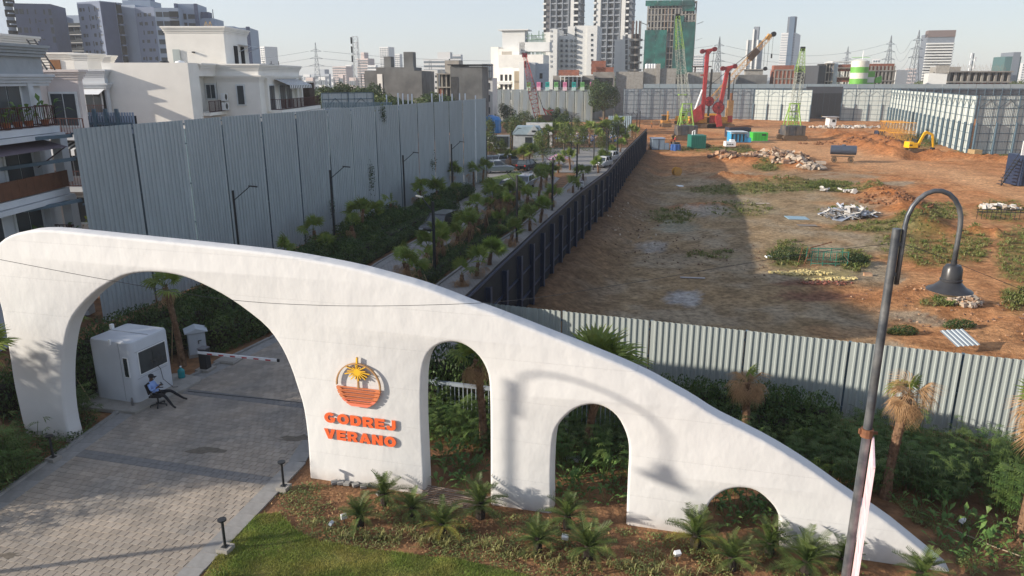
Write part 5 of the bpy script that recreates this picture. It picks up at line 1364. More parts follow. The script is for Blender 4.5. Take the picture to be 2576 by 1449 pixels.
gt = MB().box((2.45, 0, .034), (5.0, .035, .02)).build('gate_track', CHARCOAL); gt.location = (-12.85, 26.86, 0); gt.rotation_euler = (0, 0, PANG + R(2.0)); tag(gt, 'steel sliding gate track set across the driveway', 'track')
# bollard lights
for x, y, h, lab in ((-6.92, 19.66, .93, 'black bollard light on a concrete block beside the sign wall'), (-7.56, 16.66, .94, 'black bollard light on a concrete block at the lawn corner'), (-14.95, 21.4, .89, 'black bollard light on the left kerb by the gateway leg')):
 t = thing('bollard_light', lab, 'bollard light', (x, y, 0), R(-16), 'bollard lights along the driveway')
 MB().box((0, 0, .07), (.34, .34, .16)).build('footing', CONC, t); MB().tube([(0, 0, .15), (0, 0, h)], .038, 10).box((0, 0, .155), (.16, .16, .015)).build('post', CHARCOAL, t, 40)
 MB().lathe([(0, h - .01), (.115, h - .01), (.115, h + .03), (0, h + .035)], (0, 0, 0), 20).build('lamp_disc', CHARCOAL, t, 40)
# spot lights
for i, (x, y, lab) in enumerate([(-4.71, 17.93, 'small white spotlight by the dark cycad at the left of the bed'), (1.42, 16.97, 'small white spotlight beside the full central cycad'), (4.27, 16.27, 'small white spotlight left of the smallest arch'), (12.51, 17.75, 'small white spotlight behind the tail of the wall'), (-4.98, 17.6, 'tiny grey spotlight next to the leftmost spotlight')]):
 t = thing('spotlight', lab, 'spotlight', (x, y, 0), R((30, -20, 15, 50, 70)[i]), 'garden spotlights'); s = .8 if i == 4 else 1
 MB().box(None, (.17 * s, .12 * s, .13 * s), M=Matrix.Translation((0, 0, .22)) @ Matrix.Rotation(R(25), 4, 'X')).build('housing', PLASTIC_W if i < 4 else cabg, t, bevel=.01); MB().tube([(0, 0, -.02), (0, 0, .18)], .015, 6).build('spike', CHARCOAL, t)
# bamboo mat
bmat = thing('bamboo_mat', 'bamboo slat mat lying at the foot of the wall below the tallest arch', 'mat', (G(1050, 1262).x, G(1050, 1262).y, 0), R(-16))
for i in range(10): MB().tube([(0 + rnd.uniform(-.1, .05), i * .075, .05 + .012 * i), (2.15 + rnd.uniform(-.15, .15), i * .075 + rnd.uniform(-.02, .02), .05 + .006 * i)], .017, 5).build('slat', mat('dusty bamboo', (.22, .17, .14), .85, .25, 5, rand=.2), bmat)
MB().box((.4, .35, .035), (.03, .75, .03)).box((1.7, .35, .035), (.03, .75, .03)).build('batten', BAMBOO, bmat)
for i, (px, py, r) in enumerate([(842, 1216, 20), (858, 1217, 5), (874, 1219, -15), (895, 1222, 30), (915, 1226, 10), (955, 1243, 40)]):
 v = G(px, py); o = MB().box((0, 0, .045), (.20, .16, .09)).build('loose_paver', GRANITE, bevel=.01); o.location = v; o.rotation_euler = (R(4), R(-6 + i), R(r)); tag(o, ('leftmost', 'second', 'third', 'fourth', 'fifth', 'last and detached')[i] + ' loose grey paver in the row at the foot of the sign wall', 'paver', 'loose pavers by the wall')
bgv = G(1445, 1160); o = MB().lathe([(0, 0), (.14, .0), (.2, .06), (.17, .16), (.06, .19), (0, .19)], (0, 0, 0), 12).build('plastic_sack', mat('crumpled white plastic', (.55, .57, .60), .45, .25, 9, .05, 14)); o.location = bgv; o.scale = (1.7, .8, .9); o.rotation_euler = (0, 0, R(-8)); tag(o, 'crumpled white plastic sack on the soil seen through the middle arch', 'sack')
# white rail fence behind the tall arch
wf = thing('white_rail_fence', 'white picket rail glimpsed through the tallest narrow arch', 'fence', (W(1060, 953, 24.6).x, 24.6, 0), R(-16))
zt = W(1085, 957, 24.6).z; MB().box((4, 0, zt), (8.2, .12, .12)).build('top_rail', mat('shaded white rail', (.27, .31, .35), .5), wf)  # white rail greyed and blued, shade behind the wall put into the colour
for i in range(50): inst('baluster', bpy.data.meshes.get('baluster') or MB().box((0, 0, zt / 2), (.03, .03, zt)).mesh('baluster', MATS['shaded white rail']), wf, (i * .16, 0, 0))
for x in (.6, 3.0, 5.4, 7.8): MB().box((x, 0, zt / 2 + .1), (.12, .12, zt + .15)).build('post', MATS['shaded white rail'], wf)
ps = W(1871, 1040, 22.6); o = MB().box((0, 0, ps.z / 2), (.10, .10, ps.z + .1)).box((.0, 0, ps.z + .05), (.14, .14, .04)).build('marker_post', MATS['shaded white rail']); o.location = (ps.x, 22.6, 0); tag(o, 'short pale post standing in front of the big clipped hedge', 'post')
hose = [G(x, y, .04) for x, y in ((2380, 1325), (2440, 1350), (2500, 1375), (2576, 1402))]; tag(MB().tube(hose, .018, 6).build('garden_hose', mat('tan hose', (.30, .24, .16), .6)), 'tan hose lying on the soil behind the wall tail', 'hose')
# overhead cable
def cable(pts, r, lab, seg=10):
 ps = [Vector(p) for p in pts]; out = []
 for i in range(len(ps) - 1):
  for k in range(seg):
   t = k / seg; p0 = ps[max(0, i - 1)]; p1 = ps[i]; p2 = ps[i + 1]; p3 = ps[min(len(ps) - 1, i + 2)]
   out.append(.5 * ((2 * p1) + (p2 - p0) * t + (2 * p0 - 5 * p1 + 4 * p2 - p3) * t * t + (3 * p1 - p0 - 3 * p2 + p3) * t ** 3))
 out.append(ps[-1]); o = MB().tube(out, r, 5).build('overhead_cable', CHARCOAL); return tag(o, lab, 'cable')
cable([W(x, y, 12.9) for x, y in ((-60, 640), (0, 653), (280, 706), (560, 752), (800, 768), (1050, 768), (1300, 755), (1560, 716), (1820, 672), (2040, 637), (2246, 612))], .005, 'thin sagging cable crossing in front of the gateway to the lamp pole')
cable([W(x, y, 12.6) for x, y in ((2250, 607), (2350, 640), (2460, 684), (2600, 740))], .005, 'thin cable running from the lamp pole to the right edge')

# ------------------------------------------------------------------ seated guard on an office chair
ch = thing('office_chair', 'black swivel office chair under the seated guard', 'chair', (-13.45, 25.55, .03), 0)
MB().box((0, 0, .44), (.46, .46, .07)).build('seat', RUBBER, ch, bevel=.02); MB().box(None, (.05, .42, .42), M=Matrix.Translation((-.27, 0, .72)) @ Matrix.Rotation(R(-14), 4, 'Y')).build('backrest', RUBBER, ch, bevel=.02)
MB().tube([(0, 0, .08), (0, 0, .42)], .03, 8).build('gas_lift', CHARCOAL, ch)
for k in range(5): a = k * 1.2566; MB().beam((0, 0, .10), (math.cos(a) * .30, math.sin(a) * .30, .07), .04).lathe([(0, -.0), (.028, .0), (.028, .05), (0, .05)], (math.cos(a) * .30, math.sin(a) * .30, 0), 8).build('foot', CHARCOAL, ch)
for s in (-1, 1): MB().tube([(-.12, s * .25, .45), (-.12, s * .27, .62), (.12, s * .27, .64)], .018, 6).build('armrest', CHARCOAL, ch)
shirt = mat('pale blue uniform shirt', (.22, .33, .62), .8, .08, 6); trou = mat('black trousers', (.012, .013, .018), .85, .1, 6); skin = mat('brown skin', (.09, .045, .028), .6, .08, 8); shoe = mat('black shoe', (.01, .01, .01), .4)
def figure(name, label, loc, rz, J, E, Rr, mats, zone, extras, group=None):
 """one continuous skinned body. J joints, E edges, Rr radii"""
 t = thing(name, label, 'person', loc, rz, group)
 me = bpy.data.meshes.new('body'); keys = list(J); me.from_pydata([J[k] for k in keys], [(keys.index(a), keys.index(b)) for a, b in E], [])
 o = bpy.data.objects.new('tmpb', me); COL.objects.link(o); sk = o.modifiers.new('s', 'SKIN'); o.modifiers.new('d', 'SUBSURF').levels = 2; sk.use_smooth_shade = True
 for i, k in enumerate(keys):
  r = Rr[k]; me.skin_vertices[0].data[i].radius = r if hasattr(r, '__len__') else (r, r)
  me.skin_vertices[0].data[i].use_root = (i == 0)
 m2 = bpy.data.meshes.new_from_object(o.evaluated_get(bpy.context.evaluated_depsgraph_get())); bpy.data.objects.remove(o)
 m2.name = 'body'; m2.materials.clear()
 for m in mats: m2.materials.append(m)
 m2.polygons.foreach_set('material_index', [zone(p.center) for p in m2.polygons]); m2.polygons.foreach_set('use_smooth', [True] * len(m2.polygons))
 inst('body', m2, t); extras(t); return t
J = dict(pelvis=(.0, 0, .52), belly=(-.07, 0, .66), chest=(-.15, 0, .84), neckb=(-.18, 0, .98), neck=(-.165, 0, 1.05), head=(-.13, 0, 1.15), crown=(-.125, 0, 1.25),
   shL=(-.17, .19, .93), elL=(-.10, .27, .70), wrL=(.10, .12, .80), haL=(.16, .07, .84), shR=(-.17, -.19, .93), elR=(-.08, -.26, .72), wrR=(.11, -.10, .81), haR=(.17, -.05, .85),
   hipL=(.04, .10, .52), knL=(.43, .20, .53), anL=(.80, .36, .14), toL=(.93, .41, .07), hipR=(.04, -.10, .52), knR=(.38, -.22, .50), anR=(.66, -.30, .12), toR=(.79, -.34, .05))
E_ = [('pelvis', 'belly'), ('belly', 'chest'), ('chest', 'neckb'), ('neckb', 'neck'), ('neck', 'head'), ('head', 'crown')] + [e for s in 'LR' for e in (('chest', 'sh' + s), ('sh' + s, 'el' + s), ('el' + s, 'wr' + s), ('wr' + s, 'ha' + s), ('pelvis', 'hip' + s), ('hip' + s, 'kn' + s), ('kn' + s, 'an' + s), ('an' + s, 'to' + s))]
RR = dict(pelvis=(.14, .12), belly=(.13, .11), chest=(.15, .11), neckb=.07, neck=.05, head=.085, crown=.07)
for s in 'LR': RR.update({'sh' + s: .06, 'el' + s: .045, 'wr' + s: .032, 'ha' + s: .038, 'hip' + s: .085, 'kn' + s: .062, 'an' + s: .042, 'to' + s: .038})
def zg(c):
 if c.z > 1.02: return 2
 if c.z < .17: return 3
 if c.x > .06 and c.z > .70: return 2
 if c.z > .60 and c.x < .12: return 0
 return 1
def hand(t, c, s, m):
 for k in range(4):
  MB().tube([(c[0], c[1], c[2]), (c[0] + .035, c[1] - s * .008 + (k - 1.5) * .0, c[2] + .012 + (k - 1.5) * .016), (c[0] + .05, c[1] - s * .035, c[2] + .015 + (k - 1.5) * .016)], [.010, .009, .007], 5).build('finger', m, t)
 MB().tube([(c[0], c[1], c[2] + .02), (c[0] + .02, c[1] - s * .03, c[2] + .05)], [.011, .008], 5).build('thumb', m, t)
def gx(t):
 MB().lathe([(.098, .0), (.102, .04), (.09, .085), (.05, .11), (0, .115)], (-.135, 0, 1.18), 16).side([(-.06, 1.185), (.045, 1.175), (.045, 1.188), (-.06, 1.20)], -.07, .07).build('cap', trou, t, 40)
 MB().box((-.03, 0, 1.13), (.03, .025, .04)).build('nose', skin, t, bevel=.006)
 for s in (-1, 1): MB().box((-.13, s * .092, 1.13), (.035, .012, .05)).build('ear', skin, t, bevel=.004)
 MB().lathe([(.145, .0), (.145, .045)], (-.02, 0, .585), 14).build('belt', CHARCOAL, t)
 hand(t, (.17, .07, .84), 1, skin); hand(t, (.18, -.05, .85), -1, skin)
 for s in (-1, 1): MB().box((-.19, s * .17, .985), (.07, .10, .015)).build('epaulette', trou, t)
figure('person', 'seated guard in pale blue shirt and black cap looking at a phone', (-13.45, 25.55, .03), R(2), J, E_, RR, [shirt, trou, skin, shoe], zg, gx)
ph = MB().box(None, (.012, .075, .15), M=Matrix.Translation((-13.23, 25.56, .93)) @ Matrix.Rotation(R(-35), 4, 'Y')).build('phone', CHARCOAL); tag(ph, 'dark phone held by the seated guard', 'phone')

# ------------------------------------------------------------------ cars
def car(loc, rz, paint, label, kind='suv', group='cars parked and driving in the garden', s=1.0):
 t = thing('parked_car', label, 'car', loc, rz, group); t.scale = (s, s, s)
 L_, Wd, Hh = (4.3, 1.76, 1.66) if kind == 'suv' else (3.9, 1.66, 1.48)
 z0 = .28; b = Hh * .60
 low = [(-L_ / 2, z0 + .15), (-L_ / 2 + .05, z0), (L_ / 2 - .12, z0), (L_ / 2, z0 + .18), (L_ / 2 - .02, b * .80), (L_ / 2 - .22, b * .90), (L_ * .22, b + .02), (-L_ / 2 + .06, b + .04), (-L_ / 2, b * .85)]
 key = 'carlow' + kind + paint.name
 lm = bpy.data.meshes.get(key) or MB().side(low, -Wd / 2, Wd / 2).mesh(key, paint)
 o = inst('body', lm, t); m = o.modifiers.new('b', 'BEVEL'); m.width = .10; m.segments = 3
 def cabv(x0, x1, x2, x3, z1, zt_, w0, w1): return [(x0, -w0, z1), (x3, -w0, z1), (x3, w0, z1), (x0, w0, z1), (x1, -w1, zt_), (x2, -w1, zt_), (x2, w1, zt_), (x1, w1, zt_)]
 fs = [(0, 1, 5, 4), (1, 2, 6, 5), (2, 3, 7, 6), (3, 0, 4, 7)]
 x0, x1, x2, x3 = (-L_ / 2 + .12, -L_ / 2 + .40, L_ * .08, L_ * .25)
 MB().add(cabv(x0, x1, x2, x3, b, Hh - .05, Wd / 2 - .06, Wd / 2 - .22), fs).build('glass', GLASS, t)
 MB().add(cabv(x1 - .05, x1, x2, x2 + .07, Hh - .09, Hh, Wd / 2 - .20, Wd / 2 - .26), fs + [(4, 5, 6, 7)]).build('roof', paint, t)
 pil = MB()
 for sy in (-1, 1):
  for (a, c_) in ((x0, x1), (x3, x2)): pil.beam((a, sy * (Wd / 2 - .06), b), (c_, sy * (Wd / 2 - .21), Hh - .04), .07)
  pil.beam(((x0 + x3) / 2 - .1, sy * (Wd / 2 - .06), b), ((x1 + x2) / 2, sy * (Wd / 2 - .21), Hh - .04), .06)
 pil.build('pillar', paint, t)['kind'] = 'stuff'
 wk = bpy.data.meshes.get('tyre') or MB().tube([(0, -.1, 0), (0, .1, 0)], .34, 18).mesh('tyre', RUBBER, 40)
 rk = bpy.data.meshes.get('rim') or MB().tube([(0, -.11, 0), (0, .11, 0)], .2, 10).mesh('rim', mat('alloy rim', (.3, .3, .31), .35, metal=.7), 40)
 for sx in (-1, 1):
  for sy in (-1, 1): w = inst('wheel', wk, t, (sx * L_ * .31, sy * (Wd / 2 - .11), .34)); inst('rim', rk, w)
 for sy in (-1, 1):
  MB().box((L_ / 2 - .03, sy * Wd * .34, b * .72), (.08, .36, .13)).build('headlight', mat('headlight', (.5, .52, .55), .15), t); MB().box((-L_ / 2 + .02, sy * Wd * .38, b * .85), (.06, .2, .2)).build('tail_light', mat('tail light', (.35, .02, .02), .3), t)
  MB().box((L_ * .16, sy * (Wd / 2 + .08), b + .06), (.12, .18, .12)).build('mirror', paint, t)
 MB().box((L_ / 2 - .005, 0, b * .66), (.04, Wd * .5, .12)).box((L_ / 2 - .02, 0, z0 + .15), (.06, Wd * .8, .16)).build('grille', CHARCOAL, t)
 MB().box((L_ / 2 + .015, 0, z0 + .22), (.02, .45, .11)).build('number_plate', PLASTIC_W, t)
 return t
blk = mat('black car paint', (.012, .014, .018), .18, .02, coat=.6); slv = mat('silver car paint', (.36, .40, .44), .25, .03, metal=.5, coat=.5); wht = mat('white car paint', (.70, .71, .72), .3, .02, coat=.4); blu = mat('dark blue car paint', (.03, .045, .075), .2, .02, coat=.5)
def head(p, q_): return math.atan2(q_[1] - p[1], q_[0] - p[0])
car((-5.75, 57.9, .015), R(-112), blk, 'black SUV on the shaded road just past the left hedge')
for cx_, cy_, m_, r_, k_, lab in [(1345, 710, blk, -110, 'suv', 'black SUV further up the shaded road behind the tufted palms'), (1420, 640, blu, -108, 'hatch', 'dark blue hatchback in the middle of the road queue'), (1535, 600, slv, -106, 'hatch', 'grey car half hidden behind the median palms'),
         (1345, 490, slv, 15, 'suv', 'silver car parked nearest the end of the tin wall'), (1330, 440, slv, 12, 'hatch', 'second silver car parked behind the first'), (1440, 440, slv, 14, 'suv', 'silver SUV parked right of the other silver cars'), (1560, 470, blk, 60, 'hatch', 'dark car behind the sunlit twin palms'),
         (2140, 410, wht, -118, 'hatch', 'white car parked by the path next to the dark fence'), (2090, 450, wht, -118, 'hatch', 'white car nose showing beside the dark fence')]:
 v = G(*c1(cx_, cy_ + 8)); car((v.x, v.y, .02), R(r_), m_, lab, k_)
for cx_, cy_, m_, r_, lab in [(140, 1110, wht, -40, 'white car at the far left of the park'), (170, 1160, wht, -30, 'second white car at the far left of the park'), (805, 985, wht, 5, 'white car behind the portal'), (575, 1010, wht, 8, 'white car behind the little house')]:
 v = G(*c4b(cx_, cy_)); car((v.x, v.y, .0), R(r_), m_, lab, 'hatch')
# ------------------------------------------------------------------ scooter rider by the path
v = G(*c1(1925, 625))
J2 = dict(pelvis=(0, 0, .88), belly=(.03, 0, 1.05), chest=(.08, 0, 1.25), neckb=(.12, 0, 1.40), neck=(.14, 0, 1.46), head=(.17, 0, 1.56), crown=(.17, 0, 1.66), shL=(.08, .2, 1.36), elL=(.25, .25, 1.12), wrL=(.45, .22, 1.02), haL=(.52, .2, 1.02), shR=(.08, -.2, 1.36), elR=(.25, -.25, 1.12), wrR=(.45, -.22, 1.02), haR=(.52, -.2, 1.02),
   hipL=(0, .1, .86), knL=(.1, .13, .48), anL=(.0, .14, .10), toL=(.14, .15, .05), hipR=(0, -.1, .86), knR=(.16, -.13, .48), anR=(-.05, -.14, .10), toR=(.1, -.15, .05))
pinks = mat('pale pink shirt', (.55, .45, .52), .8)
figure('person', 'person in pale shirt bending over a scooter on the path', (v.x, v.y, .03), R(70), J2, E_, RR, [pinks, trou, skin, shoe], lambda c: 2 if c.z > 1.42 or (c.x > .40 and c.z > .9) else (0 if c.z > .93 else (3 if c.z < .1 else 1)), lambda t: MB().lathe([(.10, 0), (.10, .04), (.07, .09), (0, .11)], (.165, 0, 1.58), 12).build('hair', CHARCOAL, t, True))
sc_ = thing('scooter', 'parked scooter with white front beside the bending person', 'scooter', (v.x + .35, v.y + .55, .03), R(80))
for x in (-.6, .6): w = MB().tube([(x, -.05, .25), (x, .05, .25)], .25, 14).build('wheel', RUBBER, sc_)
MB().side([(-.85, .55), (-.75, .35), (-.2, .3), (.35, .3), (.45, .85), (.35, .9), (.2, .42), (-.1, .45), (-.2, .75), (-.85, .8)], -.15, .15).build('body', PLASTIC_W, sc_, bevel=.03); MB().box((-.45, 0, .82), (.7, .26, .09)).build('seat', RUBBER, sc_, bevel=.03)
MB().tube([(.38, -.32, 1.05), (.38, .32, 1.05)], .02, 6).tube([(.6, 0, .3), (.38, 0, 1.05)], .03, 6).build('handlebar', CHARCOAL, sc_); MB().box((.47, 0, .9), (.08, .2, .16)).build('headlight', MATS['headlight'], sc_)

# ------------------------------------------------------------------ striped parasol and the park's little buildings
v = G(*c4b(1095, 1449)); tp = W(*c4b(1095, 1268), v.y); 
pa = thing('parasol', 'open pink and white striped garden parasol', 'parasol', (v.x, v.y, 0)); r0 = 1.75; zt = tp.z
pk_, wh_ = mat('parasol pink', (.62, .10, .22), .8), mat('parasol white', (.8, .78, .78), .8)
rg = [(0, 0), (.25, .16), (.5, .34), (.75, .56), (1, .86)]
for i in range(8):
 a0, a1 = i * math.pi / 4, (i + 1) * math.pi / 4; mb = MB()
 for k in range(12):
  mb.cur = k % 2; t0, t1 = k / 12, (k + 1) / 12
  f = lambda t, a: (math.cos(a) * r0 * t, math.sin(a) * r0 * t, zt - .75 * t ** 1.6)
  mb.quad(f(t0, a0), f(t1, a0), f(t1, a1), f(t0, a1))
 mb.build('canopy_panel', [wh_, pk_], pa)
MB().tube([(0, 0, 0), (0, 0, zt + .1)], .03, 6).build('pole', PLASTIC_W, pa)
def ground_at(px, py): return G(*c4b(px, py))
v = ground_at(660, 1200); hs = thing('garden_hut', 'little pale hut with a steep blue grey gable among the shrubs', 'hut', (v.x, v.y, 0), R(-5))
MB().box((0, 0, 1.3), (5.0, 3, 2.6)).build('wall', mat('pale hut wall', (.40, .42, .42), .7), hs); MB().side([(-2.8, 2.6), (2.8, 2.6), (1.9, 4.0), (-1.9, 4.0)], -1.8, 1.8).build('roof', mat('blue grey hut roof', (.28, .36, .40), .6), hs)
MB().side([(-.1, 2.6), (2.4, 2.6), (1.15, 4.3)], -2.0, -1.5).build('gable', mat('pale hut wall', (.6, .62, .62)), hs); MB().box((1.15, -2.03, 3.2), (.7, .05, .3)).build('gable_sign', CHARCOAL, hs)
for x in (.2, 1.8): MB().box((x, -1.53, 1.2), (1.2, .06, 1.9)).build('door', GLASS, hs)
OFFP = mat('portal white', (.52, .52, .51), .7)
v = ground_at(820, 1160); po = thing('white_portal', 'plain white box portal with a tall doorway beside the little hut', 'portal', (v.x, v.y, 0), R(-6))
MB().box((-2.0, 0, 2.1), (.8, 1.6, 4.2)).build('pier', OFFP, po); MB().box((2.0, 0, 2.1), (.8, 1.6, 4.2)).build('pier', OFFP, po); MB().box((0, 0, 3.75), (3.2, 1.58, .9)).build('lintel', OFFP, po); MB().box((0, .5, 2), (3.5, .1, 4)).build('door', mat('tan door', (.35, .22, .12)), po)
v = ground_at(150, 975); bt = thing('blue_tank', 'bright blue ribbed plastic tank at the far left of the park', 'tank', (v.x, v.y, 0)); MB().lathe([(0, 0), (2.0, .0), (2.1, .3), (2.1, 3.0), (1.7, 3.6), (0, 4.1)], n=20).build('shell', mat('bright blue plastic', (.04, .22, .55), .4), bt, 30)
for i in range(10): a = i * .628; MB().box((2.1 * math.cos(a), 2.1 * math.sin(a), 1.6), (.14, .14, 2.8), a).build('rib', mat('pale blue plastic', (.25, .42, .62), .4), bt)
v = ground_at(285, 1200); eb = thing('equipment_box', 'dark framed equipment box between the shrubs left of the hut', 'kiosk', (v.x, v.y, 0)); MB().box((0, 0, 1.2), (3.0, 1.4, 2.4)).build('frame', mat('grey frame', (.28, .3, .31)), eb); MB().box((0, -.72, 1.3), (2.5, .08, 1.8)).build('screen', GLASS, eb)
a, b = ground_at(1790, 1030), ground_at(2110, 1025); sw = thing('sheet_wall', 'low weathered blue sheet wall beyond the plaza', 'wall', (a.x, a.y, 0)); bl = mat('weathered blue sheet', (.25, .36, .42), .6, .15, .8, col2=(.40, .46, .46), stretch=(2, 2, .3), rand=.08)
n = 12; me = ribbed((b.x - a.x) / n - .05, 4.4, .3).mesh('tin_sheet', bl)
for i in range(n): inst('tin_sheet', me, sw, ((b.x - a.x) / n * i, 0, 0))
# litter heap
def heap(name, lab, cat, c, rx, ry, n, size, mats, zf=None, seed=1, kindstuff=True, hgt=.5, group=None, lath=False):
 q = random.Random(seed); root = thing(name, lab, cat, (c[0], c[1], 0), 0, group)
 for mi_, m in enumerate(mats):
  mb = MB()
  for i in range(n // len(mats)):
   r = math.sqrt(q.random()); a = q.uniform(0, 6.28); x, y = math.cos(a) * r * rx, math.sin(a) * r * ry; z = (zf(c[0] + x, c[1] + y) if zf else 0) + hgt * (1 - r) ** .8 * q.random() + size * .3; s = size * q.uniform(.4, 1.3)
   M = Matrix.Translation((x, y, z)) @ Matrix.Rotation(q.uniform(0, 6.28), 4, 'Z') @ Matrix.Rotation(q.gauss(0, .4), 4, 'X') @ Matrix.Rotation(q.gauss(0, .4), 4, 'Y')
   b0 = len(mb.v); mb.box(None, (s * 2.2, s * q.choice((.12, .15, .6)), s * .06) if lath else (s, s * q.uniform(.4, .9), s * q.uniform(.2, .6)), M=M)
   for j in range(b0, len(mb.v)): v_ = mb.v[j]; mb.v[j] = (v_[0] + q.gauss(0, s * .06), v_[1] + q.gauss(0, s * .06), v_[2] + q.gauss(0, s * .05))
  o = mb.build('rubble', m, root); tag(o, kind='stuff')
 return root
v = ground_at(1450, 1060); heap('litter_heap', 'scattered blue and white litter heap behind the plaza', 'litter', (v.x, v.y), 7, 12, 260, .5, [mat('blue litter', (.12, .2, .45)), mat('pale litter', (.5, .48, .46)), mat('brown litter', (.3, .2, .15))], hgt=.8)
# flags on the far tin wall
for i, (px, colr) in enumerate([(1330, 'green'), (1355, 'pink'), (1377, 'teal'), (1399, 'green'), (1421, 'pink'), (1443.5, 'teal'), (1465, 'green'), (1489, 'pink')]):
 cc = {'green': ((.16, .42, .14), (.03, .15, .05)), 'pink': ((.72, .26, .42), (.4, .05, .2)), 'teal': ((.02, .38, .34), (.0, .10, .12))}[colr]
 v = W(px, 217, 216.8); t = thing('flag_panel', ('first', 'second', 'third', 'fourth', 'fifth', 'sixth', 'seventh', 'eighth')[i] + ' flag from the left above the far tin wall, ' + colr + ' with pale foot', 'banner', tuple(v), 0, 'coloured flag panels on the far tin wall')
 MB().box((0, 0, .35), (1.0, .06, 1.25)).build('panel', mat('flag ' + colr, cc[0], .6), t)
 MB().side([(-.52, -1.0), (.52, -1.0), (.52, -.25), (.2, -.1), (-.1, -.3), (-.35, -.12), (-.52, -.28)], -.05, .04).build('pale_foot', mat('flag pale ' + colr, tuple(.5 + .45 * c for c in cc[0]), .6), t)
 MB().box((0, -.04, .55), (.75, .03, .13)).box((0, -.04, .30), (.5, .03, .12)).build('lettering', mat('flag ink ' + colr, cc[1]), t)
 t.scale = (1.15, 1, 1.2)
# shade trees outside the left of the view; their shade falls on the drive and the gateway leg
for i, (x, y, s, k) in enumerate([(-29.5, 18.7, .82, 0), (-30.0, 22.5, .80, 0), (-27.5, 24.5, .80, 1), (-25.5, 20.6, .55, 1), (-33.5, 14.6, .40, 1)]):
 tree(k, x, y, s, ('big', 'second big', 'third', 'lower', 'small')[i] + ' roadside tree standing outside the left of the view', group='roadside trees', z=0)
# ------------------------------------------------------------------ buildings
CREAM = mat('cream painted render', (.80, .77, .71), .85, .07, .5, col2=(.74, .69, .61), mix=(.6, .72))
PINKISH = mat('pinkish render', (.64, .57, .54), .85, .06, .6)
OFFW = mat('off white render', (.66, .66, .64), .85, .06, .5)
WIN = mat('window pane', (.035, .045, .055), .35, .35, .6, spec=.4)
WFR = mat('white window frame', (.62, .64, .64), .5)
RAILM = mat('maroon balcony rail', (.07, .02, .018), .6)
SLATE = mat('slate purple render', (.08, .10, .165), .85, .08, .4)
SLATE_L = mat('light slate render', (.17, .205, .29), .85, .06, .4)
PALEB = mat('pale blue grey render', (.29, .35, .44), .85, .06, .4)
BRICK = mat('raw red brick', (.28, .10, .06), .95, .2, 2.0, col2=(.22, .09, .06))
CONCR = mat('raw concrete frame', (.30, .28, .245), .95, .14, .6, col2=(.22, .20, .18))
DARKIN = mat('dark interior', (.02, .02, .02), 1)
NETG = mat('green scaffold net', (.012, .12, .095), .9, .4, .35, col2=(.015, .06, .055))
GREYT = mat('grey tower cladding', (.13, .145, .165), .7, .12, .3)
WHT_T = mat('white tower render', (.60, .60, .58), .8, .05, .3)
def kx(x): return (x - CX) / FPX * CP
class Block:
 """a block set by its nearest vertical corner; local -x runs along the left front, local +y along the right flank"""
 def __init__(s, root, xl, xm, xr, Y, rz=-24, D=None, z0=-1.6):
  s.rz = R(rz); C_ = W(xm, 198, Y); s.C = Vector((C_.x, Y, 0)); c, sn = math.cos(s.rz), math.sin(s.rz)
  k0 = kx(xl); s.L = (s.C.x - k0 * Y) / (c - k0 * sn)
  if D is None:
   k1 = kx(xr); s.D = (k1 * Y - s.C.x) / (-sn - k1 * c); s.D = max(2, s.D) if s.D > 0 else 20
  else: s.D = D
  s.root = root; s.z0 = z0; s.Y = Y
  s.M = Matrix.Translation(s.C - Vector(root.location)) @ Matrix.Rotation(s.rz, 4, 'Z')
 def zt(s, py): return W(0, py, s.Y).z
 def f(s, px, py):           # a photo point on the front face
  d = ray(px, py); n = Vector((math.sin(s.rz), -math.cos(s.rz), 0)); k = s.C.dot(n) / d.dot(n); P = Vector((0, 0, CAM_H)) + d * k
  q_ = P - s.C; return (q_.x * math.cos(s.rz) + q_.y * math.sin(s.rz), P.z)
 def body(s, m, ytop, z0=None, x0=None, x1=0, y0=0, y1=None, name='wall', lab=None):
  mb = MB(); a = -s.L if x0 is None else x0; y1 = s.D if y1 is None else y1; z = s.zt(ytop); b = s.z0 if z0 is None else z0
  mb.box(((a + x1) / 2, (y0 + y1) / 2, (z + b) / 2), (x1 - a, y1 - y0, z - b)); o = mb.build(name, m, s.root); o.matrix_local = s.M; 
  if lab: o['label'] = lab
  s.z = z; return o
 def boxes(s, name, lst, m, stuff=False):
  mb = MB()
  for c, d in lst: mb.box(c, d)
  o = mb.build(name, m, s.root); o.matrix_local = s.M
  if stuff: tag(o, kind='stuff')
  return o
 def wins(s, pts, w, h, m=None, name='window', side=False, depth=.12):
  m = m or WIN; me = MB().box((0, 0, 0), (depth, w, h) if side else (w, depth, h)).mesh(name, m)
  for x, z in pts:
   o = inst(name, me, s.root); o.matrix_local = s.M @ Matrix.Translation((0, x, z) if side else (x, 0, z))
 def grid(s, x0, x1, nx, z0, z1, nz, w, h, m=None, side=False, name='window', skip=None, depth=.12):
  pts = [(lerp(x0, x1, (i + .5) / nx), lerp(z0, z1, (j + .5) / nz)) for i in range(nx) for j in range(nz) if not (skip and (i, j) in skip)]
  s.wins(pts, w, h, m, name, side, depth)
def bthing(lab, px, Y, cat='building', name='building', group=None):
 v = W(px, 198, Y); return thing(name, lab, cat, (v.x, Y, 0), 0, group)

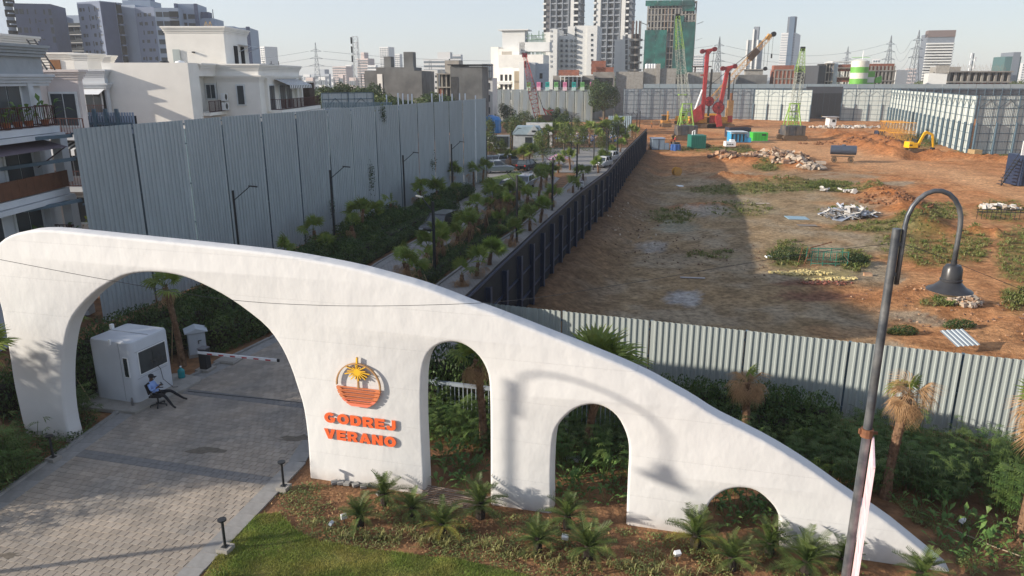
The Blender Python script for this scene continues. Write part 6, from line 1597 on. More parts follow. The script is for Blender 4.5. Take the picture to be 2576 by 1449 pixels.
# --- slate apartment blocks, upper left
GA = 'slate apartment blocks'
def slabwins(b, cols, z0, z1, n, seed=0, m=None, side=False):
 q = random.Random(seed)
 for x, w, h in cols:
  b.wins([(x + (q.uniform(-.3, .3) if seed else 0), lerp(z0, z1, (j + .5) / n)) for j in range(n) if not seed or q.random() < .85], w, h, m, side=side)
t = bthing('slate blue apartment block at the top left corner with a dark open stair recess', 50, 235, group=GA)
b = Block(t, -60, 44, 64, 235, -30); b.body(PALEB, -60); zt = b.z; slabwins(b, [(-9, .9, 1.4), (-14, 1.2, 1.5)], 2, zt - 1, 13, 3)
b.grid(1.5, b.D - 1, 2, 0, zt, 14, 3.2, 2.0, DARKIN, side=True); b.boxes('balcony_slab', [((.6, b.D / 2, z), (1.2, b.D - .6, .35)) for z in [i * 3.1 for i in range(1, 15)]], PALEB, True)
b = Block(t, 66, 157, 170, 238, 14, D=14); b.body(SLATE, 10, lab='slate purple slab with scattered small windows'); zt = b.z; L = b.L
slabwins(b, [(-L * .93, 1.0, 1.5), (-L * .80, 1.1, 1.5), (-L * .62, .35, 1.5), (-L * .46, .35, 1.3), (-L * .33, .7, .35), (-L * .2, .45, 1.4), (-L * .06, .8, 1.8)], 1, zt - 1, 12, 5)
t = bthing('glazed balcony block set back between two slate apartment blocks', 190, 262, group=GA)
b = Block(t, 158, 181, 185, 262, -8, D=10); b.body(PALEB, 51); b.grid(-b.L + .5, -.3, 1, 0, b.z - 1.5, 12, 2.6, 1.7)
b = Block(t, 181, 240, 246, 258, -8, D=12); b.body(PALEB, 38); zt = b.z; b.grid(-b.L + 1.4, -.6, 3, 0, zt - 3.5, 11, 1.9, 1.7); b.boxes('balcony_slab', [((-b.L / 2 + .4, -.6, z), (b.L - 1.0, 1.2, .22)) for z in [lerp(0, zt - 3.5, j / 11) for j in range(12)]], WHT_T, True); b.boxes('balustrade', [((-b.L / 2 + .4, -1.15, z + .55), (b.L - 1.0, .06, .9)) for z in [lerp(0, zt - 3.5, j / 11) for j in range(12)]], WIN, True)
b.boxes('fin', [((-b.L + .25, -.5, zt / 2), (.5, 1.6, zt))], SLATE)
t = bthing('slate apartment block with a light left slab, dark flank and open stair recess', 280, 240, group=GA)
b = Block(t, 222, 278, 330, 240, -26); b.body(SLATE_L, 2, lab='lighter slate slab'); zt = b.z; L = b.L
slabwins(b, [(-L * .85, 1.1, 1.1), (-L * .72, .8, 1.0), (-L * .52, .35, 1.6), (-L * .4, 1.0, 1.0), (-L * .22, .35, 1.5), (-L * .12, 1.2, .35)], 1, zt - 1, 13, 7)
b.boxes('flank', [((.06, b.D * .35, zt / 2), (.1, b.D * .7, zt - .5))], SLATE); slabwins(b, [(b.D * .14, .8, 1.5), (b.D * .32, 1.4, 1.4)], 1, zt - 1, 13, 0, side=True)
b.boxes('stair_recess', [((.08, b.D * .86, zt / 2), (.16, b.D * .24, zt))], DARKIN); b.boxes('balcony_slab', [((.5, b.D * .86, z), (1.0, b.D * .22, .45)) for z in [i * 3.1 + .5 for i in range(0, 13)]], SLATE_L, True)
t = bthing('slate apartment block with pale core and window bays by the dark flank', 430, 245, group=GA)
b = Block(t, 329, 364, 368, 248, -10, D=10); b.body(PALEB, 12, lab='pale blue core')
b = Block(t, 362, 409, 415, 245, -12, D=12); b.body(SLATE_L, 17); zt = b.z; L = b.L; slabwins(b, [(-L * .8, .7, .9), (-L * .68, .35, 1.3), (-L * .45, 1.0, 1.0), (-L * .22, .9, .9), (-L * .12, .4, 1.4)], 1, zt - 1, 12, 11)
b = Block(t, 409, 468, 470, 246, 8, D=12); b.body(PALEB, 20); zt = b.z; L = b.L; b.grid(-L + .3, -L * .35, 2, 0, zt - .6, 12, 1.9, 1.5); b.grid(-L * .33, -.4, 1, 0, zt - .6, 12, 2.8, 1.9, DARKIN); b.boxes('balcony_slab', [((-L * .18, -.7, lerp(0, zt - .6, j / 12) + .4), (L * .32, 1.4, .25)) for j in range(12)], SLATE, True)
b = Block(t, 462, 516, 519, 252, 8, D=12); b.body(PALEB, 10); zt = b.z; L = b.L; b.grid(-L * .9, -L * .5, 1, 0, zt - 2.5, 12, 2.2, 1.8); b.grid(-L * .45, -.6, 2, 0, zt - 2.5, 12, 1.4, 1.4); b.boxes('fin', [((-L + .4, -.5, zt / 2), (.8, 1.4, zt)), ((-.3, -.5, zt / 2), (.9, 1.4, zt))], SLATE)
b = Block(t, 334, 402, 404, 262, 5, D=10); b.body(PALEB, 1, z0=30); b.boxes('roof_plant', [((-L * .4, 3, b.z + 1.5), (5, 4, 3)), ((-L * .9, 3, b.z + .8), (3, 3, 1.6)), ((-1.5, 3, b.z + 1), (.3, 4, 2))], SLATE_L)
t = bthing('lower slate apartment block with terraced roof behind the villa tower', 590, 250, group=GA)
b = Block(t, 516, 553, 560, 254, 6, D=12); b.body(PALEB, 46); b.boxes('roof_plant', [((-b.L * .6, 3, b.z + 1.0), (b.L * .5, 4, 2)), ((-.8, 3, b.z + 1.5), (.2, .2, 3))], SLATE)
b = Block(t, 545, 597, 600, 246, 6, D=12); b.body(SLATE, 78); b = Block(t, 560, 600, 640, 246, 6, D=12); b.body(PALEB, 66); b = Block(t, 597, 640, 642, 244, 8, D=14); b.body(PALEB, 70); b.boxes('fin', [((-.5, -.3, b.z / 2), (1.0, 1.2, b.z + .6))], SLATE)
b.boxes('side_beam', [((2.0, .5, 12.3), (5, 1, .9))], SLATE)

# --- villas behind the tall tin wall
def railing(root, a, b, h=.95, m=None, step=.16, name='railing'):
 m = m or RAILM; a = Vector(a); b = Vector(b); L_ = (b - a).length; mb = MB()
 for z in (.08, h * .5 if False else .0, h): mb.beam(a + Vector((0, 0, max(z, .06))), b + Vector((0, 0, max(z, .06))), .045)
 n = int(L_ / step)
 for i in range(n + 1): mb.beam(a.lerp(b, i / n) + Vector((0, 0, .05)), a.lerp(b, i / n) + Vector((0, 0, h)), .022 if i % 8 else .05)
 mb.build(name, m, root, world=True)
def win_x(root, x, y, z, w, h, leaves=2):       # window on a face looking towards +x
 MB().box((x, y, z), (.10, w + .2, h + .2)).build('window_frame', WFR, root, world=True)
 for i in range(leaves): MB().box((x + .04, y - w / 2 + w * (i + .5) / leaves, z), (.08, w / leaves - .07, h - .05)).build('window_pane', WIN, root, world=True)
def win_y(root, x, y, z, w, h, leaves=2):       # window on a face looking towards the camera (-y)
 MB().box((x, y, z), (w + .2, .10, h + .2)).build('window_frame', WFR, root, world=True)
 for i in range(leaves): MB().box((x - w / 2 + w * (i + .5) / leaves, y - .04, z), (w / leaves - .07, .08, h - .05)).build('window_pane', WIN, root, world=True)
def cornice(root, x0, x1, y0, y1, z, m=CREAM, name='cornice', hgt=.16):
 mb = MB()
 for i, (e, dz) in enumerate(((.06, -.42), (.13, -.27), (.20, -.13), (.28, 0))): mb.box(((x0 + x1) / 2, (y0 + y1) / 2, z + dz), (x1 - x0 + 2 * e, y1 - y0 + 2 * e, .13))
 mb.build(name, m, root, world=True)
# big villa with blank side wall
vl = thing('white_villa', 'cream villa with a large blank side wall, balconies and a roof stair tower', 'villa', (-26.3, 62, 0))
def vb(x0, x1, y0, y1, z0, z1, m=CREAM, name='wall'): return MB().box(((x0 + x1) / 2, (y0 + y1) / 2, (z0 + z1) / 2), (x1 - x0, y1 - y0, z1 - z0)).build(name, m, vl, world=True)
vb(-33.3, -26.3, 62, 64.0, 0, 13.25); vb(-33.3, -27.4, 64.01, 82, 0, 12.3); vb(-27.41, -26.35, 67.6, 82, 0, 12.3)
vb(-33.2, -26.4, 64.05, 81, 12.3, 12.32, CONC, 'roof_slab')
vb(-27.4, -26.3, 64.0, 68.2, 12.2, 13.2, name='parapet'); cornice(vl, -27.4, -26.3, 64.3, 67.9, 13.2)
vb(-26.3, -22.5, 67.6, 80.6, 0, 12.2); vb(-26.3, -22.5, 67.6, 80.6, 12.2, 13.15, name='parapet'); cornice(vl, -26.4, -22.5, 67.6, 80.6, 13.2); cornice(vl, -26.4, -22.5, 67.6, 80.6, 12.25)
vb(-26.32, -22.48, 67.58, 80.62, 8.7, 8.95, name='string_course')
# recessed balcony
win_x(vl, -27.36, 65.0, 10.55, 1.5, 2.1, 2); win_y(vl, -26.85, 67.56, 10.9, .8, 1.2, 2)
vb(-27.3, -25.7, 64.0, 67.6, 8.95, 9.2, name='balcony_slab'); railing(vl, (-25.75, 64.05, 9.2), (-25.75, 67.5, 9.2)); vb(-27.38, -26.9, 64.0, 67.5, 0, 8.9, PINKISH)
for i, z in enumerate((9.3, 10.1)):
 ac = thing('air_conditioner', ('lower', 'upper')[i] + ' outdoor air conditioner unit hanging on the villa balcony', 'air conditioner', (-25.45, 66.9, z), 0, 'air conditioners on the villa'); MB().box((0, 0, .35), (.32, .85, .65)).build('case', PLASTIC_W, ac); MB().tube([(-.05, -.44, .35), (-.05, -.46, .35)], .01, 6).lathe([(0, 0), (.25, 0), (.25, .03), (0, .03)], (.0, 0, 0), 14).build('bracket', CHARCOAL, ac); MB().tube([(.15, -.1, .35), (.175, -.1, .35)], .26, 16).build('fan_grille', CHARCOAL, ac)
# bay window on the camera side
win_y(vl, -24.2, 67.54, 10.6, .62, 1.65, 1); vb(-24.5, -23.9, 67.48, 67.5, 11.15, 11.22, WFR, 'transom')
# right hand balcony with striped awning
for y in (70.6, 74.0, 76.2): win_x(vl, -22.46, y, 10.3, 1.7, 2.2, 2)
for y in (69.2, 78.6, 80.3): MB().box((-22.4, y, 10.6), (.35, .45, 3.0)).box((-22.4, y, 12.0), (.5, .6, .15)).build('pilaster', CREAM, vl, world=True)
vb(-22.5, -21.2, 69.4, 83.5, 8.85, 9.2, name='balcony_slab'); vb(-22.5, -21.0, 69.3, 83.6, 8.6, 8.8, name='slab_moulding'); railing(vl, (-21.25, 69.5, 9.2), (-21.25, 83.4, 9.2)); railing(vl, (-22.4, 69.5, 9.2), (-21.25, 69.5, 9.2)); railing(vl, (-22.4, 83.4, 9.2), (-21.25, 83.4, 9.2))
vb(-22.5, -21.7, 81.2, 83.2, 9.2, 11.6, mat('reed screen', (.06, .04, .03), .95, .3, 6), 'reed_screen')
for i in range(26): MB().add([(-22.4, 71.5 + i * .3, 12.0), (-22.4, 71.8 + i * .3, 12.0), (-20.9, 71.8 + i * .3, 11.4), (-20.9, 71.5 + i * .3, 11.4), (-20.88, 71.5 + i * .3, 11.1), (-20.88, 71.8 + i * .3, 11.1)], [(0, 1, 2, 3), (3, 2, 5, 4)]).build('awning_stripe', (PLASTIC_W, CHARCOAL)[i % 2], vl, world=True)
# stair tower
vb(-31.9, -26.5, 71, 77.2, 12.3, 16.55); cornice(vl, -31.9, -26.5, 71, 77.2, 16.55); 
for y in (73.6, 75.4): MB().box((-26.45, y, 14.0), (.12, .75, 2.0)).build('door_opening', DARKIN, vl, world=True)
MB().add([(-26.5, 74.4, 15.2), (-26.5, 77.4, 15.2), (-24.8, 77.2, 14.95), (-24.8, 74.6, 14.95)], [(0, 1, 2, 3)]).beam((-26.5, 74.6, 14.5), (-25.3, 74.6, 15.0), .05).beam((-26.5, 77, 14.5), (-25.3, 77, 15.0), .05).build('canopy', cabg, vl, world=True)
MB().box((-31.0, 70.9, 13.6), (.65, .08, 2.0)).build('leaning_sheet', TIN_LIT, vl, world=True); MB().box((-29.4, 70.9, 14.35), (.2, .3, .12)).build('floodlight', CHARCOAL, vl, world=True)
hrs = MB()
for x in (-29.0, -28.6): hrs.beam((x, 73, 16.6), (x + .2, 73, 17.2), .06).beam((x + .4, 73, 16.6), (x + .2, 73, 17.2), .06)
hrs.build('water_tank_trestle', BAMBOO, vl, world=True)
for i in range(6): MB().box((-26 + i * .35, 79 + i * .1, 13.5), (.05, .05, .5)).build('rooftop_pipe', CHARCOAL, vl, world=True) if i % 2 else None

# near villa at the left edge
BLUEW = mat('white villa render', (.56, .58, .60), .85, .08, .7, col2=(.46, .47, .47), mix=(.6, .7))
va = thing('white_villa', 'white villa cut by the left edge with stacked plant filled balconies', 'villa', (-22.6, 36, 0))
def ab(x0, x1, y0, y1, z0, z1, m=BLUEW, name='wall'): return MB().box(((x0 + x1) / 2, (y0 + y1) / 2, (z0 + z1) / 2), (x1 - x0, y1 - y0, z1 - z0)).build(name, m, va, world=True)
ab(-34, -23.4, 26, 37.6, 0, 13.0); ab(-34, -23.3, 26, 37.9, 12.1, 13.4, mat('grey parapet', (.36, .38, .39), .85, .08), 'parapet'); cornice(va, -34, -23.2, 26, 37.9, 13.5, MATS['grey parapet']); cornice(va, -34, -23.2, 26, 37.9, 12.15, BLUEW)
for z, k in ((9.75, 0), (6.75, 1), (3.9, 2)):
 ab(-23.4, -22.1, 26, 36.5, z - .25, z + .05, name='balcony_slab'); ab(-23.4, -21.95, 26, 36.65, z - .5, z - .28, name='slab_moulding')
 if k == 1:
  for i in range(20): MB().box((-22.12, 26.0 + i * .54, z + .5), (.05, .53, .8)).build('balcony_panel', mat('rusty balcony panel', (.12, .05, .025), .8, .25, 3), va, world=True)
 else: railing(va, (-22.15, 26, z + .05), (-22.15, 36.4, z + .05)); railing(va, (-23.4, 36.4, z + .05), (-22.15, 36.4, z + .05))
 for y in (32.0, 34.9): win_x(va, -23.36, y, z + 1.25, 1.9, 2.2, 2)
for z0, z1 in ((.0, 3.4), (4, 6.3), (7, 9.3), (9.9, 12.1)):
 ab(-22.75, -22.3, 36.7, 37.3, z0, z1, name='column') if z0 < 9 else None
 ab(-23.4, -23.1, 36.2, 36.6, z0, z1, name='pilaster')
MB().add([(-23.4, 28, 9.3), (-23.4, 36.3, 9.3), (-21.7, 36.3, 8.8), (-21.7, 28, 8.8)], [(0, 1, 2, 3)]).beam((-21.8, 36.2, 8.8), (-23.3, 36.2, 7.8), .05).build('awning', mat('grey purple awning', (.14, .11, .13), .8), va, world=True)
for i, (y, z) in enumerate([(33.2, 9.8), (34.0, 9.8), (34.8, 9.8), (36.0, 9.8), (33.6, 3.95), (34.4, 3.95), (35.2, 3.95), (36.0, 3.95)]):
 t = thing('potted_plant', ('first', 'second', 'third', 'fourth')[i % 4] + ' leafy potted plant on the ' + ('upper' if z > 9 else 'lower') + ' balcony of the left villa', 'potted plant', (-22.45, y, z), 0, 'potted plants on the left villa')
 MB().lathe([(0, 0), (.14, 0), (.2, .32), (.0, .32)], n=10).build('pot', mat('terracotta pot', (.32, .11, .05), .8), t); inst('foliage', BP[i % 6], t, (0, 0, .3), (0, 0, i), 1.5)
def stair_box(root, x0, x1, y0, y1, z0, z1, m=CREAM):
 MB().box(((x0 + x1) / 2, (y0 + y1) / 2, (z0 + z1) / 2), (x1 - x0, y1 - y0, z1 - z0)).build('wall', m, root, world=True); cornice(root, x0, x1, y0, y1, z1, m)
stair_box(va, -36, -31.5, 47.4, 50.9, 12, 14.6)
# ladder leaning on the tower
ld = thing('ladder', 'dark steel ladder leaning on the roof tower of the left villas', 'ladder', (-27, 42, 12.6)); p0, p1 = W(118, 175, 43.5), W(67, 100, 45.5); sdv = Vector((.45, 0, 0)); mb = MB()
mb.beam(p0, p1, .07).beam(p0 + sdv, p1 + sdv, .07); mb.build('rail', CHARCOAL, ld, world=True)['kind'] = 'stuff'
for k in range(11): MB().beam(p0.lerp(p1, (k + .5) / 11), p0.lerp(p1, (k + .5) / 11) + sdv, .04).build('rung', CHARCOAL, ld, world=True)
# second villa (pinkish) and third (bluish)
v2 = thing('pink_villa', 'pinkish villa with two tall windows and striped awning between the other villas', 'villa', (-27, 44, 0))
def kb(x0, x1, y0, y1, z0, z1, m=PINKISH, name='wall'): return MB().box(((x0 + x1) / 2, (y0 + y1) / 2, (z0 + z1) / 2), (x1 - x0, y1 - y0, z1 - z0)).build(name, m, v2, world=True)
kb(-34, -26.0, 45.5, 46.0, 0, 12.4); kb(-36, -31.2, 46.01, 54, 0, 12.3); cornice(v2, -34, -26.0, 45.5, 46.0, 12.45, PINKISH); kb(-34, -27.9, 44.6, 45.48, 0, 12.35)
win_y(v2, -27.0, 45.46, 10.2, 1.5, 1.9, 2); win_y(v2, -28.9, 44.56, 10.1, .9, 1.9, 1); win_y(v2, -27.0, 45.46, 7.2, 1.6, 2.0, 2); win_y(v2, -26.8, 45.46, 4.1, .8, 1.6, 1)
kb(-27.9, -25.2, 44.0, 45.48, 8.5, 8.8, BLUEW, 'balcony_slab'); railing(v2, (-27.9, 44.05, 8.8), (-25.25, 44.05, 8.8)); kb(-27.9, -25.4, 44.2, 45.48, 5.4, 5.7, BLUEW, 'balcony_slab'); railing(v2, (-27.9, 44.25, 5.7), (-25.4, 44.25, 5.7)); kb(-27.9, -25.4, 44.3, 45.48, 2.6, 2.8, BLUEW, 'balcony_slab')
for i in range(13): MB().add([(-27.8 + i * .2, 45.4, 8.3), (-27.6 + i * .2, 45.4, 8.3), (-27.6 + i * .2, 44.0, 7.95), (-27.8 + i * .2, 44.0, 7.95), (-27.8 + i * .2, 43.98, 7.6), (-27.6 + i * .2, 43.98, 7.6)], [(0, 1, 2, 3), (3, 2, 5, 4)]).build('awning_stripe', (PLASTIC_W, CHARCOAL)[i % 2], v2, world=True)
v3 = thing('blue_white_villa', 'stained bluish white villa with a dark balcony half hidden behind the blank cream wall', 'villa', (-31, 54, 0))
def tb3(x0, x1, y0, y1, z0, z1, m=BLUEW, name='wall'): return MB().box(((x0 + x1) / 2, (y0 + y1) / 2, (z0 + z1) / 2), (x1 - x0, y1 - y0, z1 - z0)).build(name, m, v3, world=True)
tb3(-40, -32.85, 61.3, 61.8, 0, 12.6); cornice(v3, -40, -32.85, 61.3, 61.8, 12.65, BLUEW); cornice(v3, -40, -32.85, 61.3, 61.8, 11.6, BLUEW); MB().box((-33.9, 61.25, 10.0), (1.8, .1, 2.2)).build('balcony_opening', DARKIN, v3, world=True); railing(v3, (-35.0, 60.7, 9.0), (-32.9, 60.7, 9.0)); tb3(-35.1, -32.8, 60.6, 61.3, 8.75, 9.0, name='balcony_slab'); win_y(v3, -33.9, 61.2, 10.0, 1.3, 1.7, 2)
MB().add([(-34.9, 61.2, 11.2), (-32.9, 61.2, 11.2), (-32.9, 60.2, 10.8), (-34.9, 60.2, 10.8)], [(0, 1, 2, 3)]).build('awning', PLASTIC_W, v3, world=True)
rt = thing('roof_stair_block', 'cream roof stair house with a brown door and thin ladder behind the villas', 'building', (-38, 66, 12))
stair_box(rt, -41.5, -37.8, 66, 66.8, 11, 14.1); stair_box(rt, -37.79, -36.6, 66, 68.4, 11, 14.05, OFFW); MB().box((-39.4, 65.95, 12.6), (.9, .1, 1.9)).build('door', mat('brown wood door', (.22, .10, .04), .7), rt, world=True); MB().box((-41.0, 65.95, 12.4), (.9, .1, 1.4)).build('door', MATS['brown wood door'], rt, world=True)
MB().beam((-42.9, 65.6, 11.5), (-43.0, 65.9, 14.3), .06).beam((-42.4, 65.6, 11.5), (-42.5, 65.9, 14.3), .06).build('ladder_rail', CHARCOAL, rt, world=True)['kind'] = 'stuff'
MB().lathe([(0, 0), (.35, .05), (.5, .16)], n=18).tube([(0, 0, -.7), (0, 0, 0)], .04, 6).build('satellite_dish', PLASTIC_W, rt).location = (-5.2, 1, 3.0)
r2 = thing('roof_stair_block', 'grey flanked roof block with parapet between the cream blocks', 'building', (-34, 72, 12)); stair_box(r2, -38.5, -37.0, 70.5, 71.2, 11, 14.0, OFFW)
r3 = thing('roof_stair_block', 'low cream roof terrace with white pipes beyond the blank wall', 'building', (-44, 95, 12)); stair_box(r3, -46, -38, 95, 100, 11, 13.2, CREAM); stair_box(r3, -37.9, -33.5, 94, 100, 11, 13.5, OFFW)
# steel frame wall seen between villas
sfm = thing('steel_frame_wall', 'dark steel framed screen wall in the gap between the villas', 'wall', (-27, 52, 0)); mb = MB(); a = W(205, 260, 52); b_ = W(290, 260, 52)
for k in range(24): x = lerp(a.x - 1, b_.x + 1, k / 23); MB().box((x, 52.2, 5), (.12, .06, 9.5)).build('slat', PALEB, sfm, world=True)
for z in (4.5, 6.0, 7.5, 9.0): mb.box(((a.x + b_.x) / 2, 52, z), (b_.x - a.x + 2, .15, .15))
for k in range(4): mb.box((lerp(a.x, b_.x, k / 3), 52, 5), (.2, .2, 10))
mb.build('frame', STEEL_BLUE, sfm, world=True); MB().box(((a.x + b_.x) / 2, 52.6, 4.8), (b_.x - a.x + 2, .1, 9.4)).build('backing_sheet', BLACK_TIN, sfm, world=True)
# framed wall past the villa and loose posts over the tall wall
a, b_ = W(808, 232, 96), W(938, 236, 100)
framed_wall('framed_hoarding', 'bluish framed hoarding right of the cream villa with bare top rail', (a.x, 96), (b_.x, 100), 10.2, 0, 3.0, .3, m=TIN, lower=False)
pk = thing('picket_rail', 'row of dark pickets above the tall tin wall right of the villa', 'fence', (W(815, 262, 86).x, 86, 0)); a, b_ = W(815, 264, 86), W(985, 263, 92)
for i in range(46): p = a.lerp(b_, i / 45); inst('picket', bpy.data.meshes.get('picket') or MB().box((0, 0, 0), (.12, .08, .6)).mesh('picket', STEEL_BLUE), pk, tuple(p - Vector(pk.location)))
MB().beam(a - Vector((0, 0, .5)), b_ - Vector((0, 0, .5)), .14).build('rail', PALEB, pk, world=True)
for i, (px, y0) in enumerate([(972, 238), (1001, 234), (1013, 235), (1026, 237), (1036, 236), (1086, 235), (1106, 236), (1112, 235), (1137, 236), (1156, 235), (1170, 235), (1196, 240)]):
 p = W(px, y0, 100); o = MB().box((0, 0, p.z / 2), (.16, .16, p.z)).build('bare_post', PALEB); o.location = (p.x, 100, 0); tag(o, 'bare grey steel post rising above the tall tin wall', 'post', 'bare posts behind the tall tin wall')

# --- raw blocks and mid-rise, middle left
t = bthing('raw grey cement block with a tall cream slit in its left part', 1000, 175); b = Block(t, 918, 1061, 1063, 175, -6, D=14); b.body(CONC_DARK, 178); b.body(CONC_DARK, 169, x0=-b.L * .8, x1=-b.L * .13, y0=.2, y1=8, z0=b.z - .5); z = b.z
b.boxes('roof_block', [((-b.L * .62, 3, z + .9), (1.6, 3, 3.0)), ((-b.L * .25, 3, z + 1.6), (2.2, 3, 3.6))], CONC_DARK); b.boxes('slit_panel', [((-b.L * .735, -.05, z / 2), (1.2, .12, z - 3))], CREAM); b.grid(-b.L * .76, -b.L * .72, 1, 2, z - 3, 3, .4, 2.0, DARKIN, depth=.3)
b = Block(t, 908, 919, 920, 177, -6, D=4); b.boxes('scaffold', [((-.3 - i * .8, .5, 6.5), (.12, .12, 13)) for i in range(2)] + [((-.7, .5, z_), (1.4, .12, .12)) for z_ in (3, 6, 9, 12, 13)], CHARCOAL)
t = bthing('white office block with rows of small square windows between the raw blocks', 1080, 228); b = Block(t, 1062, 1101, 1103, 228, -8, D=12); b.body(WHT_T, 176); z = b.z
for px in (1065, 1074, 1087, 1097): b.wins([b.f(px, py) for py in (192, 206.5, 221, 235)], .62, .62)
t = bthing('raw concrete frame with open floors left of the dark cement block', 1115, 172); b = Block(t, 1100, 1133, 1135, 172, -10, D=9); b.body(DARKIN, 186, x0=-b.L + .3, x1=-.3, y0=1.2); z = b.z
for k in range(6): MB().box((-b.L / 2, 4, z - k * 2.9), (b.L + .6, 9, .22)).build('floor_slab', CONCR, t).matrix_local = b.M
for i in range(4): MB().box((-b.L * i / 3, .3, z / 2), (.3, .3, z)).build('column', CONCR, t).matrix_local = b.M
b.boxes('brick_infill', [((-b.L * .8, .4, z - 4.4), (1.4, .2, 2.6)), ((-b.L * .8, .4, z - 10.2), (1.4, .2, 2.6))], BRICK)
t = bthing('dark stained cement block with a flat roof right of the raw frame', 1175, 168); b = Block(t, 1133, 1213, 1216, 168, -4, D=14); b.body(CONC_DARK, 167); z = b.z; b.body(CONC_DARK, 163, x0=-b.L, x1=-b.L * .55, y0=1, y1=8, z0=z - .3)
b.boxes('water_stain', [((-b.L * .87, -.03, z * .45), (1.6, .06, z * .8))], mat('dark water stain', (.06, .06, .062), .95, .3, .8)); b.boxes('roof_slab', [((-b.L * .45, 6, z + .35), (b.L * 1.25, 13, .18))], CHARCOAL)
t = bthing('glazed stair block with white mullions behind the dark cement block', 1228, 186); b = Block(t, 1213, 1239, 1242, 186, -6, D=9); b.body(OFFW, 196); z = b.z; b.boxes('glazed_core', [((-b.L * .5, 1.0, z + 1.6), (b.L * .9, 3, 3.4))], mat('pale glass', (.45, .5, .53), .3)); b.boxes('mullion', [((-b.L * (.1 + .2 * i), -.55, z + 1.6), (.12, .1, 3.4)) for i in range(5)] + [((-b.L * .5, -.55, z + 1.6), (b.L, .1, .12))], CHARCOAL, True); b.grid(-b.L * .7, -b.L * .3, 1, 3, z - .5, 3, 1.2, 1.6)
def far_block(lab, xl, xm, xr, ytop, Y, m, rows=0, cols=0, wm=None, rz=-24, ww=.6, wh=.5, group='hazy far buildings', roof=None, D=None):
 t = bthing(lab, xm, Y, group=group); b = Block(t, xl, xm, xr, Y, rz, D); b.body(m, ytop)
 if rows:
  cw = b.L / cols; rh = (b.z + 1.6) / rows if b.z > 4 else 2; b.grid(-b.L, 0, cols, 1.0, b.z - .6, rows, cw * ww, (b.z - 1.6) / rows * wh, wm or MATS['far pane'], depth=.5)
 if roof: b.boxes('roof_plant', [((-b.L * roof[0], 3, b.z + roof[2] / 2), (b.L * roof[1], 5, roof[2]))], m)
 return b
mat('far pane', (.14, .17, .20), .4)
FW = mat('far white render', (.58, .58, .58), .8); FP = mat('far pinkish render', (.50, .42, .40), .8); FG = mat('far grey render', (.33, .36, .40), .8); FD = mat('far dark cladding', (.16, .18, .21), .6)
far_block('hazy white and grey twin tower right of the villa tower', 651, 672, 704, 117, 560, FW, 22, 4, rz=-40)
far_block('hazy low grey slab behind the lattice pylon', 790, 828, 832, 186, 520, FG, 4, 10, roof=(.5, .4, 3))
far_block('hazy white and pink flats left of the telecom mast', 838, 872, 888, 167, 600, FP, 11, 8); far_block('hazy pale flats behind the telecom mast base', 870, 886, 890, 163, 640, FW, 11, 4)
far_block('hazy brown flats right of the telecom mast', 900, 928, 944, 147, 520, FP, 14, 8, roof=(.5, .3, 4)); far_block('hazy low pale flats beside the brown flats', 926, 947, 950, 164, 500, FW, 9, 6)
far_block('hazy tall white tower with ribbed front', 958, 980, 995, 118, 600, FW, 26, 4); far_block('hazy shorter white tower beside the ribbed tower', 994, 1008, 1014, 136, 640, FW, 20, 3)
far_block('hazy pale banded office slab on the centre left horizon', 1067, 1130, 1134, 148, 480, FW, 9, 3, ww=.96, wh=.4, rz=-12, roof=(.2, .5, 4)); far_block('hazy upper wing of the banded office', 1115, 1160, 1165, 137, 520, FW, 10, 2, ww=.9, rz=-12)
far_block('green netted concrete stub behind the raw frame', 1120, 1155, 1165, 152, 230, CONCR, 0, 0, rz=-15); far_block('tiny hazy grey mast house', 1076, 1082, 1084, 168, 540, FG, 0, 0)
q = random.Random(9)
for i in range(46):
 px = 780 + i * 12 + q.uniform(-5, 5) if i < 24 else 1250 + (i - 24) * 62 + q.uniform(-20, 20); w_ = q.uniform(10, 26); top_ = q.uniform(186, 196)
 Yd = q.uniform(420, 900); far_block('low hazy house on the horizon ' + ('left of the towers' if i < 24 else 'right of the towers'), px - w_, px, px + 4, top_, Yd, (FW, FP, FG)[i % 3], 2, 4, group='low hazy houses ' + ('left' if i < 24 else 'right'))

# --- beige block and white flats, centre
t = bthing('beige institutional block with cluttered roof plant behind the white flats', 1300, 298); b = Block(t, 1235, 1254, 1256, 300, -18, D=20); b.body(CREAM, 118, lab='tall left fin')
b = Block(t, 1254, 1306, 1308, 298, -14, D=20); b.body(CREAM, 122); z = b.z; b.grid(-b.L * .75, -b.L * .45, 1, 12, z, 3, 4.0, 1.6, mat('beige louvre', (.42, .38, .32)))
b = Block(t, 1254, 1366, 1368, 294, -12, D=14); b.body(CREAM, 137); z = b.z; b.boxes('roof_house', [((-b.L * .72, 8, z + 5), (9, 6, 8)), ((-b.L * .72, 8, z + 9.3), (12, 8, .4)), ((-b.L * .25, 8, z + 3), (12, 6, 3.5))], OFFW)
rs = MB()
for i in range(16): rs.box((-b.L * (.02 + i * .028), 6, z + 2.5 + (i % 3)), (.25, .25, 6 + (i * 7) % 4))
for i in range(5): rs.beam((-b.L * .45, 5.5, z + 1 + i * 1.5), (0, 5.5, z + 1.4 + i * 1.5), .25)
o = rs.build('roof_scaffold', mat('green grey scaffold', (.12, .20, .13), .8), t); o.matrix_local = b.M
t = bthing('white flats with three tiers of curved balconies left of the red crane', 1300, 252); b = Block(t, 1254, 1289, 1300, 252, -22); b.body(CREAM, 170, x0=-b.L, y1=12); z = b.z
for k in range(4):
 zz = z - 1.3 - k * 3.1; b.boxes('balcony', [((-b.L * .5, -.9, zz - .45), (b.L, 1.8, .9))], WHT_T) if k else None
 b.wins([(-b.L * f_, zz - 1.9) for f_ in (.15, .45, .78)], .9, 2.0, DARKIN)
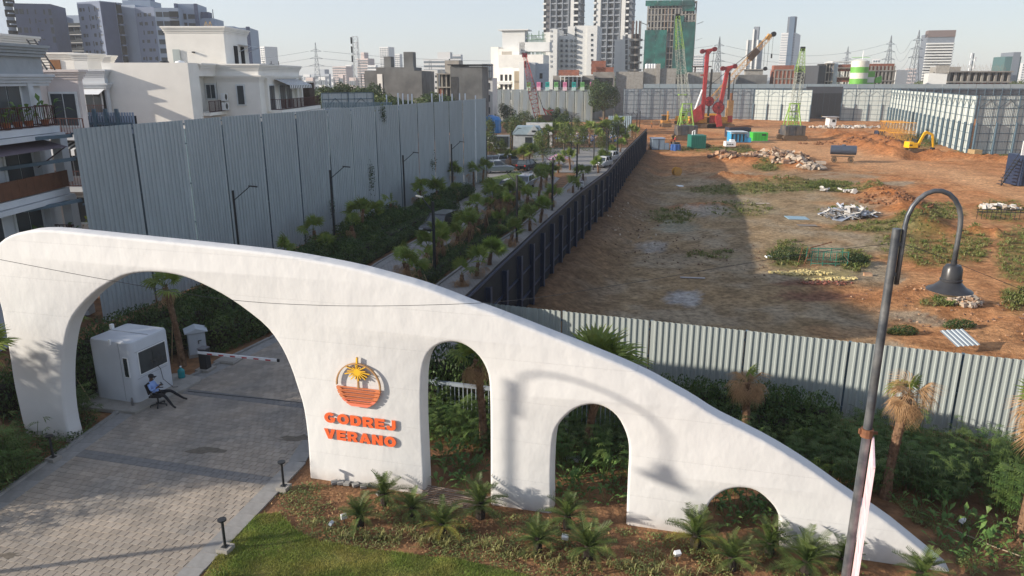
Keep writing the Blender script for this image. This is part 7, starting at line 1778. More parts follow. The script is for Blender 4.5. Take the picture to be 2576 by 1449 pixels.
b = Block(t, 1289, 1306, 1308, 248, -22, D=10); b.body(CREAM, 171); b.wins([b.f(1301, 194), b.f(1301, 218)], 2.0, 3.8, mat('tan shutter', (.34, .28, .2)))
b = Block(t, 1306, 1318, 1321, 246, -22, D=10); b.body(WHT_T, 156)
b = Block(t, 1318, 1346, 1350, 250, -8, D=10); b.body(mat('light grey render', (.46, .48, .50)), 157)
b = Block(t, 1346, 1381, 1384, 252, 10, D=8); b.body(mat('blue grey render', (.33, .37, .42)), 160); b.wins([b.f(1361, 191), b.f(1361, 214)], 1.0, 1.7, DARKIN)
t = bthing('large white hotel like block with small windows before the two tall towers', 1430, 340)
for xl, xm, top_, Y, nm in ((1367, 1383, 81, 342, None), (1382, 1400, 73, 338, None), (1399, 1427, 90, 341, None), (1426, 1444, 66, 340, None), (1443, 1474, 64, 339, None), (1474, 1499, 64, 337, None)):
 b = Block(t, xl, xm, xm + 1, Y, -14, D=16); b.body(CREAM if False else WHT_T, top_)
b = Block(t, 1474, 1499, 1504, 336.9, -14, D=16); b.wins([b.f(1489, 88 + i * 12.7) for i in range(8)], .85, 1.0, WIN)
b = Block(t, 1399, 1474, 1475, 338.9, -14, D=2); b.wins([b.f(x, 102.5 + j * 12.7) for x in (1413.5, 1426, 1438.5, 1448) for j in range(7)] + [b.f(1449, 75), b.f(1449, 88)], .85, 1.0, WIN, depth=2.5)
b = Block(t, 1382, 1400, 1401, 337.8, -14, D=2); b.wins([b.f(1386, 78 + j * 12.7) for j in range(8)], .7, .9, mat('dim pane', (.3, .31, .32)))
b = Block(t, 1382, 1400, 1401, 337.5, -14, D=2); b.boxes('roof_frame', [((3 + i * 1.2, 6, W(0, 86, 340).z), (.2, .2, 3)) for i in range(6)] + [((6, 6, W(0, 84, 340).z), (8, .2, .3))], CHARCOAL)
def tall_tower(lab, xl, xm, xr, Y, cols, side_m, group='tall towers'):
 """cols: list of (x0,x1,kind) in photo px across the front"""
 t = bthing(lab, xm, Y, group=group); b = Block(t, xl, xm, xr, Y, -16); b.body(GREYT, -80); ztop = b.z; floors = int((ztop) / 3.25); z_lo = 14
 for x0, x1, kind in cols:
  a = b.f(x0, 50)[0]; c_ = b.f(x1, 50)[0]; w = c_ - a
  if kind == 'white': b.boxes('white_fin', [(((a + c_) / 2, -.6, ztop / 2), (w, 1.2, ztop))], WHT_T)
  elif kind == 'brown': b.boxes('dark_pier', [(((a + c_) / 2, -.4, ztop / 2), (w, .8, ztop))], mat('brown grey pier', (.11, .105, .11)))
  elif kind == 'balc':
   me = MB().box((0, -.9, 0), (w, 1.8, .9)).mesh('balcony', OFFW)
   for k in range(4, floors):
    z = k * 3.25
    if z > 62: break
    inst('balcony', me, t).matrix_local = b.M @ Matrix.Translation(((a + c_) / 2, 0, z))
   b.wins([((a + c_) / 2, k * 3.25 + 1.6) for k in range(4, 19)], w * .8, 1.9, DARKIN)
  else:
   n = max(1, round(w / 3.4))
   for i in range(n):
    xx = a + w * (i + .5) / n; b.wins([(xx + (.3 if (k + i) % 3 else -.4), k * 3.25 + 1.6) for k in range(4, 19)], w / n * (.62 if (i % 2) else .4), 1.7, DARKIN if i % 2 else WIN)
   me = MB().box((0, -.35, 0), (w, .7, .55)).mesh('floor_band', mat('tower floor band', (.27, .29, .32)))
   for k in range(4, 19): inst('floor_band', me, t).matrix_local = b.M @ Matrix.Translation(((a + c_) / 2, 0, k * 3.25))
   for i in range(n + 1): b.boxes('mullion_pier', [((a + w * i / n, -.5, ztop / 2), (.45, 1.0, ztop))], mat('tower pier', (.22, .24, .27)))
 me = MB().box((0, b.D / 2, 0), (.4, b.D, .5)).mesh('floor_band', MATS['tower floor band'])
 for k in range(4, 19): inst('floor_band', me, t).matrix_local = b.M @ Matrix.Translation((.1, 0, k * 3.25))
 return b
tall_tower('left tall grey tower with brown pier and one white fin behind the hotel block', 1367, 1456, 1466, 430, [(1367, 1375, 'balc'), (1375, 1384, 'brown'), (1385, 1430, 'win'), (1436, 1444, 'white'), (1445, 1455, 'balc')], GREYT)
tall_tower('right tall grey tower with two white fins behind the hotel block', 1493, 1583, 1590, 425, [(1493, 1500, 'balc'), (1501, 1511, 'white'), (1512, 1560, 'win'), (1563, 1573, 'white'), (1575, 1582, 'balc')], GREYT)
t = bthing('cream block with an open round stair core beside the right tall tower', 1570, 345); b = Block(t, 1543, 1575, 1577, 347, -14, D=12); b.body(WHT_T, 99); b = Block(t, 1562, 1590, 1612, 345, -14, D=14); b.body(WHT_T, 86); z = b.z; b.wins([b.f(1576, 92 + j * 13.0) for j in range(7)], 1.1, 1.9); b.boxes('flank', [((.1, b.D / 2, z / 2 - 1), (.2, b.D, z + 1))], mat('shaded white flank', (.26, .29, .33)))  # flank sheet carries the shade of the side away from the sun in its colour
cx_ = b.f(1598, 150)[0]; 
for k in range(9): MB().lathe([(0, 0), (3.0, 0), (3.0, .9), (0, .9)], n=14).build('stair_ring', CONCR, t, 40).matrix_local = b.M @ Matrix.Translation((cx_, -1.0, z - 3 - k * 3.2))
MB().lathe([(0, -z), (1.6, -z), (1.6, 0), (0, 0)], n=10).build('stair_core', DARKIN, t).matrix_local = b.M @ Matrix.Translation((cx_, -1.0, z))
cl = MB()
for k in range(8): a = k * .785; cl.box((math.cos(a) * 1.9, math.sin(a) * 1.9, -z / 2 + 2.5), (.35, .35, z + 6))
cl.build('rebar_column', mat('dark rebar', (.08, .05, .04)), t).matrix_local = b.M @ Matrix.Translation((cx_, -1.0, z))
# green netted tower
t = bthing('unfinished concrete tower wrapped in green scaffold netting behind the lime crane', 1690, 395); b = Block(t, 1622, 1740, 1748, 395, -10); b.body(DARKIN, 2, x0=-b.L + .6, x1=-.6, y0=.8); z = b.z; nfl = int(z / 3.1)
slab = MB().box((-b.L / 2, b.D / 2, 0), (b.L, b.D, .45)).mesh('floor_slab', CONCR)
for k in range(4, nfl + 1): inst('floor_slab', slab, t).matrix_local = b.M @ Matrix.Translation((0, 0, k * 3.1))
colm = MB().box((0, .3, z / 2), (.7, .6, z)).mesh('column', CONCR); colt = MB().box((0, .3, z / 2), (.4, .5, z)).mesh('column', mat('tan column', (.34, .25, .18)))
for i in range(15): inst('column', colt if i in (7, 8, 9) else colm, t).matrix_local = b.M @ Matrix.Translation((-b.L * i / 14, 0, 0))
inf = MB().box((0, .6, 0), (b.L / 14 * .8, .2, 2.3)).mesh('infill_wall', mat('grey block infill', (.17, .16, .155)))
qq = random.Random(3)
for k in range(4, nfl):
 for i in range(14):
  if qq.random() < .42: inst('infill_wall', inf, t).matrix_local = b.M @ Matrix.Translation((-b.L * (i + .5) / 14, 0, k * 3.1 + 1.5))
def net(x0, x1, y0, y1, dy=-.8):
 a, z1 = b.f(x0, y0); c_, z2 = b.f(x1, y1); n_ = max(1, int((c_ - a) / 5))
 for i in range(n_): mb = MB(); w = (c_ - a) / n_; mb.box((a + w * (i + .5), dy, (z1 + z2) / 2), (w - .12, .12, z1 - z2)); mb.build('net_sheet', NETG, t).matrix_local = b.M
net(1622, 1672, 76, 186); net(1697, 1712, 40, 186); net(1716, 1741, 56, 186); net(1624, 1747, 2, 14, -1.2); net(1716, 1747, 14, 28, -1.0)
for (x, y) in ((-b.L - 2, 0), (2.5, 0)):
 for zz in (z - 11, z - 19): MB().add([(x - 1.6, -1, zz + (1.2 if x < 0 else 0)), (x + 1.6, -1, zz + (0 if x < 0 else 1.2)), (x + 1.6, 5, zz + (0 if x < 0 else 1.2)), (x - 1.6, 5, zz + (1.2 if x < 0 else 0))], [(0, 1, 2, 3)]).build('catch_platform', mat('steel platform', (.25, .28, .30)), t).matrix_local = b.M
far_block('pale hazy tower pair right of the green netted tower', 1742, 1766, 1772, 138, 700, FW, 14, 6)

# --- raw concrete walls row behind the hoarding
def wallblk(lab, xl, xr, ytop, Y, m, rz=-10, D=10, extra=None):
 t = bthing(lab, xr, Y, cat='building', group='raw low blocks behind the site'); Y = max(Y, 264); b = Block(t, xl, xr, xr + 1, Y, rz, D); b.body(m, ytop)
 if extra: extra(t, b)
 return b
def open_bays(n, h=2.2, zoff=1.8, m=None):
 def f(t, b): b.grid(-b.L * .95, -b.L * .05, n, b.z - zoff - h / 2, b.z - zoff + h / 2, 1, b.L / n * .55, h, m or DARKIN, depth=.4)
 return f
wallblk('unfinished brick house with white roof tanks behind the flags', 1391, 1495, 190, 262, CONCR, extra=lambda t, b: (b.boxes('brick_parapet', [((-b.L * .62, .5, b.z + .9), (b.L * .5, .4, 2.0))], BRICK), b.grid(-b.L * .85, -b.L * .1, 5, b.z - 8, b.z - 1, 2, 2.1, 2.5, DARKIN), b.boxes('floor_slab', [((-b.L * .55, -1.0, b.z - .3), (b.L * .55, 2.4, .35)), ((-b.L * .55, -1.0, b.z - 4.2), (b.L * .55, 2.4, .35))], WHT_T), b.boxes('column', [((-b.L * (.3 + .1 * i), -2, b.z - 4), (.35, .35, 8)) for i in range(6)], WHT_T)))
for i in range(5): o = MB().lathe([(0, 0), (.55, 0), (.55, 1.0), (.4, 1.25), (0, 1.35)], n=12).build('roof_tank', PLASTIC_W, None, 40); o.location = W(1417 + i * 6.2, 186, 268) - Vector((0, 0, 2.0)) + Vector((0, 0, 1.2)); tag(o, ('first', 'second', 'third', 'fourth', 'fifth')[i] + ' white water tank from the left on the brick house roof', 'water tank', 'white roof tanks over the flags')
wallblk('grey unfinished house with three dark window holes right of the flags', 1491, 1546, 181, 255, CONCR, rz=-6, extra=lambda t, b: (b.grid(-b.L * .95, -b.L * .1, 3, b.z - 5, b.z - 1.3, 1, 2.6, 2.4, DARKIN), b.boxes('brick_house', [((-b.L * .75, 3, b.z + 1.5), (5, 4, 4.5)), ((-b.L * .45, 3, b.z + .6), (6, 4, 2))], BRICK)))
wallblk('blank cement wall block behind the big tree', 1549, 1618, 180, 260, CONC, extra=None); wallblk('higher blank cement block carrying four white tanks', 1618, 1700, 172, 262, CONC); wallblk('narrow cement stair stub above the tanks block', 1650, 1660, 160, 263, CONC)
for i in range(4): o = MB().lathe([(0, 0), (.62, 0), (.62, 1.3), (.4, 1.6), (0, 1.7)], n=12).build('roof_tank', PLASTIC_W, None, 40); v = W(1627 + i * 6.6, 172, 268); o.location = (v.x, 268, v.z - .1); tag(o, ('first', 'second', 'third', 'fourth')[i] + ' white water tank from the left on the blank cement block', 'water tank', 'white roof tanks on the cement block')
wallblk('cement block with a dark roof canopy behind the left red rig', 1732, 1812, 182, 268, CONC, extra=lambda t, b: b.boxes('roof_canopy', [((-b.L * .6, 2, b.z + 2.0), (b.L * .6, 4, .4)), ((-b.L * .4, 2, b.z + 1), (.4, 3, 2)), ((-b.L * .8, 2, b.z + 1), (.4, 3, 2))], mat('dark brown canopy', (.07, .05, .045))))
wallblk('grey cement block behind the yellow boom', 1857, 1930, 188, 272, CONC_DARK, extra=lambda t, b: b.boxes('roof_house', [((-b.L * .45, 3, b.z + .8), (6, 4, 1.8)), ((-b.L * .45, 3, b.z + 1.8), (9, 5, .3))], CONC))
wallblk('red brick block left of the second lime crane', 1948, 1998, 176, 270, BRICK, extra=lambda t, b: (b.boxes('concrete_band', [((-b.L / 2, -.1, b.z - k * 3), (b.L, .2, .35)) for k in range(4)] + [((-b.L * i / 5, -.1, b.z / 2), (.35, .2, b.z)) for i in range(6)], CONCR), b.boxes('roof_hut', [((-b.L * .55, 3, b.z + .8), (7, 4, 1.6))], BRICK)))
wallblk('brown brick end block right of the red brick block', 1998, 2034, 188, 276, mat('brown block', (.26, .19, .14)))
wallblk('low hazy dark glass blocks behind the second lime crane', 2020, 2056, 168, 420, FD)
# the house with silo
t = bthing('half built brick and concrete apartment house behind the green striped silo', 2230, 262); b = Block(t, 2057, 2075, 2076, 268, 30, D=10); b.body(mat('charcoal render', (.05, .055, .065)), 165)
b = Block(t, 2073, 2090, 2092, 269, -6, D=10); b.body(DARKIN, 160); z = b.z; b.boxes('balcony_slab', [((-b.L / 2, -.6, z - k * 3.0), (b.L + .5, 2.2, .4)) for k in range(5)], CONCR); b.boxes('column', [((-b.L * i, -1.2, z / 2), (.3, .3, z)) for i in (0, .5, 1)], CONCR)
b = Block(t, 2090, 2105, 2107, 268, -6, D=10); b.body(mat('pale blue patchy render', (.42, .46, .50), .8, .15, .6), 155)
b = Block(t, 2103, 2139, 2140, 268, -6, D=10); b.body(BRICK, 162); z = b.z; b.grid(-b.L * .98, -b.L * .02, 5, 1, z - 1.5, 4, 1.5, 1.9, CREAM, depth=.3); b.boxes('floor_slab', [((-b.L / 2, -.4, z - 1.2 - k * 3.1), (b.L, 1.2, .35)) for k in range(4)], CONCR); b.boxes('slanted_roof', [((-b.L * .6, 3, z + .9), (b.L * 1.6, 7, .3))], WHT_T)
b = Block(t, 2170, 2246, 2250, 268, -4, D=10); b.body(DARKIN, 166, y0=1); z = b.z; b.boxes('brick_parapet', [((-b.L / 2, .3, z - .3), (b.L, .4, 2.2))], BRICK)
for k in range(4): b.boxes('floor_slab', [((-b.L / 2, 2, z - 1.6 - k * 3.4), (b.L + 2, 5, .4))], CONCR)
for i in range(9): b.boxes('column', [((-b.L * i / 8, 0, z / 2), (.55, .5, z))], CONCR)
props = MB()
for i in range(26): props.box((-b.L * (i + .5) / 26, .6, z - 3.4), (.12, .12, 3.2))
props.build('scaffold_prop', mat('pale prop', (.32, .28, .22)), t).matrix_local = b.M; tag(t.children[-1], kind='stuff')
wallblk('white walled house right of the half built apartment house', 2252, 2281, 176, 268, WHT_T, rz=8)
wallblk('cream stepped house with a concrete stair wall', 2335, 2382, 184, 275, WHT_T, rz=-20, extra=lambda t, b: b.boxes('stair_wall', [((-b.L * .3, 1, b.z + 1.2), (b.L * .7, 2, 3.0))], CONC))
wallblk('concrete stair wall house beside the cream stepped house', 2360, 2413, 168, 282, CONC)
t = bthing('half built brick frame building with props and rebar at the right', 2530, 270); b = Block(t, 2386, 2538, 2542, 274, -4, D=12); b.body(DARKIN, 180, y0=1); z = b.z; b.boxes('brick_infill', [((-b.L * .45, .3, z - 5.2), (b.L * .8, .3, 3.0))], BRICK)
for k in range(3): b.boxes('floor_slab', [((-b.L / 2, 3, z - k * 3.6), (b.L + 1.5, 8, .5))], CONCR)
for i in range(10): b.boxes('column', [((-b.L * i / 9, .1, z / 2), (.8, .5, z))], CONCR)
props = MB()
for i in range(44): props.box((-b.L * (i + .5) / 44, .6 + (i % 3) * .5, z - 1.9), (.14, .14, 3.2)); props.box((-b.L * (i + .5) / 44, 3, z + .7 + (i % 4) * .3), (.05, .05, 1.5 + (i % 3) * .6))
props.build('prop_forest', mat('tan prop', (.28, .20, .12)), t).matrix_local = b.M; tag(t.children[-1], kind='stuff')
# right hand far towers
b = far_block('hazy slim blue glass tower with white edges behind the yellow boom', 1873, 1898, 1912, 100, 620, FD, 24, 3, ww=.7, rz=-30); b.boxes('white_fin', [((-b.L, 0, b.z / 2), (1.2, 2, b.z)), ((-b.L * .45, -.5, b.z / 2 + 4), (1.2, 2, b.z + 8)), ((0, 0, b.z / 2), (1.2, 2, b.z))], WHT_T); b.boxes('glass_crown', [((-b.L * .25, 2, b.z + 4), (b.L * .5, 4, 12))], FD)
b = far_block('cream banded tower with a blue glass spine and raised crown', 1955, 1990, 2003, 82, 560, FW, 24, 2, wm=FG, ww=.92, wh=.35, rz=-26); b.boxes('glass_spine', [((-b.L * .30, -.6, b.z / 2 + 4), (b.L * .36, 2.2, b.z + 14))], mat('blue glass', (.10, .14, .20), .25)); b.boxes('crown', [((-b.L * .35, 3, b.z + 5), (b.L * .6, 5, 12))], FD)
t = bthing('rounded dark tower with white wavy balcony bands on the right', 2370, 480); b = Block(t, 2318, 2386, 2405, 480, -18); b.body(FD, 84); z = b.z; n = 17
for k in range(n): b.boxes('balcony_band', [((-b.L * .52, -1.2, 6 + (z - 12) * k / (n - 1)), (b.L * .98, 2.6, .9))], WHT_T)
b.boxes('crown', [((-b.L * .5, 4, z), (b.L * 1.0, 9, 4))], mat('brown crown', (.16, .12, .11)))
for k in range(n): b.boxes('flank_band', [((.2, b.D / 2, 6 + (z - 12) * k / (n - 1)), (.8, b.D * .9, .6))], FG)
b = far_block('green netted hazy tower near the right edge', 2520, 2560, 2568, 142, 520, mat('far green netting', (.06, .13, .13)), 0, 0, rz=-12); b.body(FD, 131, x0=-b.L * .55, x1=-b.L * .1, y0=-.5)
far_block('pale hazy tower cut by the right edge', 2566, 2600, 2604, 158, 600, FW, 12, 5); far_block('pale hazy slab pair behind the silo', 2190, 2208, 2212, 148, 700, FW, 9, 3); far_block('pinkish hazy flats right of the white walled house', 2278, 2312, 2316, 172, 620, FP, 7, 7); far_block('low hazy flats right of the red brick block', 2036, 2054, 2058, 176, 640, FG, 5, 5)

# --- lattice pylons and masts
def lattice(mb, a, b, w0, w1, n, r, square=True):
 a = Vector(a); b = Vector(b)
 d = (b - a).normalized(); u = Vector((1, 0, 0)) if abs(d.x) < .9 else Vector((0, 0, 1)); s1 = d.cross(u).normalized(); s2 = d.cross(s1)
 def ring(t): c = a.lerp(b, t); w = lerp(w0, w1, t) / 2; return [c + s1 * w * i + s2 * w * j for i, j in ((-1, -1), (1, -1), (1, 1), (-1, 1))]
 prev = ring(0)
 for k in range(n):
  nx = ring((k + 1) / n)
  for i in range(4):
   mb.beam(prev[i], nx[i], r); mb.beam(prev[i], nx[(i + 1) % 4] if k % 2 else nx[(i + 1) % 4], r * .6); mb.beam(nx[i], nx[(i + 1) % 4], r * .6)
  prev = nx
 return mb
PYM = mat('grey lattice steel', (.22, .24, .26), .6)
pyl = []
for i, (px, top_, Y, lab) in enumerate([(793, 107, 430, 'lattice power pylon left of the telecom mast'), (1811, 92, 480, 'lattice power pylon right of the green netted tower'), (2134, 117, 700, 'small distant lattice power pylon'), (2243, 89, 560, 'tall lattice power pylon left of the rounded tower'), (2313, 76, 470, 'nearest lattice power pylon beside the rounded tower')]):
 v = W(px, top_, Y); t = thing('power_pylon', lab, 'pylon', (v.x, Y, -1.6), R(15), 'lattice power pylons'); h = v.z + 1.6; mb = MB(); lattice(mb, (0, 0, 0), (0, 0, h * .72), h * .16, h * .045, 9, h * .006); lattice(mb, (0, 0, h * .72), (0, 0, h), h * .045, .2, 4, h * .005); mb.build('mast', PYM, t)
 for k, zz in enumerate((.62, .74, .86)):
  aw = h * (.13 - .02 * k); MB().beam((-aw, 0, h * zz), (aw, 0, h * zz), h * .006).beam((-aw, 0, h * zz), (0, 0, h * (zz + .035)), h * .005).beam((aw, 0, h * zz), (0, 0, h * (zz + .035)), h * .005).build('cross_arm', PYM, t)
 pyl.append((v, h))
def span(a, b, sag, lab, r=.09):
 pts = [a.lerp(b, t / 16) - Vector((0, 0, sag * 4 * (t / 16) * (1 - t / 16))) for t in range(17)]; tag(MB().tube(pts, r, 3, cap=False).build('power_line', PYM), lab, 'power line', 'high voltage lines')
for k, zz in enumerate((.62, .74, .86)):
 for i, j in ((0, 1), (1, 3), (3, 4)):
  (va_, ha), (vb_, hb_2) = pyl[i], pyl[j]; A = Vector((va_.x + 4, va_.y, -1.6 + ha * zz)); B = Vector((vb_.x - 4, vb_.y, -1.6 + hb_2 * zz)); span(A, B, 7, ('lower', 'middle', 'upper')[k] + ' high voltage line ' + 'between the left pylon and the towers' if i == 0 else ('lower', 'middle', 'upper')[k] + ' high voltage line ' + ('across the yellow boom' if i == 1 else 'beside the rounded tower'))
 va_, ha = pyl[0]; span(Vector((va_.x - 4, va_.y, -1.6 + ha * zz)), Vector((va_.x - 160, va_.y + 80, ha * zz - 2)), 5, ('lower', 'middle', 'upper')[k] + ' high voltage line running left from the left pylon')
v = W(893, 92, 160); t = thing('telecom_mast', 'lattice telecom mast with antennas rising over the trees', 'mast', (v.x, 160, 0)); mb = MB(); lattice(mb, (0, 0, 0), (0, 0, v.z), 1.6, 1.0, 18, .07); mb.build('mast', mat('pale mast steel', (.45, .46, .46)), t)
for i in range(6): MB().box((-.7 + (i % 2) * 1.0, -.6, v.z - .8 - i * .9), (.28, .2, 1.3)).build('antenna', PLASTIC_W if i % 2 else CHARCOAL, t)
v = W(2450, 134, 300); t = thing('telecom_mast', 'short white antenna pole over the brick frame building', 'mast', (v.x, 300, 0)); MB().tube([(0, 0, 0), (0, 0, v.z)], .22, 6).build('pole', PYM, t)
for i in range(6): MB().box((-.9 + (i % 2) * 1.6, -.4, v.z - .8 - i * 1.4), (.7, .4, 1.8)).build('antenna', PLASTIC_W, t)
v = W(1082, 152, 430); t = thing('telecom_mast', 'small hazy mast beside the banded office slab', 'mast', (v.x, 430, 0)); mb = MB(); lattice(mb, (0, 0, 0), (0, 0, v.z), 2, 1.2, 10, .12); mb.build('mast', PYM, t)
# green striped silo
v = W(2165, 154, 260); t = thing('cement_silo', 'cement silo with green and white horizontal stripes and a pale vent pipe', 'silo', (v.x, 260, 0)); GR = mat('silo green', (.14, .40, .06), .5, .12, .8); r = 2.85
for k in range(7):
 z1 = v.z - k * 1.9; MB().lathe([(r, z1 - 1.9), (r, z1)], n=28).build('band', (mat('silo white', (.66, .64, .56), .5, .12, .6), GR)[k % 2], t, True)
MB().lathe([(r, v.z), (r * .6, v.z + .5), (0, v.z + .8)], n=28).build('roof', MATS['silo white'], t, True); MB().tube([(.6, 0, v.z), (.6, 0, v.z + 3.4)], .16, 8).build('vent_pipe', PLASTIC_W, t)
MB().lathe([(r * 1.03, v.z + 1.2), (r * 1.03, v.z + 1.28)], n=24).build('guard_rail', GR, t); MB().box((r + .9, .5, v.z - 8), (3.2, 1.5, 2.0)).box((r + .9, .5, v.z - 4.2), (3.2, 1.5, 1.9)).build('side_bin', GR, t); MB().box((r + .9, .5, v.z - 6.1), (3.2, 1.5, 1.8)).build('side_bin', MATS['silo white'], t)
v = W(2200, 198, 261); t = thing('batching_hopper', 'green batching plant hopper and conveyor peeping over the hoarding', 'machine', (v.x, 261, v.z - 1)); MB().beam((-3.2, 0, -.6), (2.2, 0, 1.6), .9, .7).box((1.0, 0, .4), (2.2, 1.8, 1.6)).build('conveyor', GR, t); MB().beam((-.5, 0, -2), (-.5, 0, 1.5), .15).beam((1.9, 0, -2), (1.9, 0, 2), .15).build('legs', GR, t)['kind'] = 'stuff'

# black and white roof tanks
for i, (x, y, z, m) in enumerate([(-30, 66, 12.3, 0), (-28.8, 66.4, 12.3, 1), (-24.6, 78, 12.25, 0), (-33.2, 49, 14.6, 1)]):
 o = MB().lathe([(0, 0), (.5, 0), (.52, .9), (.35, 1.15), (.12, 1.2), (0, 1.25)], n=14).build('roof_tank', (CHARCOAL, PLASTIC_W)[m], None, 40); o.location = (x, y, z); tag(o, ('black tank behind the blank villa wall', 'white tank beside the black one on the villa roof', 'black tank at the far end of the villa roof', 'white tank on the left roof tower')[i], 'water tank', 'villa roof tanks')
# ------------------------------------------------------------------ site machines and clutter
LIME = mat('lime crane paint', (.25, .44, .06), .55, .2, 1.2, col2=(.22, .34, .08)); REDP = mat('crimson rig paint', (.38, .035, .04), .55, .25, 1.5, col2=(.28, .035, .03)); YEL = mat('machine yellow', (.68, .32, .03), .55, .2, 1.3, col2=(.42, .22, .06)); OCH = mat('ochre boom paint', (.50, .27, .07), .5, .1); REDC = mat('faded red crane paint', (.55, .10, .09), .5, .12)
CW_ = mat('counterweight grey', (.06, .065, .075), .6, .25, 1, col2=(.12, .10, .08)); MUD = mat('muddy track', (.13, .085, .05), .9, .25, 5); GREYL = mat('grey lattice paint', (.36, .38, .33), .6)
TEALC = mat('green container', (.02, .16, .12), .5, .08, 2); BLUEC = mat('sky blue machine', (.05, .33, .60), .45, .08); GENG = mat('bright green genset', (.05, .45, .05), .4, .05); DKC = mat('dark navy container', (.03, .035, .06), .6)
def gs_(x, y): v = G(x, y, -.8); v.z = site_h(v.x, v.y); return v
def tracks(t, L_, W_, h=1.0, g=.9):
 for s in (-1, 1):
  y = s * (W_ / 2 - g / 2); n = 14; prof = []
  for k in range(n):
   a = 2 * math.pi * k / n; prof.append((math.cos(a) * h / 2 + (L_ / 2 - h / 2) * (1 if math.cos(a) > 0 else -1), h / 2 + math.sin(a) * h / 2))
  MB().side(prof, y - g / 2, y + g / 2).build('track', MUD, t)
def vpt(t, x, y, Y): return W(x, y, Y) - Vector(t.location)
# lime crawler cranes
for i, (bx, by, ft, tp, a0, lab) in enumerate([(1723, 352, (1722, 312), (1704.6, 41), (1738, 262), 'tall lime green crawler crane with long pendant ropes on the left'), (1990, 352, (1994, 318), (2019.5, 123), (2000, 262), 'second lime green crawler crane with counterweight towards the camera on the right')]):
 g = gs_(bx, by); t = thing('crawler_crane', lab, 'crane', (g.x, g.y, g.z), 0, 'lime crawler cranes'); Yc = g.y
 tracks(t, 5.2, 5.0 if i else 4.4, 1.1); MB().box((0, -.4, 2.1), (4.3, 3.4, 2.0)).build('counterweight', CW_, t, bevel=.06)
 for k in (-1, 0, 1): MB().box((k * 1.4, -2.12, 2.1), (.05, .05, 1.9)).build('weight_seam', CHARCOAL, t)
 MB().box((1.5, 1.8, 2.2), (1.3, 1.8, 1.9)).build('cab', LIME, t); MB().box((0, 1.2, 1.6), (3.4, 4.5, .9)).build('deck', CHARCOAL, t)
 f, tip = vpt(t, *ft, Yc + 1.5), vpt(t, *tp, Yc + 1.5); k1 = f.lerp(tip, .14); k2 = f.lerp(tip, .70)
 lattice(mb := MB(), f, k1, 1.0, 1.6, 3, .10); mb.build('boom_foot', LIME, t); lattice(mb := MB(), k1, k2, 1.6, 1.6, 12, .07); mb.build('boom_middle', GREYL, t); lattice(mb := MB(), k2, tip, 1.6, .7, 7, .09); mb.build('boom_top', LIME, t); MB().box(tip, (.9, .6, .9)).build('sheave_head', CHARCOAL, t)
 mb = MB()
 for s in (-1, 1):
  mb.beam((s * 1.5, -.8, 3), (s * .9, .2, 7.6), .2).beam((s * 1.5, 1.5, 3), (s * .9, .2, 7.6), .16).beam((s * 1.2, 1.5, 3), (-s * .9, .2, 7.0), .1)
 for z in (4.6, 6.0, 7.6): mb.beam((-1.2, .2, z), (1.2, .2, z), .18)
 mb.build('mast_frame', LIME, t); mb = MB()
 for s in (-1, -.7, .7, 1): mb.tube([(s * .9, .2, 7.6), tip + Vector((s * .3, 0, 0))], .035, 4)
 mb.build('pendant_rope', GREYL, t); tag(t.children[-1], kind='stuff'); MB().box(f.lerp(tip, .28 if i == 0 else .30), (1.8, 1.4, .25)).build('walkway', LIME, t)
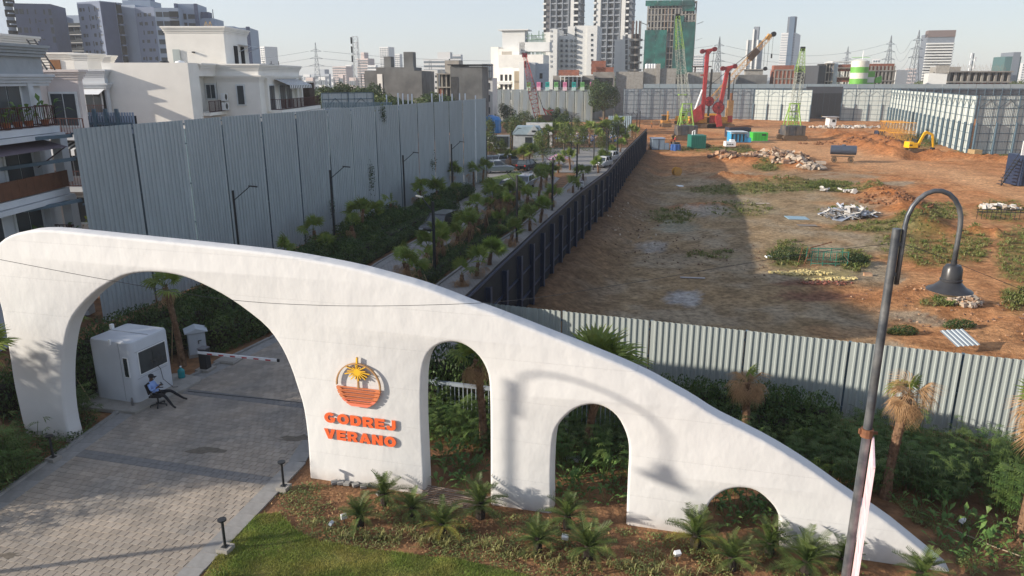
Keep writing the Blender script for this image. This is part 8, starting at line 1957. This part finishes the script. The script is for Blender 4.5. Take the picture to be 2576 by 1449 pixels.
# red drilling rigs
for i, (bx, by, m0, m1, drum, dr, kel, lab) in enumerate([(1765, 322, (1766, 300), (1780, 127), (1784, 255), 1.15, ((1781.5, 292), (1791, 174)), 'red piling rig with upright mast and a white strut'), (1808, 322, (1804, 307), (1831, 170), (1807, 271), 1.4, ((1832, 250), (1836, 182)), 'red piling rig with a leaning shorter mast and a big winch drum')]):
 g = gs_(bx, by); t = thing('piling_rig', lab, 'drilling rig', (g.x, g.y, g.z), 0, 'red piling rigs'); Y_ = g.y - 2
 tracks(t, 7.5, 4.2, 1.2); MB().box((-.5, 0, 2.1), (6.5, 3, 1.7)).build('body', YEL, t, bevel=.08); MB().box((-2.4, -1.55, 2.4), (1.4, .2, 1.9)).box((2.4, -1.4, 2.5), (1.2, .8, 1.6)).build('housing', REDP, t)
 a, b = vpt(t, *m0, Y_), vpt(t, *m1, Y_); MB().beam(a, b, .95, .8).build('mast', REDP, t, bevel=.06); sd_ = Vector((1, 0, .18)); hd = MB().beam(b - sd_ * 1.4, b + sd_ * 1.8, .55, .7).beam(b - Vector((.6, 0, 2)), b + Vector((1.2, 0, .1)), .35)
 hd.build('mast_head', REDP, t)
 for c in (b - sd_ * 1.3, b + sd_ * 1.8): MB().tube([c - Vector((0, .5, 0)), c + Vector((0, .5, 0))], .6, 14).build('sheave', mat('dark red wheel', (.14, .015, .02), .5), t)
 c = vpt(t, *drum, Y_ - .6); MB().tube([c - Vector((0, .35, 0)), c + Vector((0, .35, 0))], dr * 1.1, 20).build('winch_drum', MATS['dark red wheel'], t); MB().tube([c - Vector((0, .42, 0)), c - Vector((0, .36, 0))], dr * .95, 20).build('drum_flange', REDP, t)
 for q_ in range(8): MB().beam(c + Vector((0, -.45, 0)), c + Vector((math.cos(q_ * .785) * dr, -.45, math.sin(q_ * .785) * dr)), .12).build('drum_spoke', MATS['dark red wheel'], t)
 MB().tube([vpt(t, *kel[0], Y_), vpt(t, *kel[1], Y_)], .28, 8).build('kelly_bar', CHARCOAL, t); MB().tube([vpt(t, *kel[1], Y_), b + sd_ * 1.7], .05, 4).build('rope', CHARCOAL, t)
 if i == 0: MB().tube([vpt(t, 1749, 275, Y_), vpt(t, 1767, 226, Y_)], .28, 8).build('strut', PLASTIC_W, t); MB().side([(-4.2, 1), (-3.2, 4.6), (-1.2, 6.2), (-.6, 2.4)], -2.6, -2.0).build('knee_plate', REDP, t); MB().beam(vpt(t, 1762, 189, Y_), vpt(t, 1775, 189, Y_), .35).build('side_arm', REDP, t)
 else: MB().beam(vpt(t, 1809, 318, Y_), vpt(t, 1806, 290, Y_), 1.5, 1.0).build('lower_mast', REDP, t)
# ochre boom crane behind the rigs
g = gs_(1775, 314); t = thing('boom_crane', 'ochre lattice boom crane leaning right behind the red rigs with two hanging hooks', 'crane', (g.x, g.y, g.z)); tracks(t, 6, 4, 1.1); MB().box((0, 0, 2.2), (5, 3, 1.9)).build('body', YEL, t)
a, b = vpt(t, 1787, 255, g.y), vpt(t, 1936, 92, g.y); lattice(mb := MB(), a, b, 1.5, 1.2, 24, .09); mb.build('boom', OCH, t); MB().beam(a.lerp(b, .66), a.lerp(b, .80), 1.5, 1.7).build('name_board', mat('dark banner', (.07, .045, .03)), t)
c = vpt(t, 1946, 86, g.y); MB().beam(b, c, .7, .8).beam(a.lerp(b, .96), b + Vector((0, 0, .6)), 1.1, .9).build('jib_head', OCH, t); MB().tube([c - Vector((0, .4, 0)), c + Vector((0, .4, 0))], .7, 12).build('sheave', CHARCOAL, t)
MB().tube([b, b - Vector((0, 0, 8))], .05, 4).tube([b + Vector((-1.2, 0, 0)), b - Vector((.9, 0, 8))], .05, 4).tube([c, c - Vector((0, 0, 5.2))], .04, 4).tube([vpt(t, 1760, 236, g.y), b], .08, 4).build('rope', CHARCOAL, t); tag(t.children[-1], kind='stuff')
MB().tube([b - Vector((.4, .3, 8.6)), b - Vector((.4, -.3, 8.6))], .55, 12).build('hook_block', CHARCOAL, t); MB().box(c - Vector((0, 0, 5.8)), (.35, .3, 1.2)).build('hook', CHARCOAL, t)
g = gs_(1833, 318); t = thing('auger_stand', 'brown rusty drilling casing standing upright right of the red rigs', 'drill tool', (g.x, g.y, g.z)); MB().box((0, 0, 3.5), (1.5, 1.2, 7)).box((-.9, 0, 2.5), (.5, .7, 5)).build('casing', mat('dirty ochre steel', (.30, .17, .07), .8, .3, 1.5), t); MB().tube([(.3, 0, 7), (.5, 0, 13)], .12, 6).build('pipe', CHARCOAL, t); MB().tube([(.1, 0, 7), (.1, 0, 9)], .4, 8).build('neck', RUST, t)
# red crawler crane on the left
g = G(1372, 318, 0); t = thing('crawler_crane', 'faded red crawler crane with lattice boom leaning left over the garden', 'crane', (g.x, g.y - 6, 0)); Y_ = g.y - 6; tracks(t, 5, 4); MB().box((.6, 0, 2.2), (3.4, 3, 2.0)).build('counterweight', mat('rust brown body', (.14, .09, .06)), t); MB().box((-1.4, 0, 2.4), (1.4, 2.4, 1.7)).build('cab', YEL, t)
a, b = vpt(t, 1354, 304, Y_), vpt(t, 1320, 139, Y_); lattice(mb := MB(), a, a.lerp(b, .4), 1.2, 1.9, 6, .13); mb.build('boom_foot', REDC, t); lattice(mb := MB(), a.lerp(b, .4), b, 1.9, .7, 12, .11); mb.build('boom_top', REDC, t); MB().box(b, (1.3, .8, 1.0)).build('sheave_head', mat('dark red wheel', (.14, .015, .02)), t)
MB().beam((0, 0, 3), vpt(t, 1366, 272, Y_), .3).beam((1.6, 0, 3), vpt(t, 1366, 272, Y_), .3).beam((.2, 0, 4.2), (1.6, 0, 4.4), .3).build('mast_frame', REDC, t); MB().tube([vpt(t, 1366, 272, Y_), b], .06, 4).build('rope', CHARCOAL, t); MB().box(vpt(t, 1321, 162, Y_), (.6, .5, 1.6)).build('hook_block', CHARCOAL, t)
# excavator, trailer tank
g = gs_(2296, 388); t = thing('excavator', 'small bright yellow excavator digging by the trench', 'excavator', (g.x, g.y, g.z + .1), R(4)); t.scale = (.78, .78, .8); tracks(t, 3.3, 2.4, .8, .5); EY = mat('excavator yellow', (.85, .46, .01), .5, .12, 1.5)
MB().box((-.7, 0, 1.5), (2.2, 2.1, 1.1)).box((-1.2, 0, 2.1), (1.2, 2.0, .4)).build('body', EY, t, bevel=.12); MB().box((.75, .45, 1.8), (1.2, 1.1, 1.7)).build('cab_glass', GLASS, t); MB().box((.75, .45, 2.7), (1.3, 1.2, .12)).box((1.35, 0, 1.8), (.08, .08, 1.7)).build('cab_roof', CHARCOAL, t)
MB().side([(.3, 1.6), (1.5, 4.3), (2.1, 4.6), (3.6, 4.0), (3.5, 3.6), (2.2, 4.0), (1.9, 3.8), (.9, 1.5)], -.75, -.4).build('boom', EY, t); MB().side([(3.3, 4.1), (3.8, 3.9), (4.3, 1.0), (4.0, .9)], -.72, -.42).build('dipper_arm', EY, t); MB().side([(3.9, 1.1), (4.4, 1.0), (4.5, .2), (3.6, -.1), (3.5, .4)], -1.0, -.2).build('bucket', CHARCOAL, t); MB().tube([(1.0, -.9, 1.9), (1.7, -.9, 3.6)], .07, 6).build('ram', CHARCOAL, t); MB().box((1.75, 0, .35), (.12, 2.3, .55)).build('dozer_blade', MUD, t); MB().box((-1.4, -1.07, 1.6), (.7, .03, .25)).build('decal', CHARCOAL, t)
g = gs_(2118, 409); t = thing('tank_trailer', 'dark blue oval water tank on a four wheeled trailer', 'trailer', (g.x, g.y, g.z + .05), R(-22)); TKM = mat('dark slate tank', (.055, .07, .10), .35, .15)
mb = MB(); mb.tube([(-1.9, 0, 1.95), (-1.85, 0, 1.95), (1.85, 0, 1.95), (1.9, 0, 1.95)], [.55, .72, .72, .62], 20, True, 1.28); mb.build('tank', TKM, t, 40); MB().lathe([(.3, 2.6), (.3, 2.8), (0, 2.82)], n=14).build('manhole', TKM, t); MB().box((0, 0, .95), (3.4, .9, .12)).box((-1.2, 0, .75), (.12, 1.5, .12)).box((1.2, 0, .75), (.12, 1.5, .12)).build('chassis', MUD, t)
for x in (-1.2, 1.2):
 for y in (-.75, .75): w = MB().tube([(x, y - .1, .42), (x, y + .1, .42)], .42, 16).build('wheel', MUD, t, 40); MB().tube([(x, y - .12, .42), (x, y + .12, .42)], .16, 10).build('hub', CHARCOAL, w)
def boxthing(nm, lab, cat, x0, x1, yt, yb, m, D=2.4, rib=False, rz=0, extra=None):
 g = gs_((x0 + x1) / 2, yb); a, b = W(x0, yb, g.y), W(x1, yb, g.y); tp = W(0, yt, g.y).z; w = b.x - a.x; h = tp - g.z; t = thing(nm, lab, cat, (g.x, g.y + D / 2, g.z), R(rz))
 MB().box((0, 0, h / 2 + .05), (w, D, h)).build('body', m, t, bevel=.03)
 if rib:
  rm = MB().box((0, -D / 2 - .05, h / 2), (w / rib * .35, .1, h * .92)).mesh('rib', m)
  for i in range(rib): inst('rib', rm, t, (-w / 2 + w * (i + .5) / rib, 0, 0))
 if extra: extra(t, w, h, D)
 return t
boxthing('container', 'dark green ribbed metal container', 'container', 1737, 1775, 341, 376, TEALC, 3, 8, extra=lambda t, w, h, D: MB().tube([(-w * .35, -.5, h), (-w * .35, -.5, h + .7), (-w * .2, -.5, h + .9), (-w * .2, -.5, h + .1)], .12, 8).build('vent_pipe', PLASTIC_W, t))
boxthing('site_shed', 'grey blue tin shed beside the end of the dark fence', 'shed', 1640, 1671, 350, 378, mat('blue grey shed tin', (.20, .26, .32), .5), 2.6, extra=lambda t, w, h, D: (MB().box((0, 0, h + .1), (w + .3, D + .3, .1)).build('roof', PALEB, t), MB().box((w * .02, -D / 2 - .03, h / 2), (.06, .06, h)).build('door_gap', CHARCOAL, t)))
boxthing('tin_screen', 'low blue grey tin box next to the site shed', 'shed', 1672, 1683, 362, 378, MATS['blue grey shed tin'], 1.6)
boxthing('blue_machine', 'sky blue open fronted machine cabin on wheels', 'machine', 1838, 1876, 333, 360, BLUEC, 3, extra=lambda t, w, h, D: (MB().box((-.1, -D / 2 - .02, h * .9), (w + .3, .3, .12)).box((-.1, -.4, h + .12), (w + .3, D + .6, .12)).build('roof', mat('pale roof', (.55, .62, .66)), t), [MB().box((-w / 2 + w * (i + .3) / 4, -D / 2 - .04, h * .45), (w * .10, .06, h * .72)).build('opening', DARKIN, t) for i in range(4)], MB().box((w / 2 + .5, -.6, .5), (1.2, 1.6, .9)).build('step', BLUEC, t), MB().lathe([(0, 1.0), (.45, 1.0), (.45, 2.0), (0, 2.1)], (w / 2 + .5, -.6, 0), 12).build('drum', mat('pale blue tank', (.35, .5, .6)), t)))
boxthing('white_unit', 'white compressor box with round vent holes', 'machine', 1825, 1851, 357, 369, PLASTIC_W, 1.6, extra=lambda t, w, h, D: (MB().box((w * .22, 0, h + .2), (w * .4, D * .7, .4)).build('lid', PLASTIC_W, t), [MB().box((-w * .3 + k * w * .22, -D / 2 - .03, h * .5), (.22, .05, .22)).build('vent', CHARCOAL, t) for k in range(3)]))
boxthing('generator', 'bright green boxed generator', 'generator', 1893, 1931, 334, 355, GENG, 2.6, extra=lambda t, w, h, D: (MB().box((w * .22, -D / 2 - .03, h * .75), (.9, .04, .3)).build('vent', CHARCOAL, t), [MB().box((-w / 2 + w * (i + 1) / 5, -D / 2 - .03, h / 2), (.04, .04, h * .9)).build('panel_seam', mat('dark green', (.02, .2, .02)), t) for i in range(4)], MB().box((0, 0, .02), (w + .6, D + .8, .12)).build('skid', CONC, t)))
boxthing('cage_container', 'dark navy container cage carrying rebar bundles', 'container', 1833, 1888, 322, 347, DKC, 3.5, 9, extra=lambda t, w, h, D: [MB().beam((-w / 2, -1.4 + k * .35, h + .15), (w / 2 + .6, -1.3 + k * .35, h + .3 + .05 * (k % 3)), .1).build('rebar_bundle', RUST, t) for k in range(9)])
boxthing('guard_hut', 'small white guard hut with a flat overhanging roof by the pale hoarding', 'hut', 2085, 2103, 296, 317, PLASTIC_W, 2.6, extra=lambda t, w, h, D: (MB().box((-.2, 0, h + .15), (w + 1.4, D + 1, .2)).build('roof', mat('grey roof slab', (.35, .34, .34)), t), MB().box((.2, -D / 2 - .03, h * .6), (.8, .05, .7)).build('window', DARKIN, t)))
boxthing('dark_bin', 'dark steel bin beside the yellow mast sections', 'bin', 2208, 2226, 330, 343, DKC, 2)
boxthing('wooden_crate', 'tan crate on the soil at the corner of the right hoarding', 'crate', 2450, 2470, 378, 391, mat('tan crate', (.35, .24, .12)), 2)
g = boxthing('site_office', 'navy site office container at the right edge with sign board and steel stairs', 'container', 2562, 2640, 392, 470, NAVY, 3, 10, extra=lambda t, w, h, D: None)
MB().box((-1.6, -1.8, 4.7), (1.9, .1, 1.7)).build('sign_board', PLASTIC_W, g)
tx = bpy.data.curves.new('t', 'FONT'); tx.body = 'ABI'; tx.size = .9; tx.extrude = .02; tmp = bpy.data.objects.new('t', tx); COL.objects.link(tmp); me = bpy.data.meshes.new_from_object(tmp.evaluated_get(bpy.context.evaluated_depsgraph_get())); bpy.data.objects.remove(tmp); me.materials.clear(); me.materials.append(CHARCOAL); inst('sign_text', me, g, (-2.35, -1.88, 4.5), (R(90), 0, 0))
for k in range(9): MB().box((-3.9 + k * .18, -1.0, .25 + k * .36), (.3, 1.0, .06)).build('stair_tread', CHARCOAL, g)
MB().beam((-4.1, -1.5, .1), (-2.4, -1.5, 3.4), .1).beam((-4.1, -1.5, 1.0), (-2.4, -1.5, 4.4), .06).beam((-4.1, -1.5, .1), (-4.1, -1.5, 1.0), .06).build('stair_rail', CHARCOAL, g)
# yellow mast sections in a stack
for i, (x, y, zz) in enumerate([(2240, 352, 0), (2266, 356, 0), (2246, 352, 2.0), (2264, 354, 2.0), (2236, 348, 1.9)]):
 v = gs_(x, y); t = thing('mast_section', ('lower left', 'lower right', 'upper left', 'upper right', 'tilted rear')[i] + ' yellow lattice mast section in the stack', 'mast section', (v.x, v.y, v.z + zz + .9), R(-18 + (8 if i == 4 else 0)), 'yellow lattice mast sections'); lattice(mb := MB(), (-2.6, 0, 0), (2.6, 0, 0), 1.8, 1.8, 6, .075); mb.build('frame', YEL, t)
# backhoe and far small machine
g = gs_(1673, 320); t = thing('backhoe', 'orange backhoe loader with raised yellow arm near the fence end', 'backhoe', (g.x, g.y, g.z)); BO = mat('backhoe orange', (.42, .20, .05)); MB().box((0, 0, 1.3), (2.2, 3, 1.0)).build('body', BO, t, bevel=.1); MB().box((0, .3, 2.4), (1.8, 1.6, 1.4)).build('cab', GLASS, t); MB().box((0, .3, 3.15), (2, 1.8, .15)).build('cab_roof', BO, t); MB().box((.2, -1.8, 3.0), (.35, .5, 2.6)).build('arm', YEL, t); MB().box((0, -2.4, .6), (2.4, .8, .9)).build('bucket', MUD, t)
for x in (-1, 1):
 for y in (-1.2, 1.4): MB().tube([(x - .2, y, .65), (x + .2, y, .65)], .65, 14).build('wheel', MUD, t)
g = gs_(1642, 312); t = thing('excavator', 'little yellow machine behind the lime crane', 'excavator', (g.x + 8, g.y, g.z)); tracks(t, 3, 2.2, .8, .5); MB().box((0, 0, 1.6), (2.6, 2, 1.4)).build('body', YEL, t, bevel=.1); MB().box((.5, 0, 2.7), (1.2, 1.4, 1)).build('cab', GLASS, t)
# workers, drums
for i, (x, y, m, lab) in enumerate([(1688, 367, 'w1', 'worker in an orange shirt bending beside the blue drums'), (1696, 364, 'w2', 'worker in a red shirt standing over the blue drums'), (2066, 306, 'w3', 'tiny figure in dark clothes at the dark gate'), (1640, 322, 'w4', 'tiny worker in orange vest near the end of the park')]):
 g = gs_(x, y); mm = mat(m + ' cloth', ((.5, .12, .04), (.45, .05, .04), (.05, .05, .07), (.6, .2, .04))[i]); figure('person', lab, (g.x, g.y, g.z), R(-60 + i * 70), J2, E_, RR, [mm, trou, skin, shoe], lambda c: 2 if c.z > 1.42 or (c.x > .40 and c.z > .9) else (0 if c.z > .93 else (3 if c.z < .1 else 1)), lambda t: MB().lathe([(.10, 0), (.11, .03), (.08, .1), (0, .12)], (.165, 0, 1.58), 12).build('helmet', mat('yellow helmet', (.6, .4, .03)), t, True))
for i, (x, y) in enumerate([(1692, 379), (1699, 380), (1706, 380), (1696, 372), (1704, 372)]):
 g = gs_(x, y); o = MB().lathe([(0, 0), (.42, 0), (.44, .4), (.42, .8), (.42, 1.15), (0, 1.17)], n=14).build('drum', mat('blue drum', (.03, .09, .28), .4) if i < 3 else CW_, None, 40); o.location = g; tag(o, ('left', 'middle', 'right')[i % 3] + (' blue' if i < 3 else ' dark') + ' drum in the cluster left of the green container', 'drum', 'drums by the green container')
# rubble and debris on the site
RB = mat('broken brick rubble', (.36, .19, .10), .9, .3, 2, rand=.1, col2=(.42, .29, .19)); RB2 = mat('pale rubble', (.44, .36, .28), .9, .25, 2); DW = mat('dirty white debris', (.48, .46, .43), .8, .2, 3); RBD = mat('dark rubble', (.16, .10, .07), .9, .25, 2); YS = mat('yellow insulation scrap', (.50, .41, .19), .8, .15, 3); SCR = mat('scrap sheet metal', (.42, .45, .50), .4, .2, 2, metal=.4)
def hp(lab, x, y, rx, ry, n, s, ms, h, sd, lath=False): v = gs_(x, y); return heap('rubble_heap', lab, 'rubble', (v.x, v.y), rx, ry, n, s, ms, site_h, sd, hgt=h, lath=lath)
hp('large heap of broken brick and concrete lumps beyond the grass', 1950, 398, 5.2, 5.0, 420, .8, [RB, RB2, RB, RBD], 1.5, 1); hp('long low scatter of brick rubble left of the large heap', 1865, 402, 5.5, 4.0, 160, .7, [RB, RBD], .5, 2); hp('right hand heap of chunky pale rubble', 1995, 418, 3.2, 3.2, 200, .8, [RB, RB2, RBD], 1.2, 3); hp('small scatter of pale stones right of the rubble heaps', 2040, 428, 2.0, 1.2, 24, .8, [RB2], .4, 4)
hp('scrap heap of bent sheets and wooden laths in the grass', 2135, 545, 2.6, 1.5, 130, .75, [SCR, mat('grey lath', (.2, .17, .14)), DW], .8, 5, True); hp('brick and timber heap below the lamp bell', 2425, 765, 1.0, .8, 90, .32, [RB, mat('grey lath', (.2, .17, .14)), RB2], .55, 6); hp('line of yellow insulation scraps on the earth', 2010, 690, 2.2, .5, 120, .22, [YS], .03, 7); hp('second trail of yellow scraps below the green cage', 2090, 708, 1.7, .35, 80, .22, [YS], .03, 8)
hp('dark crushed brick patch below the yellow scraps', 2075, 716, 1.8, .5, 160, .14, [RBD, mat('brick crumbs', (.25, .09, .06))], .04, 9); hp('white torn sacks on the slope by the brown mound', 2110, 486, 2.0, 1.6, 16, .7, [DW], .25, 10); hp('white plaster debris at the far right beyond the steel frame', 2515, 527, 2.0, 1.2, 30, .6, [RB2, DW], .4, 11); hp('white rubble strip in front of the pale hoarding', 2130, 322, 10, 3, 130, .8, [DW, RB2], .4, 12)
hp('small dark clods scattered on the shaded earth', 1800, 640, 9, 7, 160, .12, [RBD], .02, 13); hp('clods and stones scattered on the sunlit earth', 2450, 780, 7, 5, 160, .13, [RB, RBD], .02, 14); hp('stones scattered below the dark fence', 1560, 560, 3.5, 9, 120, .16, [RBD, RB2], .02, 15); hp('rocky clods on the brown mound', 2250, 510, 3.5, 5, 120, .35, [mat('brown clod', (.20, .09, .04))], .15, 16); hp('clods on the ridge by the trench', 2180, 362, 14, 4, 120, .5, [mat('brown clod', (.20, .09, .04))], .1, 17)
def flat(nm, lab, cat, x, y, w, d, rz, m, h=.04, tilt=0): v = gs_(x, y); o = MB().box((0, 0, 0), (w, d, h)).build(nm, m); o.location = v + Vector((0, 0, .06)); o.rotation_euler = (R(tilt), R(tilt * .5), R(rz)); return tag(o, lab, cat)
flat('bent_sheet', 'blue grey bent tin sheet lying in the grass left of the scrap heap', 'sheet', 2005, 549, 2.1, 1.1, 5, mat('blue tin sheet', (.26, .38, .44), .4), .05, 6); flat('board', 'pale board lying on the earth near the middle', 'board', 1742, 702, 1.6, .22, -8, mat('grey board', (.36, .33, .32))); flat('board', 'thin pale board in the grass by the track', 'board', 1912, 512, 2.0, .5, 0, RB2); flat('sheet', 'white sheet scrap near the shaded bank', 'sheet', 1712, 468, 1.2, .5, 40, PLASTIC_W, .05, 12); flat('crate', 'flat timber frame left of the scrap heap', 'frame', 2030, 568, 1.7, .8, -3, mat('grey lath', (.2, .17, .14)), .03)
flat('plastic_bag', 'small white plastic bag on the earth above the yellow scraps', 'bag', 1933, 647, .45, .3, 20, PLASTIC_W, .12, 10); flat('sack', 'tan paper sack at the end of the yellow scraps', 'sack', 2182, 697, .5, .35, -10, RB, .25, 5); flat('crate', 'lone pale block beside the dirt track', 'block', 2064, 413, 1.4, 1.0, -10, RB2, .8)
v = gs_(1702, 440); t = thing('cable_reel', 'yellow and black cable reel lying on the shaded earth', 'cable reel', (v.x, v.y, v.z + .5), R(20))
for y, r in ((-.3, .62), (.3, .62)): MB().tube([(0, y - .05, 0), (0, y + .05, 0)], r, 18).build('flange', YEL, t)
MB().tube([(0, -.28, 0), (0, .28, 0)], .36, 12).build('core', CHARCOAL, t)
# ribbed roofing sheet leaning behind the near fence
v = G(2405, 885, -.7); t = thing('roofing_sheet', 'grey ribbed roofing sheet lying behind the corrugated fence at the right', 'sheet', (v.x, v.y, -.45), R(10)); o = ribbed(1.3, 1.3, .26, .04, .4).build('sheet', TIN, t); o.rotation_euler = (R(-72), 0, 0)
# green wire cage
v = gs_(2078, 668); t = thing('green_cage', 'collapsed green wire mesh frame full of branches beside dark weeds', 'cage', (v.x, v.y, v.z), R(-4)); CG = mat('green cage paint', (.04, .20, .14)); mb = MB()
for z in (.15, 1.0): mb.beam((-1.2, -.4, z), (1.3, -.4, z), .05).beam((-1.2, .7, z), (1.3, .7, z), .05)
for x in (-1.2, -.4, .5, 1.3): mb.beam((x, -.4, 0), (x, -.4, 1.05), .05).beam((x, .7, 0), (x, .7, 1.05), .05)
for s in (-.4, .7):
 for i in range(18): mb.beam((-1.2 + i * .14, s, .1), (-1.2 + i * .14, s, 1.0), .012)
mb.build('frame', CG, t); mb = MB(); q = random.Random(4)
for i in range(46): a = Vector((q.uniform(-1.3, 1.3), q.uniform(-.5, .8), q.uniform(.1, 1.0))); mb.beam(a, a + Vector((q.gauss(0, .5), q.gauss(0, .3), q.gauss(0, .2))), .035)
mb.build('branches', mat('dead branch', (.12, .08, .05)), t); tag(t.children[-1], kind='stuff'); MB().beam((-1.7, -.5, 0), (-1.4, -.5, 1.3), .06).beam((-1.4, -.5, 1.3), (.1, -.3, 1.7), .06).beam((-1.9, .2, 0), (-1.7, .2, 1.2), .05).build('rusty_prop', RUST, t)
# black steel barrier frame at the right edge
v = gs_(2520, 552); t = thing('steel_frame', 'long black steel barrier frame lying in weeds at the right edge', 'frame', (v.x, v.y, v.z), R(-4)); mb = MB()
for z in (.7, .95): mb.beam((-2.4, 0, z), (3, 0, z), .07)
for i in range(13): mb.beam((-2.3 + i * .43, 0, .0), (-2.3 + i * .43, 0, .95), .035)
mb.build('bars', CHARCOAL, t)
# dark weed clumps with height
for i, (x, y, s, lab) in enumerate([(1985, 655, .55, 'dark green weed bush left of the green cage'), (2145, 665, .42, 'green weed bush right of the green cage'), (2065, 473, .62, 'bright weed bush in the grass strip'), (1770, 372, .5, 'weeds around the green container'), (1870, 374, .55, 'weeds before the blue machine'), (2320, 352, .8, 'green creeper mound at the foot of the long hoarding'), (2345, 362, .7, 'second creeper mound at the foot of the long hoarding'), (2500, 385, .9, 'green bush row at the right hoarding, left end'), (2535, 384, 1.0, 'green bush row at the right hoarding, right end'), (2415, 820, .3, 'small weed tuft behind the near fence'), (2272, 838, .28, 'isolated weed tuft on the sunlit earth')]):
 v = gs_(x, y); o = leaf_mass('weed_bush', WEED, [((0, 0, .5), (2.2, 1.6, .9)), ((1.2, .3, .4), (1.5, 1.2, .7)), ((-1.3, .2, .35), (1.4, 1.1, .6))], 1300, .12 if s > .5 else .16, 200 + i).build('weed_bush', TREE_L if i in (2, 5, 6) else TREE); o.location = v; o.scale = (s * 1.1, s, s * 1.3); tag(o, lab, 'bush')

for i, (px, py, r) in enumerate([(520, 1135, .55), (745, 1105, .6), (20, 1400, .3)]):
 v = G(px, py); q = random.Random(i); o = MB().add([(math.cos(a * .42) * r * q.uniform(.35, 1.1) * 1.3, math.sin(a * .42) * r * q.uniform(.35, 1.0) * .6, 0) for a in range(15)], [tuple(range(15))]).build('oil_stain', mat('oily stain', (.13, .11, .085), .8, .3, 6)); o.location = (v.x, v.y, .0362); tag(o, ('dark oily stain in the middle of the driveway', 'dark oily stain by the sign wall side of the driveway', 'small dark stain at the lower left of the driveway')[i], 'stain')
